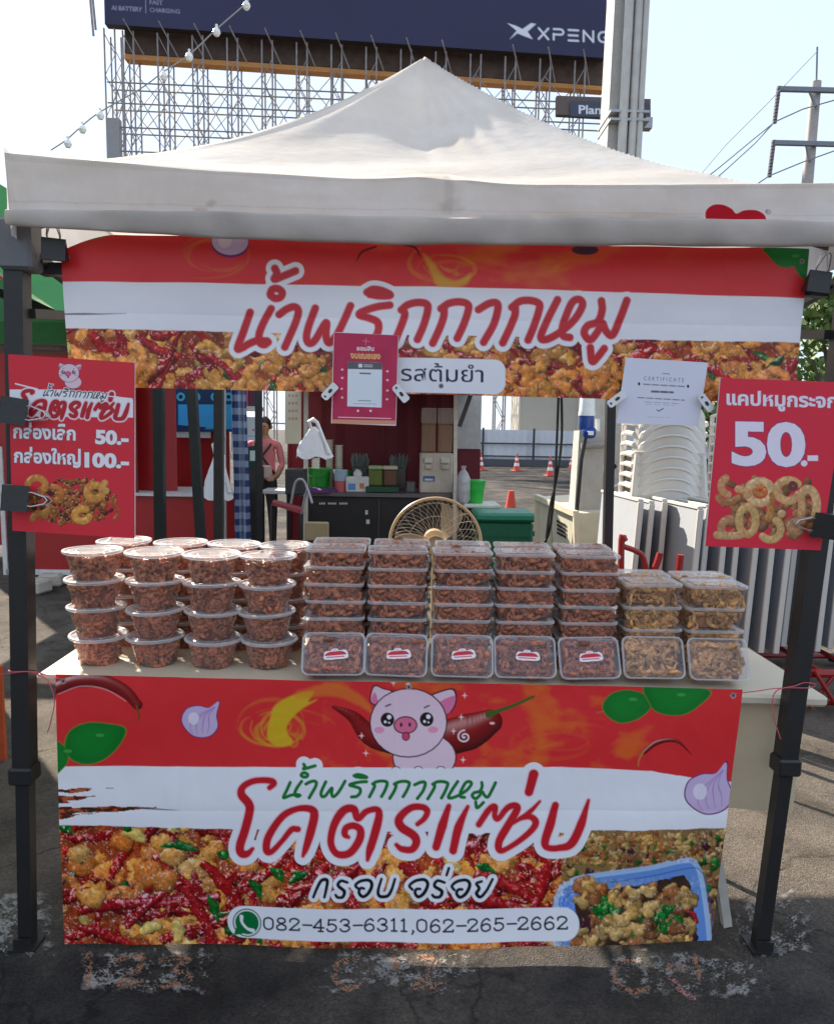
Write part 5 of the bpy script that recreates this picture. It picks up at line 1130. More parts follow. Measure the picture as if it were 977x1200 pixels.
twine([(76, 797, -.045), (58, 792, -.045), (44, 788, -.035), (30, 787, -.034), (14, 787, -.03), (12, 785, .03), (34, 784, .033), (44, 787, -.0), (56, 797, -.04), (64, 820, -.045), (60, 845, -.045), (56, 858, -.045)], 'pink twine tying the lower banner to the left pole')
twine([(-5, 791, -.03), (12, 789, -.034), (30, 787, -.037), (40, 789, -.03), (52, 794, -.03)], 'loose pink twine running off the left pole to the edge')
twine([(856, 813, -.045), (885, 810, -.04), (905, 807, -.034), (925, 806, -.034), (948, 806, -.03), (955, 802, -.03), (942, 800, -.03), (930, 804, -.034), (912, 808, -.037), (905, 818, -.037), (906, 840, -.04), (914, 866, -.04)], 'pink twine tying the lower banner to the right pole')
# ---- table
cream = mat('cream_plastic', (.62, .55, .42), .4, var=.06, scale=3, bump=.02)
creamc = mat('cream_cloth', (.62, .50, .33), .7, var=.07, scale=4, bump=.08, bscale=300)
TA = at(40, 791, .045); TB = at(971, 817, .045)
def tz(x): return TA.z + (TB.z - TA.z) * (x - TA.x) / (TB.x - TA.x)
def ont(px, py):
    d = ray(px, py); k = (TB.z - TA.z) / (TB.x - TA.x)
    t = (TA.z + k * (CAM.x - TA.x) - CAM.z) / (d.z - k * d.x); return CAM + d * t
def table():
    dp = .52; c = Vector(((TA.x + TB.x) / 2, .045 + dp / 2, 0)); e = empty('folding_table', c, 'cream folding table carrying the tubs and boxes behind the lower banner', 'table')
    ang = Matrix.Rotation(-math.atan2(TB.z - TA.z, TB.x - TA.x), 3, 'Y'); zc = (TA.z + TB.z) / 2
    wbuild(MB().box((c.x, c.y, zc - .016), (TB.x - TA.x, dp, .032), ang, bev=.008), 'tabletop', cream, e)
    # cloth skirt hanging inside the top on the front and both ends
    mb = MB(); n = 160; x0, x1 = TA.x + .05, TB.x - .05; y0, y1 = .085, .045 + dp - .04; drop = .33
    path = []
    for k in range(30): path.append((x0, y1 + (y0 - y1) * k / 30))
    for k in range(n): path.append((x0 + (x1 - x0) * k / n, y0))
    for k in range(31): path.append((x1, y0 + (y1 - y0) * k / 30))
    rows = []
    for j in range(9):
        v = j / 8; row = []
        for i, (x, y) in enumerate(path):
            fl_ = .03 * v; w_ = .004 * math.sin(i * .23) * v + .003 * math.sin(i * .61 + 1) * v
            sx = -1 if i < 32 else (1 if i > 30 + n - 2 else 0)
            row.append(Vector((x + sx * fl_ * -.4 + (w_ if sx else 0), y - (0 if sx and y > y0 + .02 else fl_ * .4) + (0 if sx else w_), tz(x) - .034 - drop * v)))
        rows.append(row)
    for j in range(8):
        for i in range(len(path) - 1): mb.add([rows[j][i], rows[j][i + 1], rows[j + 1][i + 1], rows[j + 1][i]], [(0, 1, 2, 3)])
    wbuild(mb, 'cloth_skirt', creamc, e, True)
    lm = mat('white_leg', (.6, .58, .52), .4)
    a = at(842, 1020, .1); b = at(850, 1078, .1)
    for (x, y) in ((TA.x + .25, .12), (TA.x + .25, .5), (b.x - .03, .5)):
        wbuild(MB().tube([(x + .02, y, tz(x) - .03), (x, y, 0)], .014, 8), 'leg', lm, e)
    d = (b - a) / (b.z - a.z); top = a + d * (tz(a.x) - .05 - a.z); bt = b - d * (b.z)
    wbuild(MB().tube([top, bt], .013, sq=True), 'leg', lm, e)
table()
# ---- food: clear tubs and boxes of fried rinds
clear = plastic('clear_plastic', (.6, .58, .58), .035, .15, .32); lidp = plastic('lid_plastic', (.85, .85, .87), .09, .12, .5); rimp = plastic('rim_plastic', (.86, .86, .88), .32, .25, .4)
frost = plastic('frosted_lid', (.66, .68, .78), .1, .24, .3)
def food_mat(nm, c, c2):
    m = mat(nm, c, .24, var=0, scale=55, bump=.4, bscale=220, c2=c2, spec=.6); n = m.node_tree.nodes; l = m.node_tree.links; b = n['Principled BSDF']
    g = n.new('ShaderNodeNewGeometry'); mr = n.new('ShaderNodeMapRange'); mr.inputs['To Min'].default_value = .6; mr.inputs['To Max'].default_value = 1.65   # each rind fried to its own shade
    l.new(g.outputs['Random Per Island'], mr.inputs['Value']); mx = n.new('ShaderNodeMix'); mx.data_type = 'RGBA'; mx.blend_type = 'MULTIPLY'; mx.inputs['Factor'].default_value = 1
    l.new(b.inputs['Base Color'].links[0].from_socket, mx.inputs['A']); l.new(mr.outputs[0], mx.inputs['B']); l.new(mx.outputs['Result'], b.inputs['Base Color'])
    return m
rind_red = food_mat('red_brown_rind', (.60, .21, .095), (.22, .052, .027)); rind_core = mat('rind_core', (.26, .07, .035), .6, scale=60, var=.4)
rind_gold = food_mat('golden_rind', (.72, .40, .15), (.42, .18, .055)); gold_core = mat('golden_core', (.42, .2, .075), .6, scale=60, var=.4)
def curl(mb, p, n, r, size, th):
    size *= 1.9; th *= 1.75
    """one curled rind lying against a surface with outward normal n"""
    n = Vector(n).normalized(); a = n.cross(Vector((r.gauss(0, 1), r.gauss(0, 1), r.gauss(0, 1)))).normalized(); b = n.cross(a)
    tilt = r.uniform(-.35, .35); b = (b * math.cos(tilt) + n * math.sin(tilt))
    R_ = size * r.choice((.55, .75, .85, 1.0)) * r.uniform(.8, 1.15); a0 = r.uniform(0, 6.28); sp = r.uniform(2.4, 5.6); N = 7
    kx, ky = r.uniform(-.5, .5), r.uniform(-.5, .5)
    pts = [Vector(p) + a * kx * R_ * (k / N) ** 2 + b * ky * R_ * math.sin(k * 1.9) * .5 + (a * math.cos(a0 + sp * k / N) + b * math.sin(a0 + sp * k / N) * r.uniform(.85, 1.1)) * R_ + n * (.3 * th * math.sin(k * 1.3)) for k in range(N + 1)]
    rr = [th * r.uniform(.5, 1.35) * (.55 if k in (0, N) else 1) for k in range(N + 1)]
    mb.tube(pts, rr, 6, flat=r.uniform(.65, 1.0))
def tub_meshes(seed):
    r = random.Random(seed); mb = MB(); H_ = .074
    for k in range(115):
        z = r.uniform(.008, H_); a = r.uniform(0, 6.28); rad = .057 + (.075 - .057) * z / .09 - .0105
        curl(mb, (rad * math.cos(a), rad * math.sin(a), z), (math.cos(a), math.sin(a), 0), r, .0085, .0038)
    for k in range(28):
        a = r.uniform(0, 6.28); q = .06 * math.sqrt(r.random()); curl(mb, (q * math.cos(a), q * math.sin(a), H_ - .006), (0, 0, 1), r, .009, .004)
    core = MB().lathe([(0, .004), (.046, .004), (.058, H_ - .008), (0, H_ - .006)], 20)
    return mb.mesh('filling', rind_red, True, 70), core.mesh('filling_core', rind_core, True)
TUBF = [tub_meshes(k) for k in range(4)]
cup_me = MB().lathe([(0, .0015), (.054, .001), (.0575, .004), (.0755, .083), (.077, .085), (.0825, .0855), (.0835, .0875)], 44).mesh('cup', clear, True, 60)
rim_me = MB().lathe([(.0755, .084), (.0835, .0835), (.0862, .086), (.0866, .0905), (.085, .0935), (.081, .0942), (.078, .0925)], 44).mesh('rim', rimp, True, 60)
lid_me = MB().lathe([(.0835, .0935), (.079, .0938), (.077, .0905), (.070, .0895), (.066, .0900), (.064, .0925), (.048, .0935), (.046, .0915), (.0, .0918)], 44).mesh('lid', lidp, True, 60)
def mobj(n, me, p):
    o = bpy.data.objects.new(n, me); col.objects.link(o); o.parent = p; return o
def make_tub(p, k, label, group):
    e = empty('food_tub', p, label, 'food tub', group, rz=random.uniform(0, 6.28)); e.scale = (1, 1, .93 + random.uniform(-.006, .006)); e.rotation_euler.x = random.uniform(-.012, .012); e.rotation_euler.y = random.uniform(-.012, .012)
    mobj('cup', cup_me, e); l_ = mobj('lid', lid_me, e); l_.rotation_euler = (random.uniform(-.02, .02), random.uniform(-.02, .02), 0); mobj('rim', rim_me, l_)
    f = mobj('filling', TUBF[k % 4][0], e); mobj('filling_core', TUBF[k % 4][1], f); f.rotation_euler.z = random.uniform(0, 6.28)
    return e
ordn = ['first', 'second', 'third', 'fourth', 'fifth']
lay4 = ['bottom', 'second from bottom', 'second from top', 'top']
kk = 0
for row, (dx, dy) in enumerate(((0, 0), (.022, .205))):
    for c, (px, py) in enumerate(((113, 778), (180, 780), (247, 782), (313, 783))):
        b = ont(px, py) + Vector((dx, dy, 0)); b.y += .032; b.z = tz(b.x) + .001
        for l_ in range(4):
            p = b + Vector((random.uniform(-.003, .003) - .0035 * l_ * (1 if c == 0 else 0), random.uniform(-.003, .003), .0853 * l_))
            make_tub(p, kk, f'round clear rind tub, {lay4[l_]} of {ordn[c]} {"front" if row == 0 else "rear"} tub stack from left', 'round tubs of pork rinds'); kk += 1
# --- rectangular boxes
def rr_loop(w_, d, r, z, n=4):
    L = []
    for cx, cy, a in ((w_ - r, d - r, 0), (-w_ + r, d - r, 90), (-w_ + r, -d + r, 180), (w_ - r, -d + r, 270)):
        for k in range(n + 1):
            t = math.radians(a + 90 * k / n); L.append(Vector((cx + r * math.cos(t), cy + r * math.sin(t), z)))
    return L
def box_set(w_, d, h, mat_f, mat_c, seeds, lidmat):
    wb, db = w_ * .86, d * .84
    body = MB().loops([rr_loop(wb * .97, db * .96, .012, .0015), rr_loop(wb, db, .014, .005), rr_loop(w_ * .955, d * .945, .018, h - .008), rr_loop(w_ * .985, d * .98, .02, h - .0065)], True).mesh('container', clear, True, 50)
    lid = MB().loops([rr_loop(w_ * .955, d * .94, .018, h - .001), rr_loop(w_ * .90, d * .87, .016, h - .0028), rr_loop(w_ * .82, d * .78, .014, h - .0028), rr_loop(w_ * .79, d * .74, .012, h + .0006), rr_loop(w_ * .4, d * .35, .01, h + .0008)], False, True).mesh('lid', lidmat, True, 50)
    rim = MB().loops([rr_loop(w_ * .96, d * .95, .018, h - .009), rr_loop(w_ * .995, d * .99, .02, h - .0095), rr_loop(w_ * 1.01, d * 1.01, .02, h - .007), rr_loop(w_ * 1.01, d * 1.01, .02, h - .002), rr_loop(w_ * .985, d * .98, .02, h + .0005), rr_loop(w_ * .955, d * .94, .018, h - .001)]).mesh('rim', rimp, True, 60)
    fills = []
    for s in seeds:
        r = random.Random(s); mb = MB(); H_ = h - .017
        for k in range(150):
            z = r.uniform(.006, H_); f = .86 + .08 * z / h; W, D_ = w_ * f - .0125, d * (f - .02) - .0125
            t = r.random()
            if t < .34: p, n = (r.uniform(-W, W), -D_, z), (0, -1, .15)
            elif t < .46: p, n = (r.uniform(-W, W), D_, z), (0, 1, .15)
            elif t < .6: p, n = ((W if r.random() < .5 else -W), r.uniform(-D_, D_), z), None
            else: p, n = (r.uniform(-W, W), r.uniform(-D_, D_), H_ - .003), (0, 0, 1)
            if n is None: n = (1 if p[0] > 0 else -1, 0, .15)
            curl(mb, p, n, r, .0095, .004)
        core = MB().loops([rr_loop(wb - .016, db - .016, .008, .004), rr_loop(w_ * .9 - .016, d * .88 - .016, .01, H_ - .009)], True, True)
        fills.append((mb.mesh('filling', mat_f, True, 70), core.mesh('filling_core', mat_c, True)))
    return body, lid, rim, fills
DARKB = box_set(.0905, .062, .0515, rind_red, rind_core, (21, 22, 23, 24), lidp); GOLDB = box_set(.0905, .062, .070, rind_gold, gold_core, (31, 32, 33), lidp)
frost_lid = {}
def make_box(S, p, k, label, group, rot=None, frosted=False):
    e = empty('food_box', p, label, 'food box', group)
    mobj('container', S[0], e); l_ = mobj('lid', S[1], e); mobj('rim', S[2], l_)
    f = mobj('filling', S[3][k % len(S[3])][0], e); mobj('filling_core', S[3][k % len(S[3])][1], f)
    if k % 2: f.rotation_euler.z = PI
    if frosted:
        if S[1].name not in frost_lid:
            m = S[1].copy(); m.materials.clear(); m.materials.append(frost); frost_lid[S[1].name] = m
        l_.data = frost_lid[S[1].name]
    if rot is not None: e.rotation_euler = rot
    return e
stick = art_mat('sticker_print', .4, .0, 10)
def sticker(parent, z):
    n, m = 60, 28; A = Art([(0, 0), (n, 0), (n, m), (0, m)], 1.6, s2l((238, 232, 234)))
    A.a = np.zeros((A.ny, A.nx)); 
    A.poly([(2, 14), (6, 6), (18, 5), (22, 1), (34, 1), (38, 5), (52, 4), (58, 12), (56, 22), (30, 24), (4, 23)], s2l((236, 230, 234)), smooth=True)
    A.poly([(4, 15), (14, 8), (44, 7), (55, 14), (50, 15), (10, 16)], s2l((200, 40, 60)), smooth=True); A.poly([(8, 18), (50, 17.5), (50, 20), (8, 20.5)], s2l((214, 90, 100)))
    A.ell(28, 4, 5, 3.5, PIG)
    X = (A.X / n - .5) * .074; Y = -(A.Y / m - .5) * .037; me = bpy.data.meshes.new('sticker'); nx, ny = A.nx, A.ny; i = np.arange(nx * ny).reshape(ny, nx)
    keep = A.a[:-1, :-1] > .4
    me.from_pydata(np.stack([X, Y, np.full(X.shape, 0)], -1).reshape(-1, 3).tolist(), [], np.stack([i[:-1, :-1], i[1:, :-1], i[1:, 1:], i[:-1, 1:]], -1)[keep].reshape(-1, 4).tolist())
    q = np.ones((nx * ny, 4), np.float32); q[:, :3] = A.c.reshape(-1, 3); me.color_attributes.new('Col', 'FLOAT_COLOR', 'POINT').data.foreach_set('color', q.ravel()); me.materials.append(stick)
    return me
STK = sticker(None, 0)
cols_d = ((391, 795), (464, 796), (540, 797), (613, 798), (687, 799)); cols_g = ((762, 801), (836, 803))
names7 = ['lowest', 'second from bottom', 'third from bottom', 'middle', 'third from top', 'second from top', 'topmost']; names4 = ['lowest', 'second from bottom', 'second from top', 'topmost']
k = 0
for set_, cols_, nl, hh, nmz, what in ((DARKB, cols_d, 7, .0522, names7, 'red-brown'), (GOLDB, cols_g, 4, .0707, names4, 'golden')):
    for row in (0, 1):
        for c, (px, py) in enumerate(cols_):
            b = ont(px, py); b.y += .16 + (.145 if row else 0); b.x += (.012 if row else 0); b.x += (b.x) * .045 ; b.z = tz(b.x) + .001
            for l_ in range(nl):
                p = b + Vector((random.uniform(-.004, .004), random.uniform(-.004, .004), hh * l_)); k += 1
                e = make_box(set_, p, k + random.randint(0, 3), f'flat clear box of {what} pork rinds, {nmz[l_]} in {"front" if row == 0 else "rear"} stack {ordn[c]} from left', f'stacked flat boxes of {what} pork rinds')
                e.rotation_euler.z = random.uniform(-.05, .05); e.rotation_euler.x = random.uniform(-.006, .006)
    for c, (px, py) in enumerate(cols_):
        b = ont(px, py); b.z = tz(b.x)
        th = math.radians(64 if what == 'red-brown' else 66); h = .0515 if what == 'red-brown' else .070
        # stands on its long edge, lid towards the viewer, leaning back on the stack
        Rm = Matrix.Rotation(th, 3, 'X'); low = min((Rm @ Vector((0, y, z))).z for y in (-.0625, .0625) for z in (0, h)); fy = min((Rm @ Vector((0, y, z))).y for y in (-.0625, .0625) for z in (0, h))
        p = Vector((b.x, b.y - fy - .045, b.z - low + .001))
        e = make_box(set_, p, k + c, f'clear box of {what} pork rinds standing upright, {ordn[c]} from left of its kind', f'upright boxes of {what} pork rinds', frosted=True)
        e.rotation_euler = (th, random.uniform(-.02, .02), random.uniform(-.04, .04))
        if what == 'red-brown':
            s = mobj('sticker', STK, e); s.location = (.008 + random.uniform(-.006, .006), random.uniform(-.006, .004), h + .0022); s.rotation_euler.z = random.uniform(-.1, .1)
# ================================================================== NEIGHBOURING STALLS AND STORE BEHIND
def slab(mb, x0, y0, x1, y1, d, th, bev=0.0):
    """a board facing the viewer: its front face spans these photo points at depth d"""
    Y = d + CAM.y; a = at(x0, (y0 + y1) / 2, Y); b = at(x1, (y0 + y1) / 2, Y); zt = at((x0 + x1) / 2, y0, Y).z; zb = at((x0 + x1) / 2, y1, Y).z
    mb.box(((a.x + b.x) / 2, Y + th / 2, (zt + zb) / 2), (b.x - a.x, th, zt - zb), bev=bev); return mb
def pole(px0, py0, px1, py1, d, r, name, m, label, cat='pole', group=None, ground=True):
    Y = d + CAM.y; a = at(px0, py0, Y); b = at(px1, py1, Y)
    if ground: b = a + (b - a) * (a.z / (a.z - b.z))
    o = MB().tube([b, a], r, sq=True).build(name, m, None); return tag(o, label, cat, group)
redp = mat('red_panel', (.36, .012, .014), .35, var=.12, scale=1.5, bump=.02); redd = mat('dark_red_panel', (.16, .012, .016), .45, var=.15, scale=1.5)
marn = mat('maroon_cloth', (.12, .006, .016), .7, var=.15, scale=1.2, bump=.2, bscale=5); whitep = mat('white_trim', (.6, .6, .6), .45)
blackp = mat('black_board', (.012, .011, .012), .5, var=.3, scale=3); steelw = mat('grey_metal', (.3, .31, .33), .4, .5)
def red_stall():
    d = 7.2; Y = d + CAM.y
    e = empty('market_stall', (at(140, 600, Y).x, Y, 0), 'red boxy market stall with blue posters at the far left', 'market stall')
    zb = .09
    def P(name, m, *a, **k): wbuild(slab(MB(), *a, **k), name, m, e)
    x0, x1 = at(8, 640, Y).x, at(262, 640, Y).x; zt = at(140, 580, Y).z
    wbuild(MB().box(((x0 + x1) / 2, Y + .4, (zb + zt) / 2), (x1 - x0, .8, zt - zb)), 'counter', redp, e)
    wbuild(MB().box(((x0 + x1) / 2, Y + .38, zt + .012), (x1 - x0 + .08, .88, .024)), 'counter_top', whitep, e)
    wbuild(MB().box(((x0 + x1) / 2, Y - .012, zb + .03), (x1 - x0, .02, .05)), 'bottom_trim', whitep, e)
    wbuild(MB().box((x0 - .01, Y - .012, zb + .6), (.04, .02, 1.2)), 'side_trim', whitep, e)
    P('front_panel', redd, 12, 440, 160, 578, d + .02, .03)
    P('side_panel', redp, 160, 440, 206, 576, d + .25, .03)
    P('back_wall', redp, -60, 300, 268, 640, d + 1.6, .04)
    P('top_board', mat('stall_grey', (.2, .19, .19), .6), -20, 398, 70, 409, d - .02, .2)
    P('shelf_strip', whitep, 206, 504, 246, 513, d + 1.5, .05)
    A = Art([(205, 440), (275, 440), (275, 506), (205, 506)], 2, s2l((40, 60, 100)))
    for x in (212, 230, 252, 268): A.ell(x, 465, 5, 5, s2l((70, 190, 230))); A.ell(x, 465, 2.4, 2.4, s2l((20, 40, 70)))
    A.poly([(209, 474), (274, 474), (274, 503), (209, 498)], s2l((70, 180, 250))); A.poly([(240, 503), (262, 476), (274, 474), (274, 503)], s2l((70, 190, 246)), soft=3, op=.8)
    A.build('poster', board_print, d + 1.5 + CAM.y - .01, e)
    rz_ = at(140, 403, Y).z; wbuild(MB().box(((x0 + x1) / 2 - .3, Y + .4, rz_), (x1 - x0 + .9, 1.1, .05)), 'shade_roof_sheet', mat('stall_shade_roof', (.3, .3, .3), .6), e)  # roof added to shade the stall's interior
    for px in (30, 120, 240):
        for dy in (.06, .7): wbuild(MB().lathe([(0, 0), (.035, 0), (.045, .05), (.03, .09), (0, .09)], 12, (at(px, 660, Y).x, Y + dy, 0)), 'castor', blackp, e, True)
red_stall()
def blocks():
    m = mat('chalky_block', (.52, .48, .42), .9, var=.2, scale=8, bump=.5)
    for px, py, w_, lb in ((40, 694, .26, 'chalky white block nearest the left edge under the red stall'), (62, 686, .2, 'chalky white block under the red stall, right beside the left pole'), (105, 684, .2, 'chalky white block under the red stall, behind the tub stacks')):
        p = onz(px, py, 0); o = MB().box((0, 0, .06), (w_, .2, .12), bev=.02).build('stone_block', m, None, loc=p); o.rotation_euler.z = random.uniform(-.3, .3); tag(o, lb, 'block', 'white blocks under the red stall')
blocks()
def green_canopy():
    e = empty('canopy_tent', tuple(at(-60, 400, 3.0).xy) + (0,), 'green neighbouring canopy seen behind the left pole', 'canopy')
    m = mat('green_fabric', (.035, .22, .05), .7, var=.15, scale=2, bump=.15, bscale=6); md = mat('dark_green_fabric', (.014, .13, .018), .7)
    # roof edge falls from upper left to the right; slopes back
    A = [at(-250, 150, 2.6), at(78, 372, 2.6)]; dv = Vector((.1, 2.4, .25))
    mb = MB(); n = 24
    for i in range(n):
        for j in range(10):
            def pt(a, b):
                u, v = a / n, b / 10; p = A[0].lerp(A[1], u) + dv * v; return p + Vector((0, 0, -.03 * math.sin(u * PI) + .012 * math.sin(u * 20 + v * 4)))
            mb.add([pt(i, j), pt(i + 1, j), pt(i + 1, j + 1), pt(i, j + 1)], [(0, 1, 2, 3)])
    # front face above the sloping edge
    T = [at(-250, 60, 3.4), at(75, 262, 3.4)]
    for i in range(n):
        for j in range(10):
            def pt(a, b):
                u, v = a / n, b / 10; return A[0].lerp(A[1], u).lerp(T[0].lerp(T[1], u), v) + Vector((0, .02 * math.sin(u * 9 + v * 5), -.05 * math.sin(v * PI)))
            mb.add([pt(i, j), pt(i + 1, j), pt(i + 1, j + 1), pt(i, j + 1)], [(0, 1, 2, 3)])
    wbuild(mb, 'canopy_roof', m, e, True)
    mb = MB(); n2 = 26  # curtain added out of view to keep sun off the left ground
    for i in range(n2):
        def cv(a, z): y = -.9 + 3.4 * a / n2; return Vector((-2.3 - .32 * a / n2 - .02 * math.sin(a * 1.3) + (.0 if z > 1 else .015 * math.sin(a)), y, z))
        mb.add([cv(i, .12), cv(i + 1, .12), cv(i + 1, 2.5), cv(i, 2.5)], [(0, 1, 2, 3)])
    wbuild(mb, 'added_shade_curtain', m, e, True)
    mb = MB(); B = [at(-250, 372, 4.9), at(82, 378, 4.9)]; C = [at(-250, 401, 4.9), at(82, 403, 4.9)]; D_ = [at(-250, 318, 5.2), at(82, 330, 5.2)]
    mb.add([B[0], B[1], C[1], C[0]], [(0, 1, 2, 3)]); mb.add([D_[0], D_[1], B[1], B[0]], [(0, 1, 2, 3)]); wbuild(mb, 'valance', md, e)
    mb = MB(); mb.tube([at(-60, 322, 4.0), at(80, 372, 4.4)], .03, sq=True); wbuild(mb, 'roof_bar', char, e)
    wbuild(MB().tube([at(-90, 300, 3.2), (at(-90, 300, 3.2).x, 3.2, 0)], .025, sq=True), 'leg', char, e)
green_canopy()
dk = mat('dark_pole_paint', (.02, .02, .022), .4)
pole(186, 440, 188, 620, 5.6, .035, 'stall_pole', dk, 'thick dark pole standing before the red stall, nearest its left panel')
pole(224, 440, 236, 640, 5.2, .03, 'stall_pole', dk, 'dark leaning pole before the blue posters, meeting the canopy leg')
pole(303, 440, 304, 640, 6.8, .028, 'stall_pole', dk, 'dark pole between the checked cloth and the person in pink')
pole(263, 440, 264, 640, 7.0, .012, 'thin_pole', mat('pale_pole', (.45, .42, .42), .4, .4), 'thin pale pole at the right end of the red stall')
def checked_cloth():
    m = bpy.data.materials.new('checked_cloth'); m.use_nodes = True; n = m.node_tree.nodes; l = m.node_tree.links
    tc = n.new('ShaderNodeTexCoord'); b = n['Principled BSDF']; b.inputs['Roughness'].default_value = .9; outs = []
    sep = n.new('ShaderNodeSeparateXYZ'); l.new(tc.outputs['Object'], sep.inputs[0])
    for ax in ('X', 'Z'):
        mu = n.new('ShaderNodeMath'); mu.operation = 'MULTIPLY'; mu.inputs[1].default_value = 9.0; l.new(sep.outputs[ax], mu.inputs[0])
        fr = n.new('ShaderNodeMath'); fr.operation = 'FRACT'; l.new(mu.outputs[0], fr.inputs[0]); g = n.new('ShaderNodeMath'); g.operation = 'GREATER_THAN'; g.inputs[1].default_value = .5; l.new(fr.outputs[0], g.inputs[0]); outs.append(g)
    ad = n.new('ShaderNodeMath'); ad.operation = 'ADD'; l.new(outs[0].outputs[0], ad.inputs[0]); l.new(outs[1].outputs[0], ad.inputs[1])
    hv = n.new('ShaderNodeMath'); hv.operation = 'MULTIPLY'; hv.inputs[1].default_value = .5; l.new(ad.outputs[0], hv.inputs[0])
    rp = n.new('ShaderNodeValToRGB'); rp.color_ramp.elements[0].color = (.012, .03, .12, 1); rp.color_ramp.elements[1].color = (.32, .38, .5, 1); l.new(hv.outputs[0], rp.inputs[0]); l.new(rp.outputs[0], b.inputs['Base Color'])
    Y = 6.6 + CAM.y; e0 = at(277, 440, Y); mb = MB(); rows = []
    for j in range(25):
        y = 440 + j * 9.5; rows.append([at(270 + 6 * j / 25 + i * 3.1, y, Y) + Vector((0, .03 * math.sin(i * 1.9 + j * .12), 0)) for i in range(7)])
    for j in range(24):
        for i in range(6): mb.add([rows[j][i], rows[j][i + 1], rows[j + 1][i + 1], rows[j + 1][i]], [(0, 1, 2, 3)])
    o = mb.build('checked_cloth', m, None, True); tag(o, 'blue and white checked cloth hanging in a narrow strip beside the red stall', 'cloth')
checked_cloth()
bagm = mat('white_bag', (.72, .72, .74), .45, var=.05, bump=.3, bscale=25)
def plastic_bag(px, py, d, w_, h, label):
    e = empty('plastic_bag', at(px, py, d + CAM.y), label, 'plastic bag', 'white plastic bags')
    mb = MB(); r = random.Random(px); L = []
    for j in range(9):
        v = j / 8; ww = w_ * (.12 + .88 * v ** .9) * (1 if v < .9 else .96); dd = .22 * w_ * (.3 + v)
        L.append([Vector((ww / 2 * math.cos(t) * (1 + .10 * math.sin(3 * t + j)), dd / 2 * math.sin(t), -h * v + .015 * math.sin(5 * t + j) * v)) for t in np.linspace(0, 2 * PI, 18, endpoint=False)])
    mb.loops(L, True, True); mb.build('bag_body', bagm, e, True, 70)
    MB().tube([(-w_ * .06, 0, -.01), (-w_ * .1, -.01, h * .16), (0, 0, h * .22), (w_ * .1, 0, h * .14), (w_ * .3, -.02, -h * .45), (w_ * .42, -.02, -h * .85)], [.012, .016, .02, .014, .012, .02], 8).build('handle', bagm, e, True)
plastic_bag(367, 500, 6.0, .30, .24, 'white plastic carrier bag hanging on the pale pillar left of the maroon wall'); plastic_bag(254, 530, 6.6, .27, .40, 'white cloth apron-like bag hanging at the right end of the red stall')
def power_strip():
    p = at(260, 550, 6.3 + CAM.y); e = empty('power_strip', p, 'small white power strip hanging over the white bag', 'power strip')
    MB().box((0, 0, 0), (.06, .03, .24), bev=.008).build('strip_body', mat('strip_white', (.66, .64, .64), .4), e)
    for z in (-.07, 0, .07): MB().box((0, -.017, z), (.03, .004, .03)).build('socket', blackp, e)
    MB().tube([(0, 0, .12), (.02, 0, .25), (-.02, 0, .4), (.02, .02, .7)], .008, 6).build('cord', blackp, e, True)
power_strip()
# ---- shelf unit between the cloth and the dark pole
def display_shelf():
    d = 8.2; Y = d + CAM.y; e = empty('display_shelf', onz(294, 497 + 1350 / d * 1.0, 0), 'dark narrow display shelf with pink boxes and a paper notice', 'shelf')
    e.location = (at(294, 600, Y).x, Y, 0)
    wbuild(slab(MB(), 279, 548, 302, 640, d, .4), 'cabinet', mat('shelf_dark', (.03, .032, .034), .5), e)
    wbuild(slab(MB(), 276, 476, 302, 481, d, .35), 'shelf_board', whitep, e)
    for a, b, c in ((278, 283, (.35, .06, .14)), (284, 291, (.5, .08, .2)), (292, 299, (.1, .02, .05))): wbuild(slab(MB(), a, 455, b, 476, d + .05, .12), 'pink_box', mat('box_pink', c, .5), e)
    A = Art([(283, 488), (302, 489), (302, 516), (283, 516)], 3, s2l((196, 206, 214))); A.ell(288, 504, 1.4, 1.4, s2l((200, 90, 120))); A.ell(297, 504, 1.4, 1.4, s2l((200, 90, 120))); A.stroke([(286, 511), (299, 511)], 1, s2l((150, 150, 170)), smooth=False)
    A.build('paper_notice', board_print, Y - .02, e)
    A = Art([(291, 523), (304, 523), (304, 548), (291, 548)], 3, s2l((22, 60, 50))); A.poly([(293, 528), (302, 528), (302, 540), (293, 540)], s2l((200, 210, 206))); A.build('payment_stand', board_print, Y - .04, e)
    wbuild(slab(MB(), 276, 440, 279, 640, d, .4), 'side_panel', mat('shelf_dark_side', (.04, .04, .042), .5), e)
display_shelf()
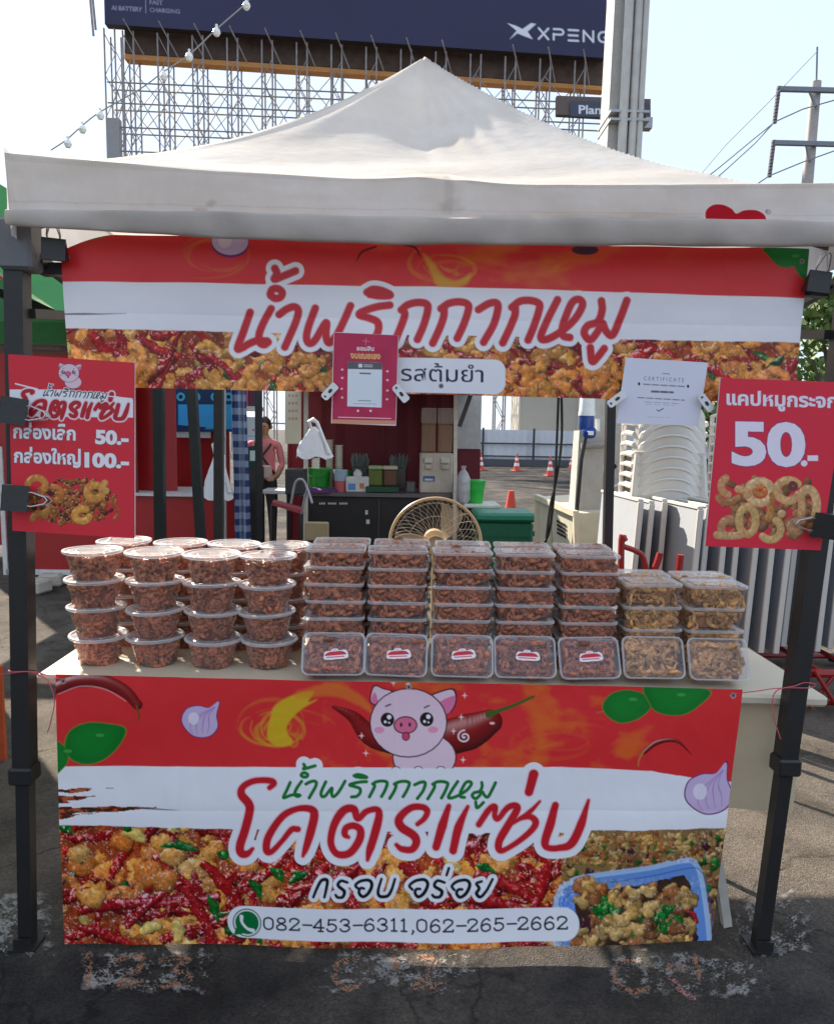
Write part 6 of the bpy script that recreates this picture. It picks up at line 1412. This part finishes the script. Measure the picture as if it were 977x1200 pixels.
def person():
    d = 9.0; Y = d + CAM.y; b = at(309, 505, Y); e = empty('person', (b.x, Y, 0), 'person in a pink shirt with black straps standing behind the dark pole', 'person')
    V = []; Ed = []; Rd = []
    def v(p, r, par=None):
        V.append(p); Rd.append(r if hasattr(r, '__len__') else (r, r))
        if par is not None: Ed.append((par, len(V) - 1))
        return len(V) - 1
    pel = v((0, 0, .88), (.15, .11)); w_ = v((0, 0, 1.02), (.135, .095), pel); ch = v((0, .01, 1.2), (.155, .105), w_); sh = v((0, .01, 1.33), (.12, .085), ch); nk = v((0, 0, 1.41), .048, sh); hd = v((0, -.01, 1.5), (.072, .085), nk); tp = v((0, -.01, 1.58), (.07, .085), hd)
    for s in (-1, 1):
        a = v((.17 * s, .01, 1.31), .05, sh); b_ = v((.21 * s, .02, 1.08), .04, a); c = v((.17 * s, -.14, .95), .033, b_); h = v((.13 * s, -.24, .93), (.035, .02), c)
        for k in range(4): f1 = v((.13 * s + (.018 * k - .027) , -.29, .925), .009, h); v((.13 * s + (.018 * k - .027), -.32 + .006 * abs(k - 1.5), .905), .008, f1)
        t_ = v((.13 * s - .04 * s, -.265, .925), .01, h); v((.13 * s - .05 * s, -.295, .92), .009, t_)
        l_ = v((.09 * s, 0, .82), .085, pel); kn = v((.1 * s, -.01, .47), .058, l_); an = v((.1 * s, .01, .1), .04, kn); ft = v((.1 * s, -.03, .045), (.045, .04), an); v((.11 * s, -.15, .035), (.04, .028), ft)
    me = bpy.data.meshes.new('body'); me.from_pydata(V, Ed, []); o = bpy.data.objects.new('body', me); col.objects.link(o)
    o.modifiers.new('s', 'SKIN'); sv = me.skin_vertices[0].data
    for i, r in enumerate(Rd): sv[i].radius = r
    sv[0].use_root = True
    o.modifiers.new('u', 'SUBSURF').render_levels = 2; o.modifiers['u'].levels = 2
    dg = bpy.context.evaluated_depsgraph_get(); m2 = bpy.data.meshes.new_from_object(o.evaluated_get(dg)); bpy.data.objects.remove(o)
    skin = mat('skin', (.36, .19, .12), .55, var=.05); shirt = mat('pink_shirt', (.62, .2, .24), .8, var=.08, scale=6, bump=.2, bscale=20); trou = mat('dark_trousers', (.03, .03, .035), .8); shoe = mat('dark_shoe', (.02, .02, .02), .5)
    for m in (skin, shirt, trou, shoe): m2.materials.append(m)
    for p in m2.polygons:
        c = p.center; p.use_smooth = True; arm = abs(c.x) > .19 and c.z < 1.06 or (c.y < -.11 and c.z > .8)
        p.material_index = 0 if (c.z > 1.385 or arm) else 1 if c.z > .93 else 3 if c.z < .085 else 2
    ob = bpy.data.objects.new('body', m2); col.objects.link(ob); ob.parent = e
    hm = mat('black_hair', (.012, .01, .01), .5, var=.3, bump=.4, bscale=60); mb = MB()
    L = []
    for j in range(10):
        t = -.35 + (PI / 2 + .35) * j / 9; L.append([Vector((.086 * math.cos(t) * math.cos(q), -.0 + .098 * math.cos(t) * math.sin(q) + (.02 if math.sin(q) > -.3 else .045) * (1 - j / 12), 1.55 + .092 * math.sin(t) - (.03 if math.sin(q) > 0 and j == 0 else 0))) for q in np.linspace(0, 2 * PI, 20, endpoint=False)])
    mb.loops(L, True, True); mb.build('hair', hm, e, True, 80)
    for s in (-1, 1): MB().lathe([(0, -.012), (.011, 0), (0, .012)], 10, (.026 * s, -.094, 1.525)).build('eye', mat('eye_dark', (.03, .02, .02), .3), e, True)
    MB().tube([(0, -.09, 1.53), (0, -.112, 1.495), (0, -.1, 1.487)], [.009, .014, .008], 8).build('nose', skin, e, True)
    MB().tube([(-.022, -.092, 1.462), (0, -.1, 1.46), (.022, -.092, 1.462)], .006, 6).build('mouth', mat('lip', (.4, .12, .1), .5), e, True)
    for s in (-1, 1): MB().tube([(.085 * s, .0, 1.49), (.094 * s, .005, 1.515), (.086 * s, .01, 1.54)], [.01, .014, .01], 6).build('ear', skin, e, True)
    st = mat('strap_black', (.015, .015, .016), .6)
    for s in (-1, 1): MB().tube([(-.1 * s, .03, 1.37), (-.09 * s, -.1, 1.3), (0, -.125, 1.18), (.1 * s, -.115, 1.04), (.13 * s, -.05, .98)], .013, 6).build('apron_strap', st, e, True)
    MB().box((.02, -.15, 1.0), (.2, .05, .16), bev=.02).build('waist_pouch', mat('pouch_pink', (.55, .42, .42), .6), e); 
    e.scale = (1.0, 1.0, 1.0)
person()
# ---- the stall with the maroon wall
def maroon_stall():
    d = 8.3; Y = d + CAM.y
    e = empty('market_stall', (at(450, 600, Y).x, Y, 0), 'drinks stall with a maroon back wall and black counter behind the food table', 'market stall')
    def P(name, m, *a, **k): return wbuild(slab(MB(), *a, **k), name, m, e)
    # hanging maroon wall with slack folds
    mb = MB(); nx, ny = 40, 16; rows = [[at(337 + 225 * i / nx, 400 + 240 * j / ny, Y + .95 + .035 * math.sin(i * .55 + .1 * j) + .015 * math.sin(i * 1.7)) for i in range(nx + 1)] for j in range(ny + 1)]
    for j in range(ny):
        for i in range(nx): mb.add([rows[j][i], rows[j][i + 1], rows[j + 1][i + 1], rows[j + 1][i]], [(0, 1, 2, 3)])
    wbuild(mb, 'back_wall', marn, e, True)
    zt = at(450, 578, Y).z; xa, xb = at(352, 600, Y).x, at(560, 600, Y).x
    wbuild(MB().box(((xa + xb) / 2, Y + .42, zt - .02), (xb - xa, .9, .04)), 'counter_top', mat('counter_grey', (.12, .1, .1), .5), e)
    wbuild(MB().box(((xa + xb) / 2, Y + .42, (zt - .05) / 2), (xb - xa - .04, .8, zt - .05)), 'counter', blackp, e)
    mb = MB(); r = random.Random(1)
    for k in range(13):
        x = 374 + k * 2.6
        if k in (3, 8): continue
        slab(mb, x, 589, x + 1.7, 591.2, d - .0, .01)
    wbuild(mb, 'counter_lettering', whitep, e)
    P('white_mark', whitep, 428, 598, 431, 603, d - .001, .01); P('white_mark', whitep, 429, 609, 433, 614, d - .001, .01)
    P('counter_seam', mat('seam_grey', (.05, .05, .05), .5), 443, 582, 444.5, 640, d + .005, .02)
    A = Art([(334, 430), (353, 430), (353, 520), (334, 520)], 1.5, s2l((216, 212, 190)))
    for k in range(4):
        for j in range(3): A.poly([(338 + j * 4, 462 + k * 9), (340.5 + j * 4, 462 + k * 9), (340.5 + j * 4, 465 + k * 9), (338 + j * 4, 465 + k * 9)], s2l((200, 150, 130)))
    A.build('menu_board', board_print, Y + .3, e)
    cp = mat('cream_post', (.55, .5, .44), .5)
    wbuild(MB().tube([at(359, 430, Y - .35), (at(358, 640, Y - .35).x, Y - .35, 0)], .022, sq=True), 'post', cp, e)
    wbuild(MB().tube([at(534, 430, Y - .1), (at(533, 640, Y - .1).x, Y - .1, 0)], .02, sq=True), 'post', cp, e)
    P('side_board', mat('pale_board', (.42, .42, .42), .6), 536, 430, 564, 526, d + .8, .03); P('side_board', marn, 536, 526.5, 562, 600, d + .82, .03)
    wbuild(MB().tube([at(554, 455, Y - .1), at(538, 500, Y - .1)], .022, sq=True), 'brace', dk, e)
    # white roof sheet with a visible edge, extended over the stall to shade it
    mb = MB(); 
    a, b = at(330, 447, Y - .9), at(566, 452, Y - .9); a.z = b.z = at(500, 460, Y - .2).z; a2, b2 = a + Vector((0, 2.3, .12)), b + Vector((0, 2.3, .12))
    mb.plate([a, b, b2, a2], .02); wbuild(mb, 'shade_roof_sheet', mat('white_sheet', (.75, .75, .76), .5), e)
    return Y, zt
MY, MZ = maroon_stall()
def onc(px, py): return onz(px, py, MZ)
def cst(px, dy=.25): p = at(px, 578, MY + dy); return Vector((p.x, MY + dy, MZ + .001))
PXM = 900 / 8.45     # pixels per metre on the counter
grn = mat('green_plastic', (.01, .22, .02), .35); clr2 = plastic('cup_clear', (.8, .8, .8), .3, .25, .3)
def bucket(p, r, h, m, label, lid=False):
    e = empty('bucket', p, label, 'bucket'); MB().lathe([(0, .002), (r * .8, .002), (r * .98, h * .93), (r * 1.06, h * .93), (r * 1.06, h), (r * .95, h), (r * .78, .01), (0, .01)], 24).build('bucket_body', m, e, True)
    if lid: MB().lathe([(r * 1.08, h * .98), (r * 1.08, h * 1.05), (r * .8, h * 1.07), (0, h * 1.07)], 24).build('lid', m, e, True)
    MB().tube([(r * 1.06 * math.cos(t), -.01 - r * 1.0 * abs(math.sin(t)), h * .9 - .3 * h * math.sin(t)) for t in np.linspace(0, PI, 12)], .004, 5).build('handle', m, e, True)
    return e
bucket(cst(374, .2), .13, .25, grn, 'green plastic bucket holding cup stacks at the left end of the black counter'); bucket(cst(408, .55), .09, .2, grn, 'small green tub behind the tissue box on the counter')
def cup_stack(p, h, r, m, label):
    e = empty('cup_stack', p, label, 'cup stack', 'stacks of cups on the counter'); n = max(4, int(h / .03)); 
    for k in range(n): z = .0 + h * k / n; MB().lathe([(0, z), (r * .8, z), (r * .94, z + h / n * .8), (r * 1.05, z + h / n * .86), (r * 1.05, z + h / n * .98)], 16).build('cup', m, e, True)
cup_stack(cst(372, .2) + Vector((-.02, 0, .015)), .56, .045, clr2, 'tall grey stack of clear cups standing in the green bucket'); cup_stack(cst(386, .4), .56, .042, mat('cup_cream', (.5, .46, .38), .5), 'tall cream stack of cups beside the green bucket'); cup_stack(cst(397, .45), .50, .045, mat('cup_white', (.62, .58, .5), .5), 'white stack of cups right of the cream stack')
def misc_counter():
    bx = lambda nm, c, r=.5: mat(nm, c, r)
    e = empty('plastic_bin', cst(399, .12), 'small blue and pink plastic bin on the counter', 'bin'); MB().lathe([(0, 0), (.06, 0), (.068, .12)], 18).build('lower_part', bx('bin_pink', (.5, .1, .12)), e, True); MB().lathe([(.069, .12), (.078, .24), (.07, .24), (.06, .13), (0, .13)], 18).build('upper_part', bx('bin_blue', (.3, .42, .5)), e, True)
    e = empty('tissue_box', cst(419, .12), 'white tissue box with printed front on the counter', 'tissue box'); MB().box((0, 0, .085), (.25, .14, .17), bev=.01).build('box_body', bx('tissue_white', (.6, .6, .6)), e)
    MB().box((-.06, -.0715, .06), (.08, .002, .07)).build('blue_print', bx('print_blue', (.1, .25, .5)), e); MB().box((.05, -.0715, .07), (.05, .002, .06)).build('orange_print', bx('print_orange', (.5, .2, .05)), e)
    MB().loops([[Vector((.05 * s_ * math.cos(t), .02 * math.sin(t), z + .012 * math.sin(3 * t))) for t in np.linspace(0, 2 * PI, 12, endpoint=False)] for s_, z in ((.7, .16), (1.0, .2), (.5, .24))], False, True).build('tissue', whitep, e, True)
    tr = empty('tray', cst(448, .12), 'dark green tray holding jars on the counter', 'tray'); MB().box((0, 0, .035), (.36, .2, .07), bev=.01).build('tray_body', bx('tray_green', (.01, .06, .03)), tr)
    for px, c, cap, lb in ((440, (.10, .14, .03), (.3, .4, .2), 'jar with a pale green lid in the green tray'), (457, (.10, .05, .03), (.5, .46, .36), 'brown jar with a cream lid in the green tray')):
        e = empty('jar', cst(px, .12) + Vector((0, 0, .071)), lb, 'jar'); MB().box((0, 0, .09), (.15, .13, .18), bev=.015).build('jar_body', bx('jar_body', c, .2), e); MB().box((0, 0, .2), (.16, .14, .04), bev=.01).build('lid', bx('jar_cap', cap), e)
    for px, lb in ((421, 'clear holder of straws behind the tissue box'), (466, 'clear holder of straws right of the jars')):
        e = empty('straw_holder', cst(px, .5), lb, 'straw holder', 'straw holders'); MB().box((0, 0, .13), (.17, .12, .26), bev=.01).build('holder', bx('smoky', (.06, .07, .07), .2), e)
        mb = MB(); r = random.Random(px)
        for k in range(45): x, y = r.uniform(-.075, .075), r.uniform(-.05, .05); mb.tube([(x, y, .2), (x * 1.3 + r.uniform(-.02, .02), y * 1.2, r.uniform(.33, .42))], .006, 5)
        o = mb.build('straws', bx('straw_green', (.12, .16, .14), .4), e); o['kind'] = 'stuff'
    e = empty('small_box', cst(481, .2), 'small grey box beside the dispenser', 'box'); MB().box((0, 0, .06), (.1, .1, .12), bev=.01).build('box_body', bx('grey_small', (.12, .12, .12)), e)
    # purple cloth under the bucket
    mb = MB(); L = [[Vector((rr * .2 * math.cos(t) * (1 + .2 * math.sin(5 * t)), rr * .14 * math.sin(t) - .05, z)) for t in np.linspace(0, 2 * PI, 24, endpoint=False)] for rr, z in ((1, .003), (.9, .03), (.5, .045))]
    o = mb.loops(L, False, True).build('purple_cloth', bx('purple', (.08, .03, .14), .9), None, True, loc=cst(372, .06)); tag(o, 'crumpled purple cloth by the foot of the green bucket', 'cloth')
    # twin dispenser
    cm = bx('dispenser_cream', (.5, .44, .36), .4); am = plastic('amber_clear', (.42, .27, .16), .45, .2, .3); gl = plastic('hopper_clear', (.7, .62, .55), .25, .2, .3)
    e = empty('dispenser', cst(510, .2), 'cream twin dispenser with two clear hoppers at the right of the counter', 'dispenser')
    MB().box((0, 0, .22), (.36, .26, .44), bev=.015).build('stand', cm, e)
    for s in (-1, 1):
        o = MB().box((.09 * s, 0, .60), (.15, .2, .30), bev=.01).build('hopper', am, e); MB().box((.09 * s, 0, .84), (.16, .21, .17), bev=.01).build('hopper_top', gl, o)
        MB().box((.09 * s, -.145, .36), (.09, .05, .06), bev=.008).build('outlet', mat('outlet_cream', (.6, .56, .48), .4), e); MB().box((.09 * s, -.15, .29), (.07, .05, .05), bev=.008).build('lever', cm, e)
    MB().box((-.08, -.133, .16), (.13, .004, .06)).build('label_plate', bx('label_blue', (.06, .12, .3)), e); MB().box((-.08, -.136, .15), (.09, .003, .02)).build('label_text', whitep, e)
misc_counter()
def folding_chair():
    b = at(346, 600, 4.6); e = empty('wire_chair', (b.x, 4.6, 0), 'grey tubular chair with a red seat left of the black counter', 'chair')
    P = lambda *L: [at(x, y, 4.6 + dy) for x, y, dy in L]
    wbuild(MB().tube(smooth_pts([tuple(p) for p in P((341, 590, .1), (346, 566, .1), (354, 562, .1), (360, 572, .1), (366, 590, .0))], 5), .012, 8), 'back_tube', steelw, e, True)
    wbuild(MB().tube(P((353, 602, .1), (357, 584, .1), (360, 572, .1)), .011, 8), 'back_tube', steelw, e, True)
    mb = MB(); p0, p1, p2, p3 = P((318, 592, -.2), (352, 602, -.2), (354, 598, .2), (320, 589, .2)); mb.plate([p0, p1, p2, p3], -.03); wbuild(mb, 'seat', mat('seat_red', (.25, .03, .04), .6), e)
    for p, x in ((p0, 316), (p1, 356), (p2, 350), (p3, 324)): wbuild(MB().tube([p, (at(x, 620, p.y).x, p.y, .0)], .011, 8), 'leg', mat('leg_dark', (.04, .04, .04), .4, .5), e, True)
    o = slab(MB(), 357, 612, 385, 634, 6.3, .05, .01); o = o.build('cardboard_piece', mat('cardboard', (.32, .24, .14), .8), None); tag(o, 'tilted piece of tan cardboard standing before the black counter', 'cardboard')
    o = slab(MB(), 334, 550, 356, 580, 7.4, .3, .01).build('dark_box', mat('crate_dark', (.03, .028, .03), .5), None); tag(o, 'dark box behind the tubular chair', 'box')
    w_ = slab(MB(), 306, 575, 340, 579, 8.0, .4, .005); e2 = empty('side_table', at(323, 579, 8.0 + CAM.y), 'low table with white top beside the person in pink', 'table'); wbuild(w_, 'tabletop', whitep, e2)
    for x in (308, 338):
        p = at(x, 579, 8.0 + CAM.y + .2); wbuild(MB().tube([p, (p.x, p.y, 0)], .02, 6), 'leg', dk, e2)
folding_chair()
# ---- pedestal fan
def fan():
    d = 4.2; Y = d + CAM.y; c = at(510, 637, Y); r = 54 / 900 * d
    e = empty('pedestal_fan', (c.x, Y, 0), 'cream pedestal fan with a round wire guard behind the boxes', 'fan'); tan_ = mat('fan_cream', (.55, .40, .24), .35, var=.05); wir = mat('fan_wire', (.42, .35, .27), .35, .3)
    zc = c.z
    MB().tube([(r * math.cos(t), 0, zc + r * math.sin(t)) for t in np.linspace(0, 2 * PI, 72, endpoint=False)], .0085, 8, True).build('guard_rim', tan_, e, True)
    mb = MB()
    for k in range(54):
        a = 2 * PI * k / 54
        mb.tube([(q * r * math.cos(a + .55 * q * q), -.055 * math.cos(q * PI / 2) ** .7 - .0, zc + q * r * math.sin(a + .55 * q * q)) for q in np.linspace(.2, 1, 7)], 0.0011, 4, caps=False)
        if k % 2: mb.tube([(q * r * math.cos(a - .3 * q * q), .10 * math.cos(q * PI / 2) ** .6, zc + q * r * math.sin(a - .3 * q * q)) for q in np.linspace(.3, 1, 6)], .001, 4, caps=False)
    for q in (.62, .9): mb.tube([(q * r * math.cos(t), -.055 * math.cos(q * PI / 2) ** .7, zc + q * r * math.sin(t)) for t in np.linspace(0, 2 * PI, 48, endpoint=False)], .0016, 4, True)
    mb.build('guard_wires', wir, e, True)
    MB().lathe([(0, -.012), (.05, -.01), (.056, 0), (.05, .006)], 24).build('hub_cap', tan_, e, True, loc=(0, -.06, zc)).rotation_euler.x = PI / 2
    bl = plastic('fan_blade_clear', (.62, .5, .38), .5, .25, .3)
    for k in range(3):
        mb = MB(); L0, L1 = [], []
        for j in range(10):
            q = .18 + .72 * j / 9; a = 2 * PI * k / 3 + .3 + .6 * q; wd = .75 * (1 - .5 * abs(q - .5))
            L0.append(Vector((q * r * math.cos(a), -.02, zc + q * r * math.sin(a)))); L1.append(Vector((q * r * math.cos(a + wd), .035, zc + q * r * math.sin(a + wd))))
        mb.loops([L0 + L1[::-1], [v + Vector((0, .004, 0)) for v in L0 + L1[::-1]]])
        for j in range(9): mb.add([L0[j], L0[j + 1], L1[j + 1], L1[j]], [(0, 1, 2, 3)])
        mb.build('blade', bl, e, True)
    MB().tube([(0, .03, zc), (0, .2, zc)], [.07, .06], 16).build('motor', tan_, e, True)
    MB().tube([(0, .12, 0.03), (0, .12, zc)], .014, 10).build('pole', tan_, e, True); MB().lathe([(0, 0), (.2, 0), (.2, .02), (.05, .04), (0, .04)], 28, (0, .12, 0)).build('base', tan_, e, True)
fan()
# ---- cooler, white tray table, bag, bucket
def cooler():
    d = 7.6; Y = d + CAM.y; xa, xb = at(556, 620, Y).x, at(628, 620, Y).x; zt = at(590, 604, Y).z
    e = empty('cooler_box', ((xa + xb) / 2, Y + .25, 0), 'dark green cooler box with its lid painted as sunlit behind the boxes', 'cooler'); c = e.location.x
    gm = mat('cooler_green', (.006, .10, .05), .4, var=.1); gl = mat('cooler_lid_lit', (.02, .19, .11), .4, var=.1)  # lid colour holds the bright light falling on its top
    MB().box((0, 0, zt * .5 - .03), (xb - xa - .05, .5, zt - .06), bev=.03).build('cooler_body', gm, e); MB().box((0, 0, zt - .02), (xb - xa, .56, .09), bev=.025).build('lid', gl, e)
    MB().box((0, -.255, zt - .2), (xb - xa - .1, .012, .03)).build('moulded_rib', gm, e)
    for s in (-1, 1): MB().box((s * (xb - xa) / 2, 0, zt - .2), (.04, .2, .05), bev=.01).build('handle', gm, e)
cooler()
def tray_table():
    d = 8.1; Y = d + CAM.y; a = at(543, 592, Y); b = at(586, 592, Y); e = empty('side_table', ((a.x + b.x) / 2, Y + .2, 0), 'small white-topped table right of the black counter carrying a green bucket', 'table'); z = a.z + .01
    MB().box((0, 0, z - .02), (b.x - a.x, .45, .04), bev=.01).build('tabletop', mat('tray_white', (.62, .6, .54), .5), e)
    for sx in (-1, 1):
        for sy in (-1, 1): MB().tube([(sx * (b.x - a.x) * .42, sy * .18, 0), (sx * (b.x - a.x) * .42, sy * .18, z - .04)], .015, 6).build('leg', dk, e)
    bucket(Vector((at(558, 590, Y).x, Y + .18, z + .001)), .105, .235, mat('bright_green', (.02, .42, .05), .35), 'bright green lidded bucket on the white-topped table', True)
    p = Vector((at(543, 590, Y).x, Y + .1, z + .001)); e = empty('cup_bag', p, 'clear plastic bag of white cups beside the bright green bucket', 'bag')
    L = [[Vector((rr * math.cos(t) * (1 + .08 * math.sin(4 * t + z_ * 30)), rr * math.sin(t), z_)) for t in np.linspace(0, 2 * PI, 16, endpoint=False)] for rr, z_ in ((.05, 0), (.075, .04), (.078, .15), (.07, .26), (.05, .32), (.02, .36), (.03, .4))]
    MB().loops(L, True, True).build('bag_body', plastic('bag_film', (.6, .58, .6), .5, .3, .3), e, True)
    for k in range(3): MB().lathe([(0, .02 + .1 * k), (.04, .02 + .1 * k), (.05, .1 + .1 * k)], 14).build('cups', whitep, e, True)
tray_table()
def metal_cabinet():
    Y = 6.6 + CAM.y; e = empty('display_cabinet', tuple(at(655, 620, Y).xy) + (0,), 'cream angled cabinet with a small printed label before the concrete pillar', 'cabinet')
    e.location.y = Y
    cm = mat('cabinet_cream', (.58, .54, .42), .5, var=.06); a, b = at(630, 582, Y), at(631, 646, Y); c, d_ = at(676, 602, Y - .75), at(677, 652, Y - .75)
    def ext(p, q): return q + (q - p) * (q.z / (p.z - q.z))
    b, d_ = ext(a, b), ext(c, d_)
    mb = MB().plate([a, b, d_, c], .5); wbuild(mb, 'cabinet_body', cm, e)
    n = (b - a).cross(c - a).normalized(); n = n if n.y < 0 else -n
    def bar(p, q, w_): wbuild(MB().tube([p + n * .012, q + n * .012], w_, sq=True), 'frame_bar', mat('cabinet_frame', (.62, .56, .42), .5), e)
    bar(a, c, .022); bar(a, b, .02); bar(c, d_, .02); bar(a.lerp(c, .35), b.lerp(d_, .35), .012)
    q = lambda u, v: a.lerp(c, u).lerp(b.lerp(d_, u), v) + n * .008
    for k in range(4): wbuild(MB().plate([q(.52, .13 + .035 * k), q(.52, .15 + .035 * k), q(.74, .155 + .035 * k), q(.74, .135 + .035 * k)], .002), 'label_line', blackp, e)
metal_cabinet()
# ---- stacked white chairs
chw = mat('chair_white', (.66, .63, .58), .4, var=.05, scale=3, bump=.02)
def chair_proto(loc, rz, label):
    e = empty('plastic_chair', loc, label, 'chair', 'stacked white plastic chairs', rz)
    # back: a curved shell with a rounded top lip, facing the viewer from behind (-y)
    mb = MB(); rows = []
    for j in range(10):
        v = j / 9; z = .42 + .40 * v; hw = .235 - .035 * v - (.05 * max(0, v - .75) / .25 if v > .75 else 0); row = []
        for i in range(19):
            t = -1 + 2 * i / 18; row.append(Vector((hw * math.sin(t * 1.25) / math.sin(1.25), -.20 - .04 * v + .16 * (1 - math.cos(t * 1.1)), z - .075 * t * t * v * v)))
        rows.append(row)
    for j in range(9):
        for i in range(18): mb.add([rows[j][i], rows[j][i + 1], rows[j + 1][i + 1], rows[j + 1][i]], [(0, 1, 2, 3)])
    o = mb.build('backrest', chw, e, True)
    MB().tube(rows[-1], .008, 8).build('top_lip', chw, o, True)
    MB().loops([rr_loop(.22, .2, .06, .415), rr_loop(.23, .21, .07, .43), rr_loop(.23, .21, .07, .44), rr_loop(.2, .18, .06, .43)], True, True).build('seat', chw, e, True, 50)
    for s in (-1, 1):
        MB().tube([(.225 * s, -.12, .62), (.25 * s, .0, .63), (.25 * s, .16, .62), (.235 * s, .2, .45)], .016, 8).build('armrest', chw, e, True)
        for y0, y1 in ((-.17, -.22), (.18, .23)): MB().tube([(.2 * s, y0, .42), (.235 * s, y1, 0)], [.024, .016], 8).build('leg', chw, e, True)
    return e
def chair_stack(px, d, n, step, z0, lean, first=[None], nm=''):
    Y = d + CAM.y; x = at(px, 600, Y).x
    for k in range(n):
        lb = f'white plastic chair, {"lowest" if k == 0 else "topmost" if k == n - 1 else "number " + str(k + 1) + " from the ground"} in the {nm}'
        loc = Vector((x + lean * k, Y + .006 * k, z0 + step * k))
        if first[0] is None: first[0] = e = chair_proto(loc, -.12, lb)
        else: e = copy_tree(first[0]); e.location = loc; e['label'] = lb
        e.rotation_euler.z = -.12 + random.uniform(-.012, .012)
chair_stack(776, 5.0, 15, .068, 0, .0015, nm='stack below the certificate')
chair_stack(880, 5.3, 16, .068, 0, .0015, nm='stack behind the right board')
# ---- folded white tables on a red trolley
tw = mat('table_white', (.60, .57, .52), .45, var=.05, scale=2); tg = mat('table_shaded_face', (.36, .38, .42), .6, var=.06, scale=2)  # second tone paints the faces' blue-grey shade onto white tables
tproto = None
for k in range(15):
    px = 752 + k * 17.5; d = 4.35 + .0 * k; Y = d + CAM.y; x = at(px, 690, Y).x; lb = ['first', 'second', 'third', 'fourth', 'fifth', 'sixth', 'seventh', 'eighth', 'ninth', 'tenth', 'eleventh', 'twelfth', 'thirteenth', 'fourteenth', 'fifteenth'][k]
    lb = f'white folded table standing on edge, {lb} from the concrete post'
    if tproto is None:
        e = tproto = empty('folded_table', (x, Y, 0), lb, 'folding table', 'folded white tables on the trolley')
        H_ = .83; Dp = .72
        MB().box((0, Dp / 2, H_ / 2), (.022, Dp, H_), bev=.006).build('tabletop', tg, e)
        mb = MB()
        mb.box((-.002, -.004, H_ / 2), (.034, .016, H_), bev=.003); o = mb.build('edge_band', tw, e); 
        MB().box((-.002, Dp / 2, H_ + .009), (.034, Dp, .018), bev=.003).build('edge_band', tw, e)
        for y in (.12, Dp - .12): MB().tube([(.026, y, .1), (.026, y, H_ - .1)], .011, 6).build('folded_leg', steelw, e)
    else:
        e = copy_tree(tproto); e.location = (x, Y, 0); e['label'] = lb
    e.location.z = .25; e.rotation_euler = (0, math.radians(2.2 + random.uniform(-.7, .7)), math.radians(random.uniform(-2, 2) + 4)); e.location.y += random.uniform(-.05, .05) + (.25 if k < 3 else 0); e.location.z += random.uniform(0, .02)
def trolley():
    rm = mat('red_steel', (.30, .012, .012), .4, var=.12); Y = 4.1 + CAM.y
    e = empty('table_trolley', (at(860, 700, Y).x, Y + .4, 0), 'red steel trolley carrying the folded white tables', 'trolley')
    def T(P, r=.018, nm='frame_tube'): wbuild(MB().tube(smooth_pts([tuple(p) for p in P], 4) if len(P) > 2 else P, r, 8), nm, rm, e, True)
    x0, x1 = at(728, 760, Y).x, 3.0
    for y in (Y - .05, Y + .85): T([Vector((x0, y, .215)), Vector((x1, y, .215))], .024); T([Vector((x0, y, .05)), Vector((x1, y, .05))], .018)
    for k in range(9): x = x0 + (x1 - x0) * k / 8; T([Vector((x, Y - .05, .215)), Vector((x, Y + .85, .215))], .014)
    for k in range(12):   # cross braces seen along the lower front
        x = x0 + (x1 - x0) * k / 12; dx = (x1 - x0) / 12
        T([Vector((x, Y - .06, .03)), Vector((x + dx, Y - .06, .24))], .012, 'cross_brace'); T([Vector((x + dx, Y - .085, .03)), Vector((x, Y - .085, .24))], .012, 'cross_brace')
    T([at(727, 700, Y), at(728, 632, Y), at(732, 634, Y)], .018, 'handle'); T([at(729, 640, Y), at(745, 646, Y), at(754, 655, Y), at(760, 690, Y)], .015, 'handle')
    b = at(727, 700, Y); T([b, Vector((b.x, Y, .1))], .018, 'handle')
    b = at(760, 690, Y); T([b, Vector((b.x, Y, .1))], .015, 'handle')
    for a, c in (((763, 690), (773, 648)), ((793, 690), (797, 650))): 
        p, q = at(*a, Y - .02), at(*c, Y - .02); T([Vector((p.x, Y - .02, .1)), p, q], .02, 'stop_post')
    for x in (x0 + .1, x1 - .1):
        for y in (Y, Y + .8): wbuild(MB().lathe([(0, -.02), (.05, -.02), (.05, .02), (0, .02)], 14, (x, y, .05)), 'castor', blackp, e, True)
trolley()
def gas_edge():
    p = onz(2, 895, 0); o = slab(MB(), -60, 780, 4, 892, 2.9, .02, .004); o = o.build('orange_box', mat('orange_paint', (.5, .08, .02), .5), None); tag(o, 'orange-red box cut by the left edge of the photo', 'box')
gas_edge()
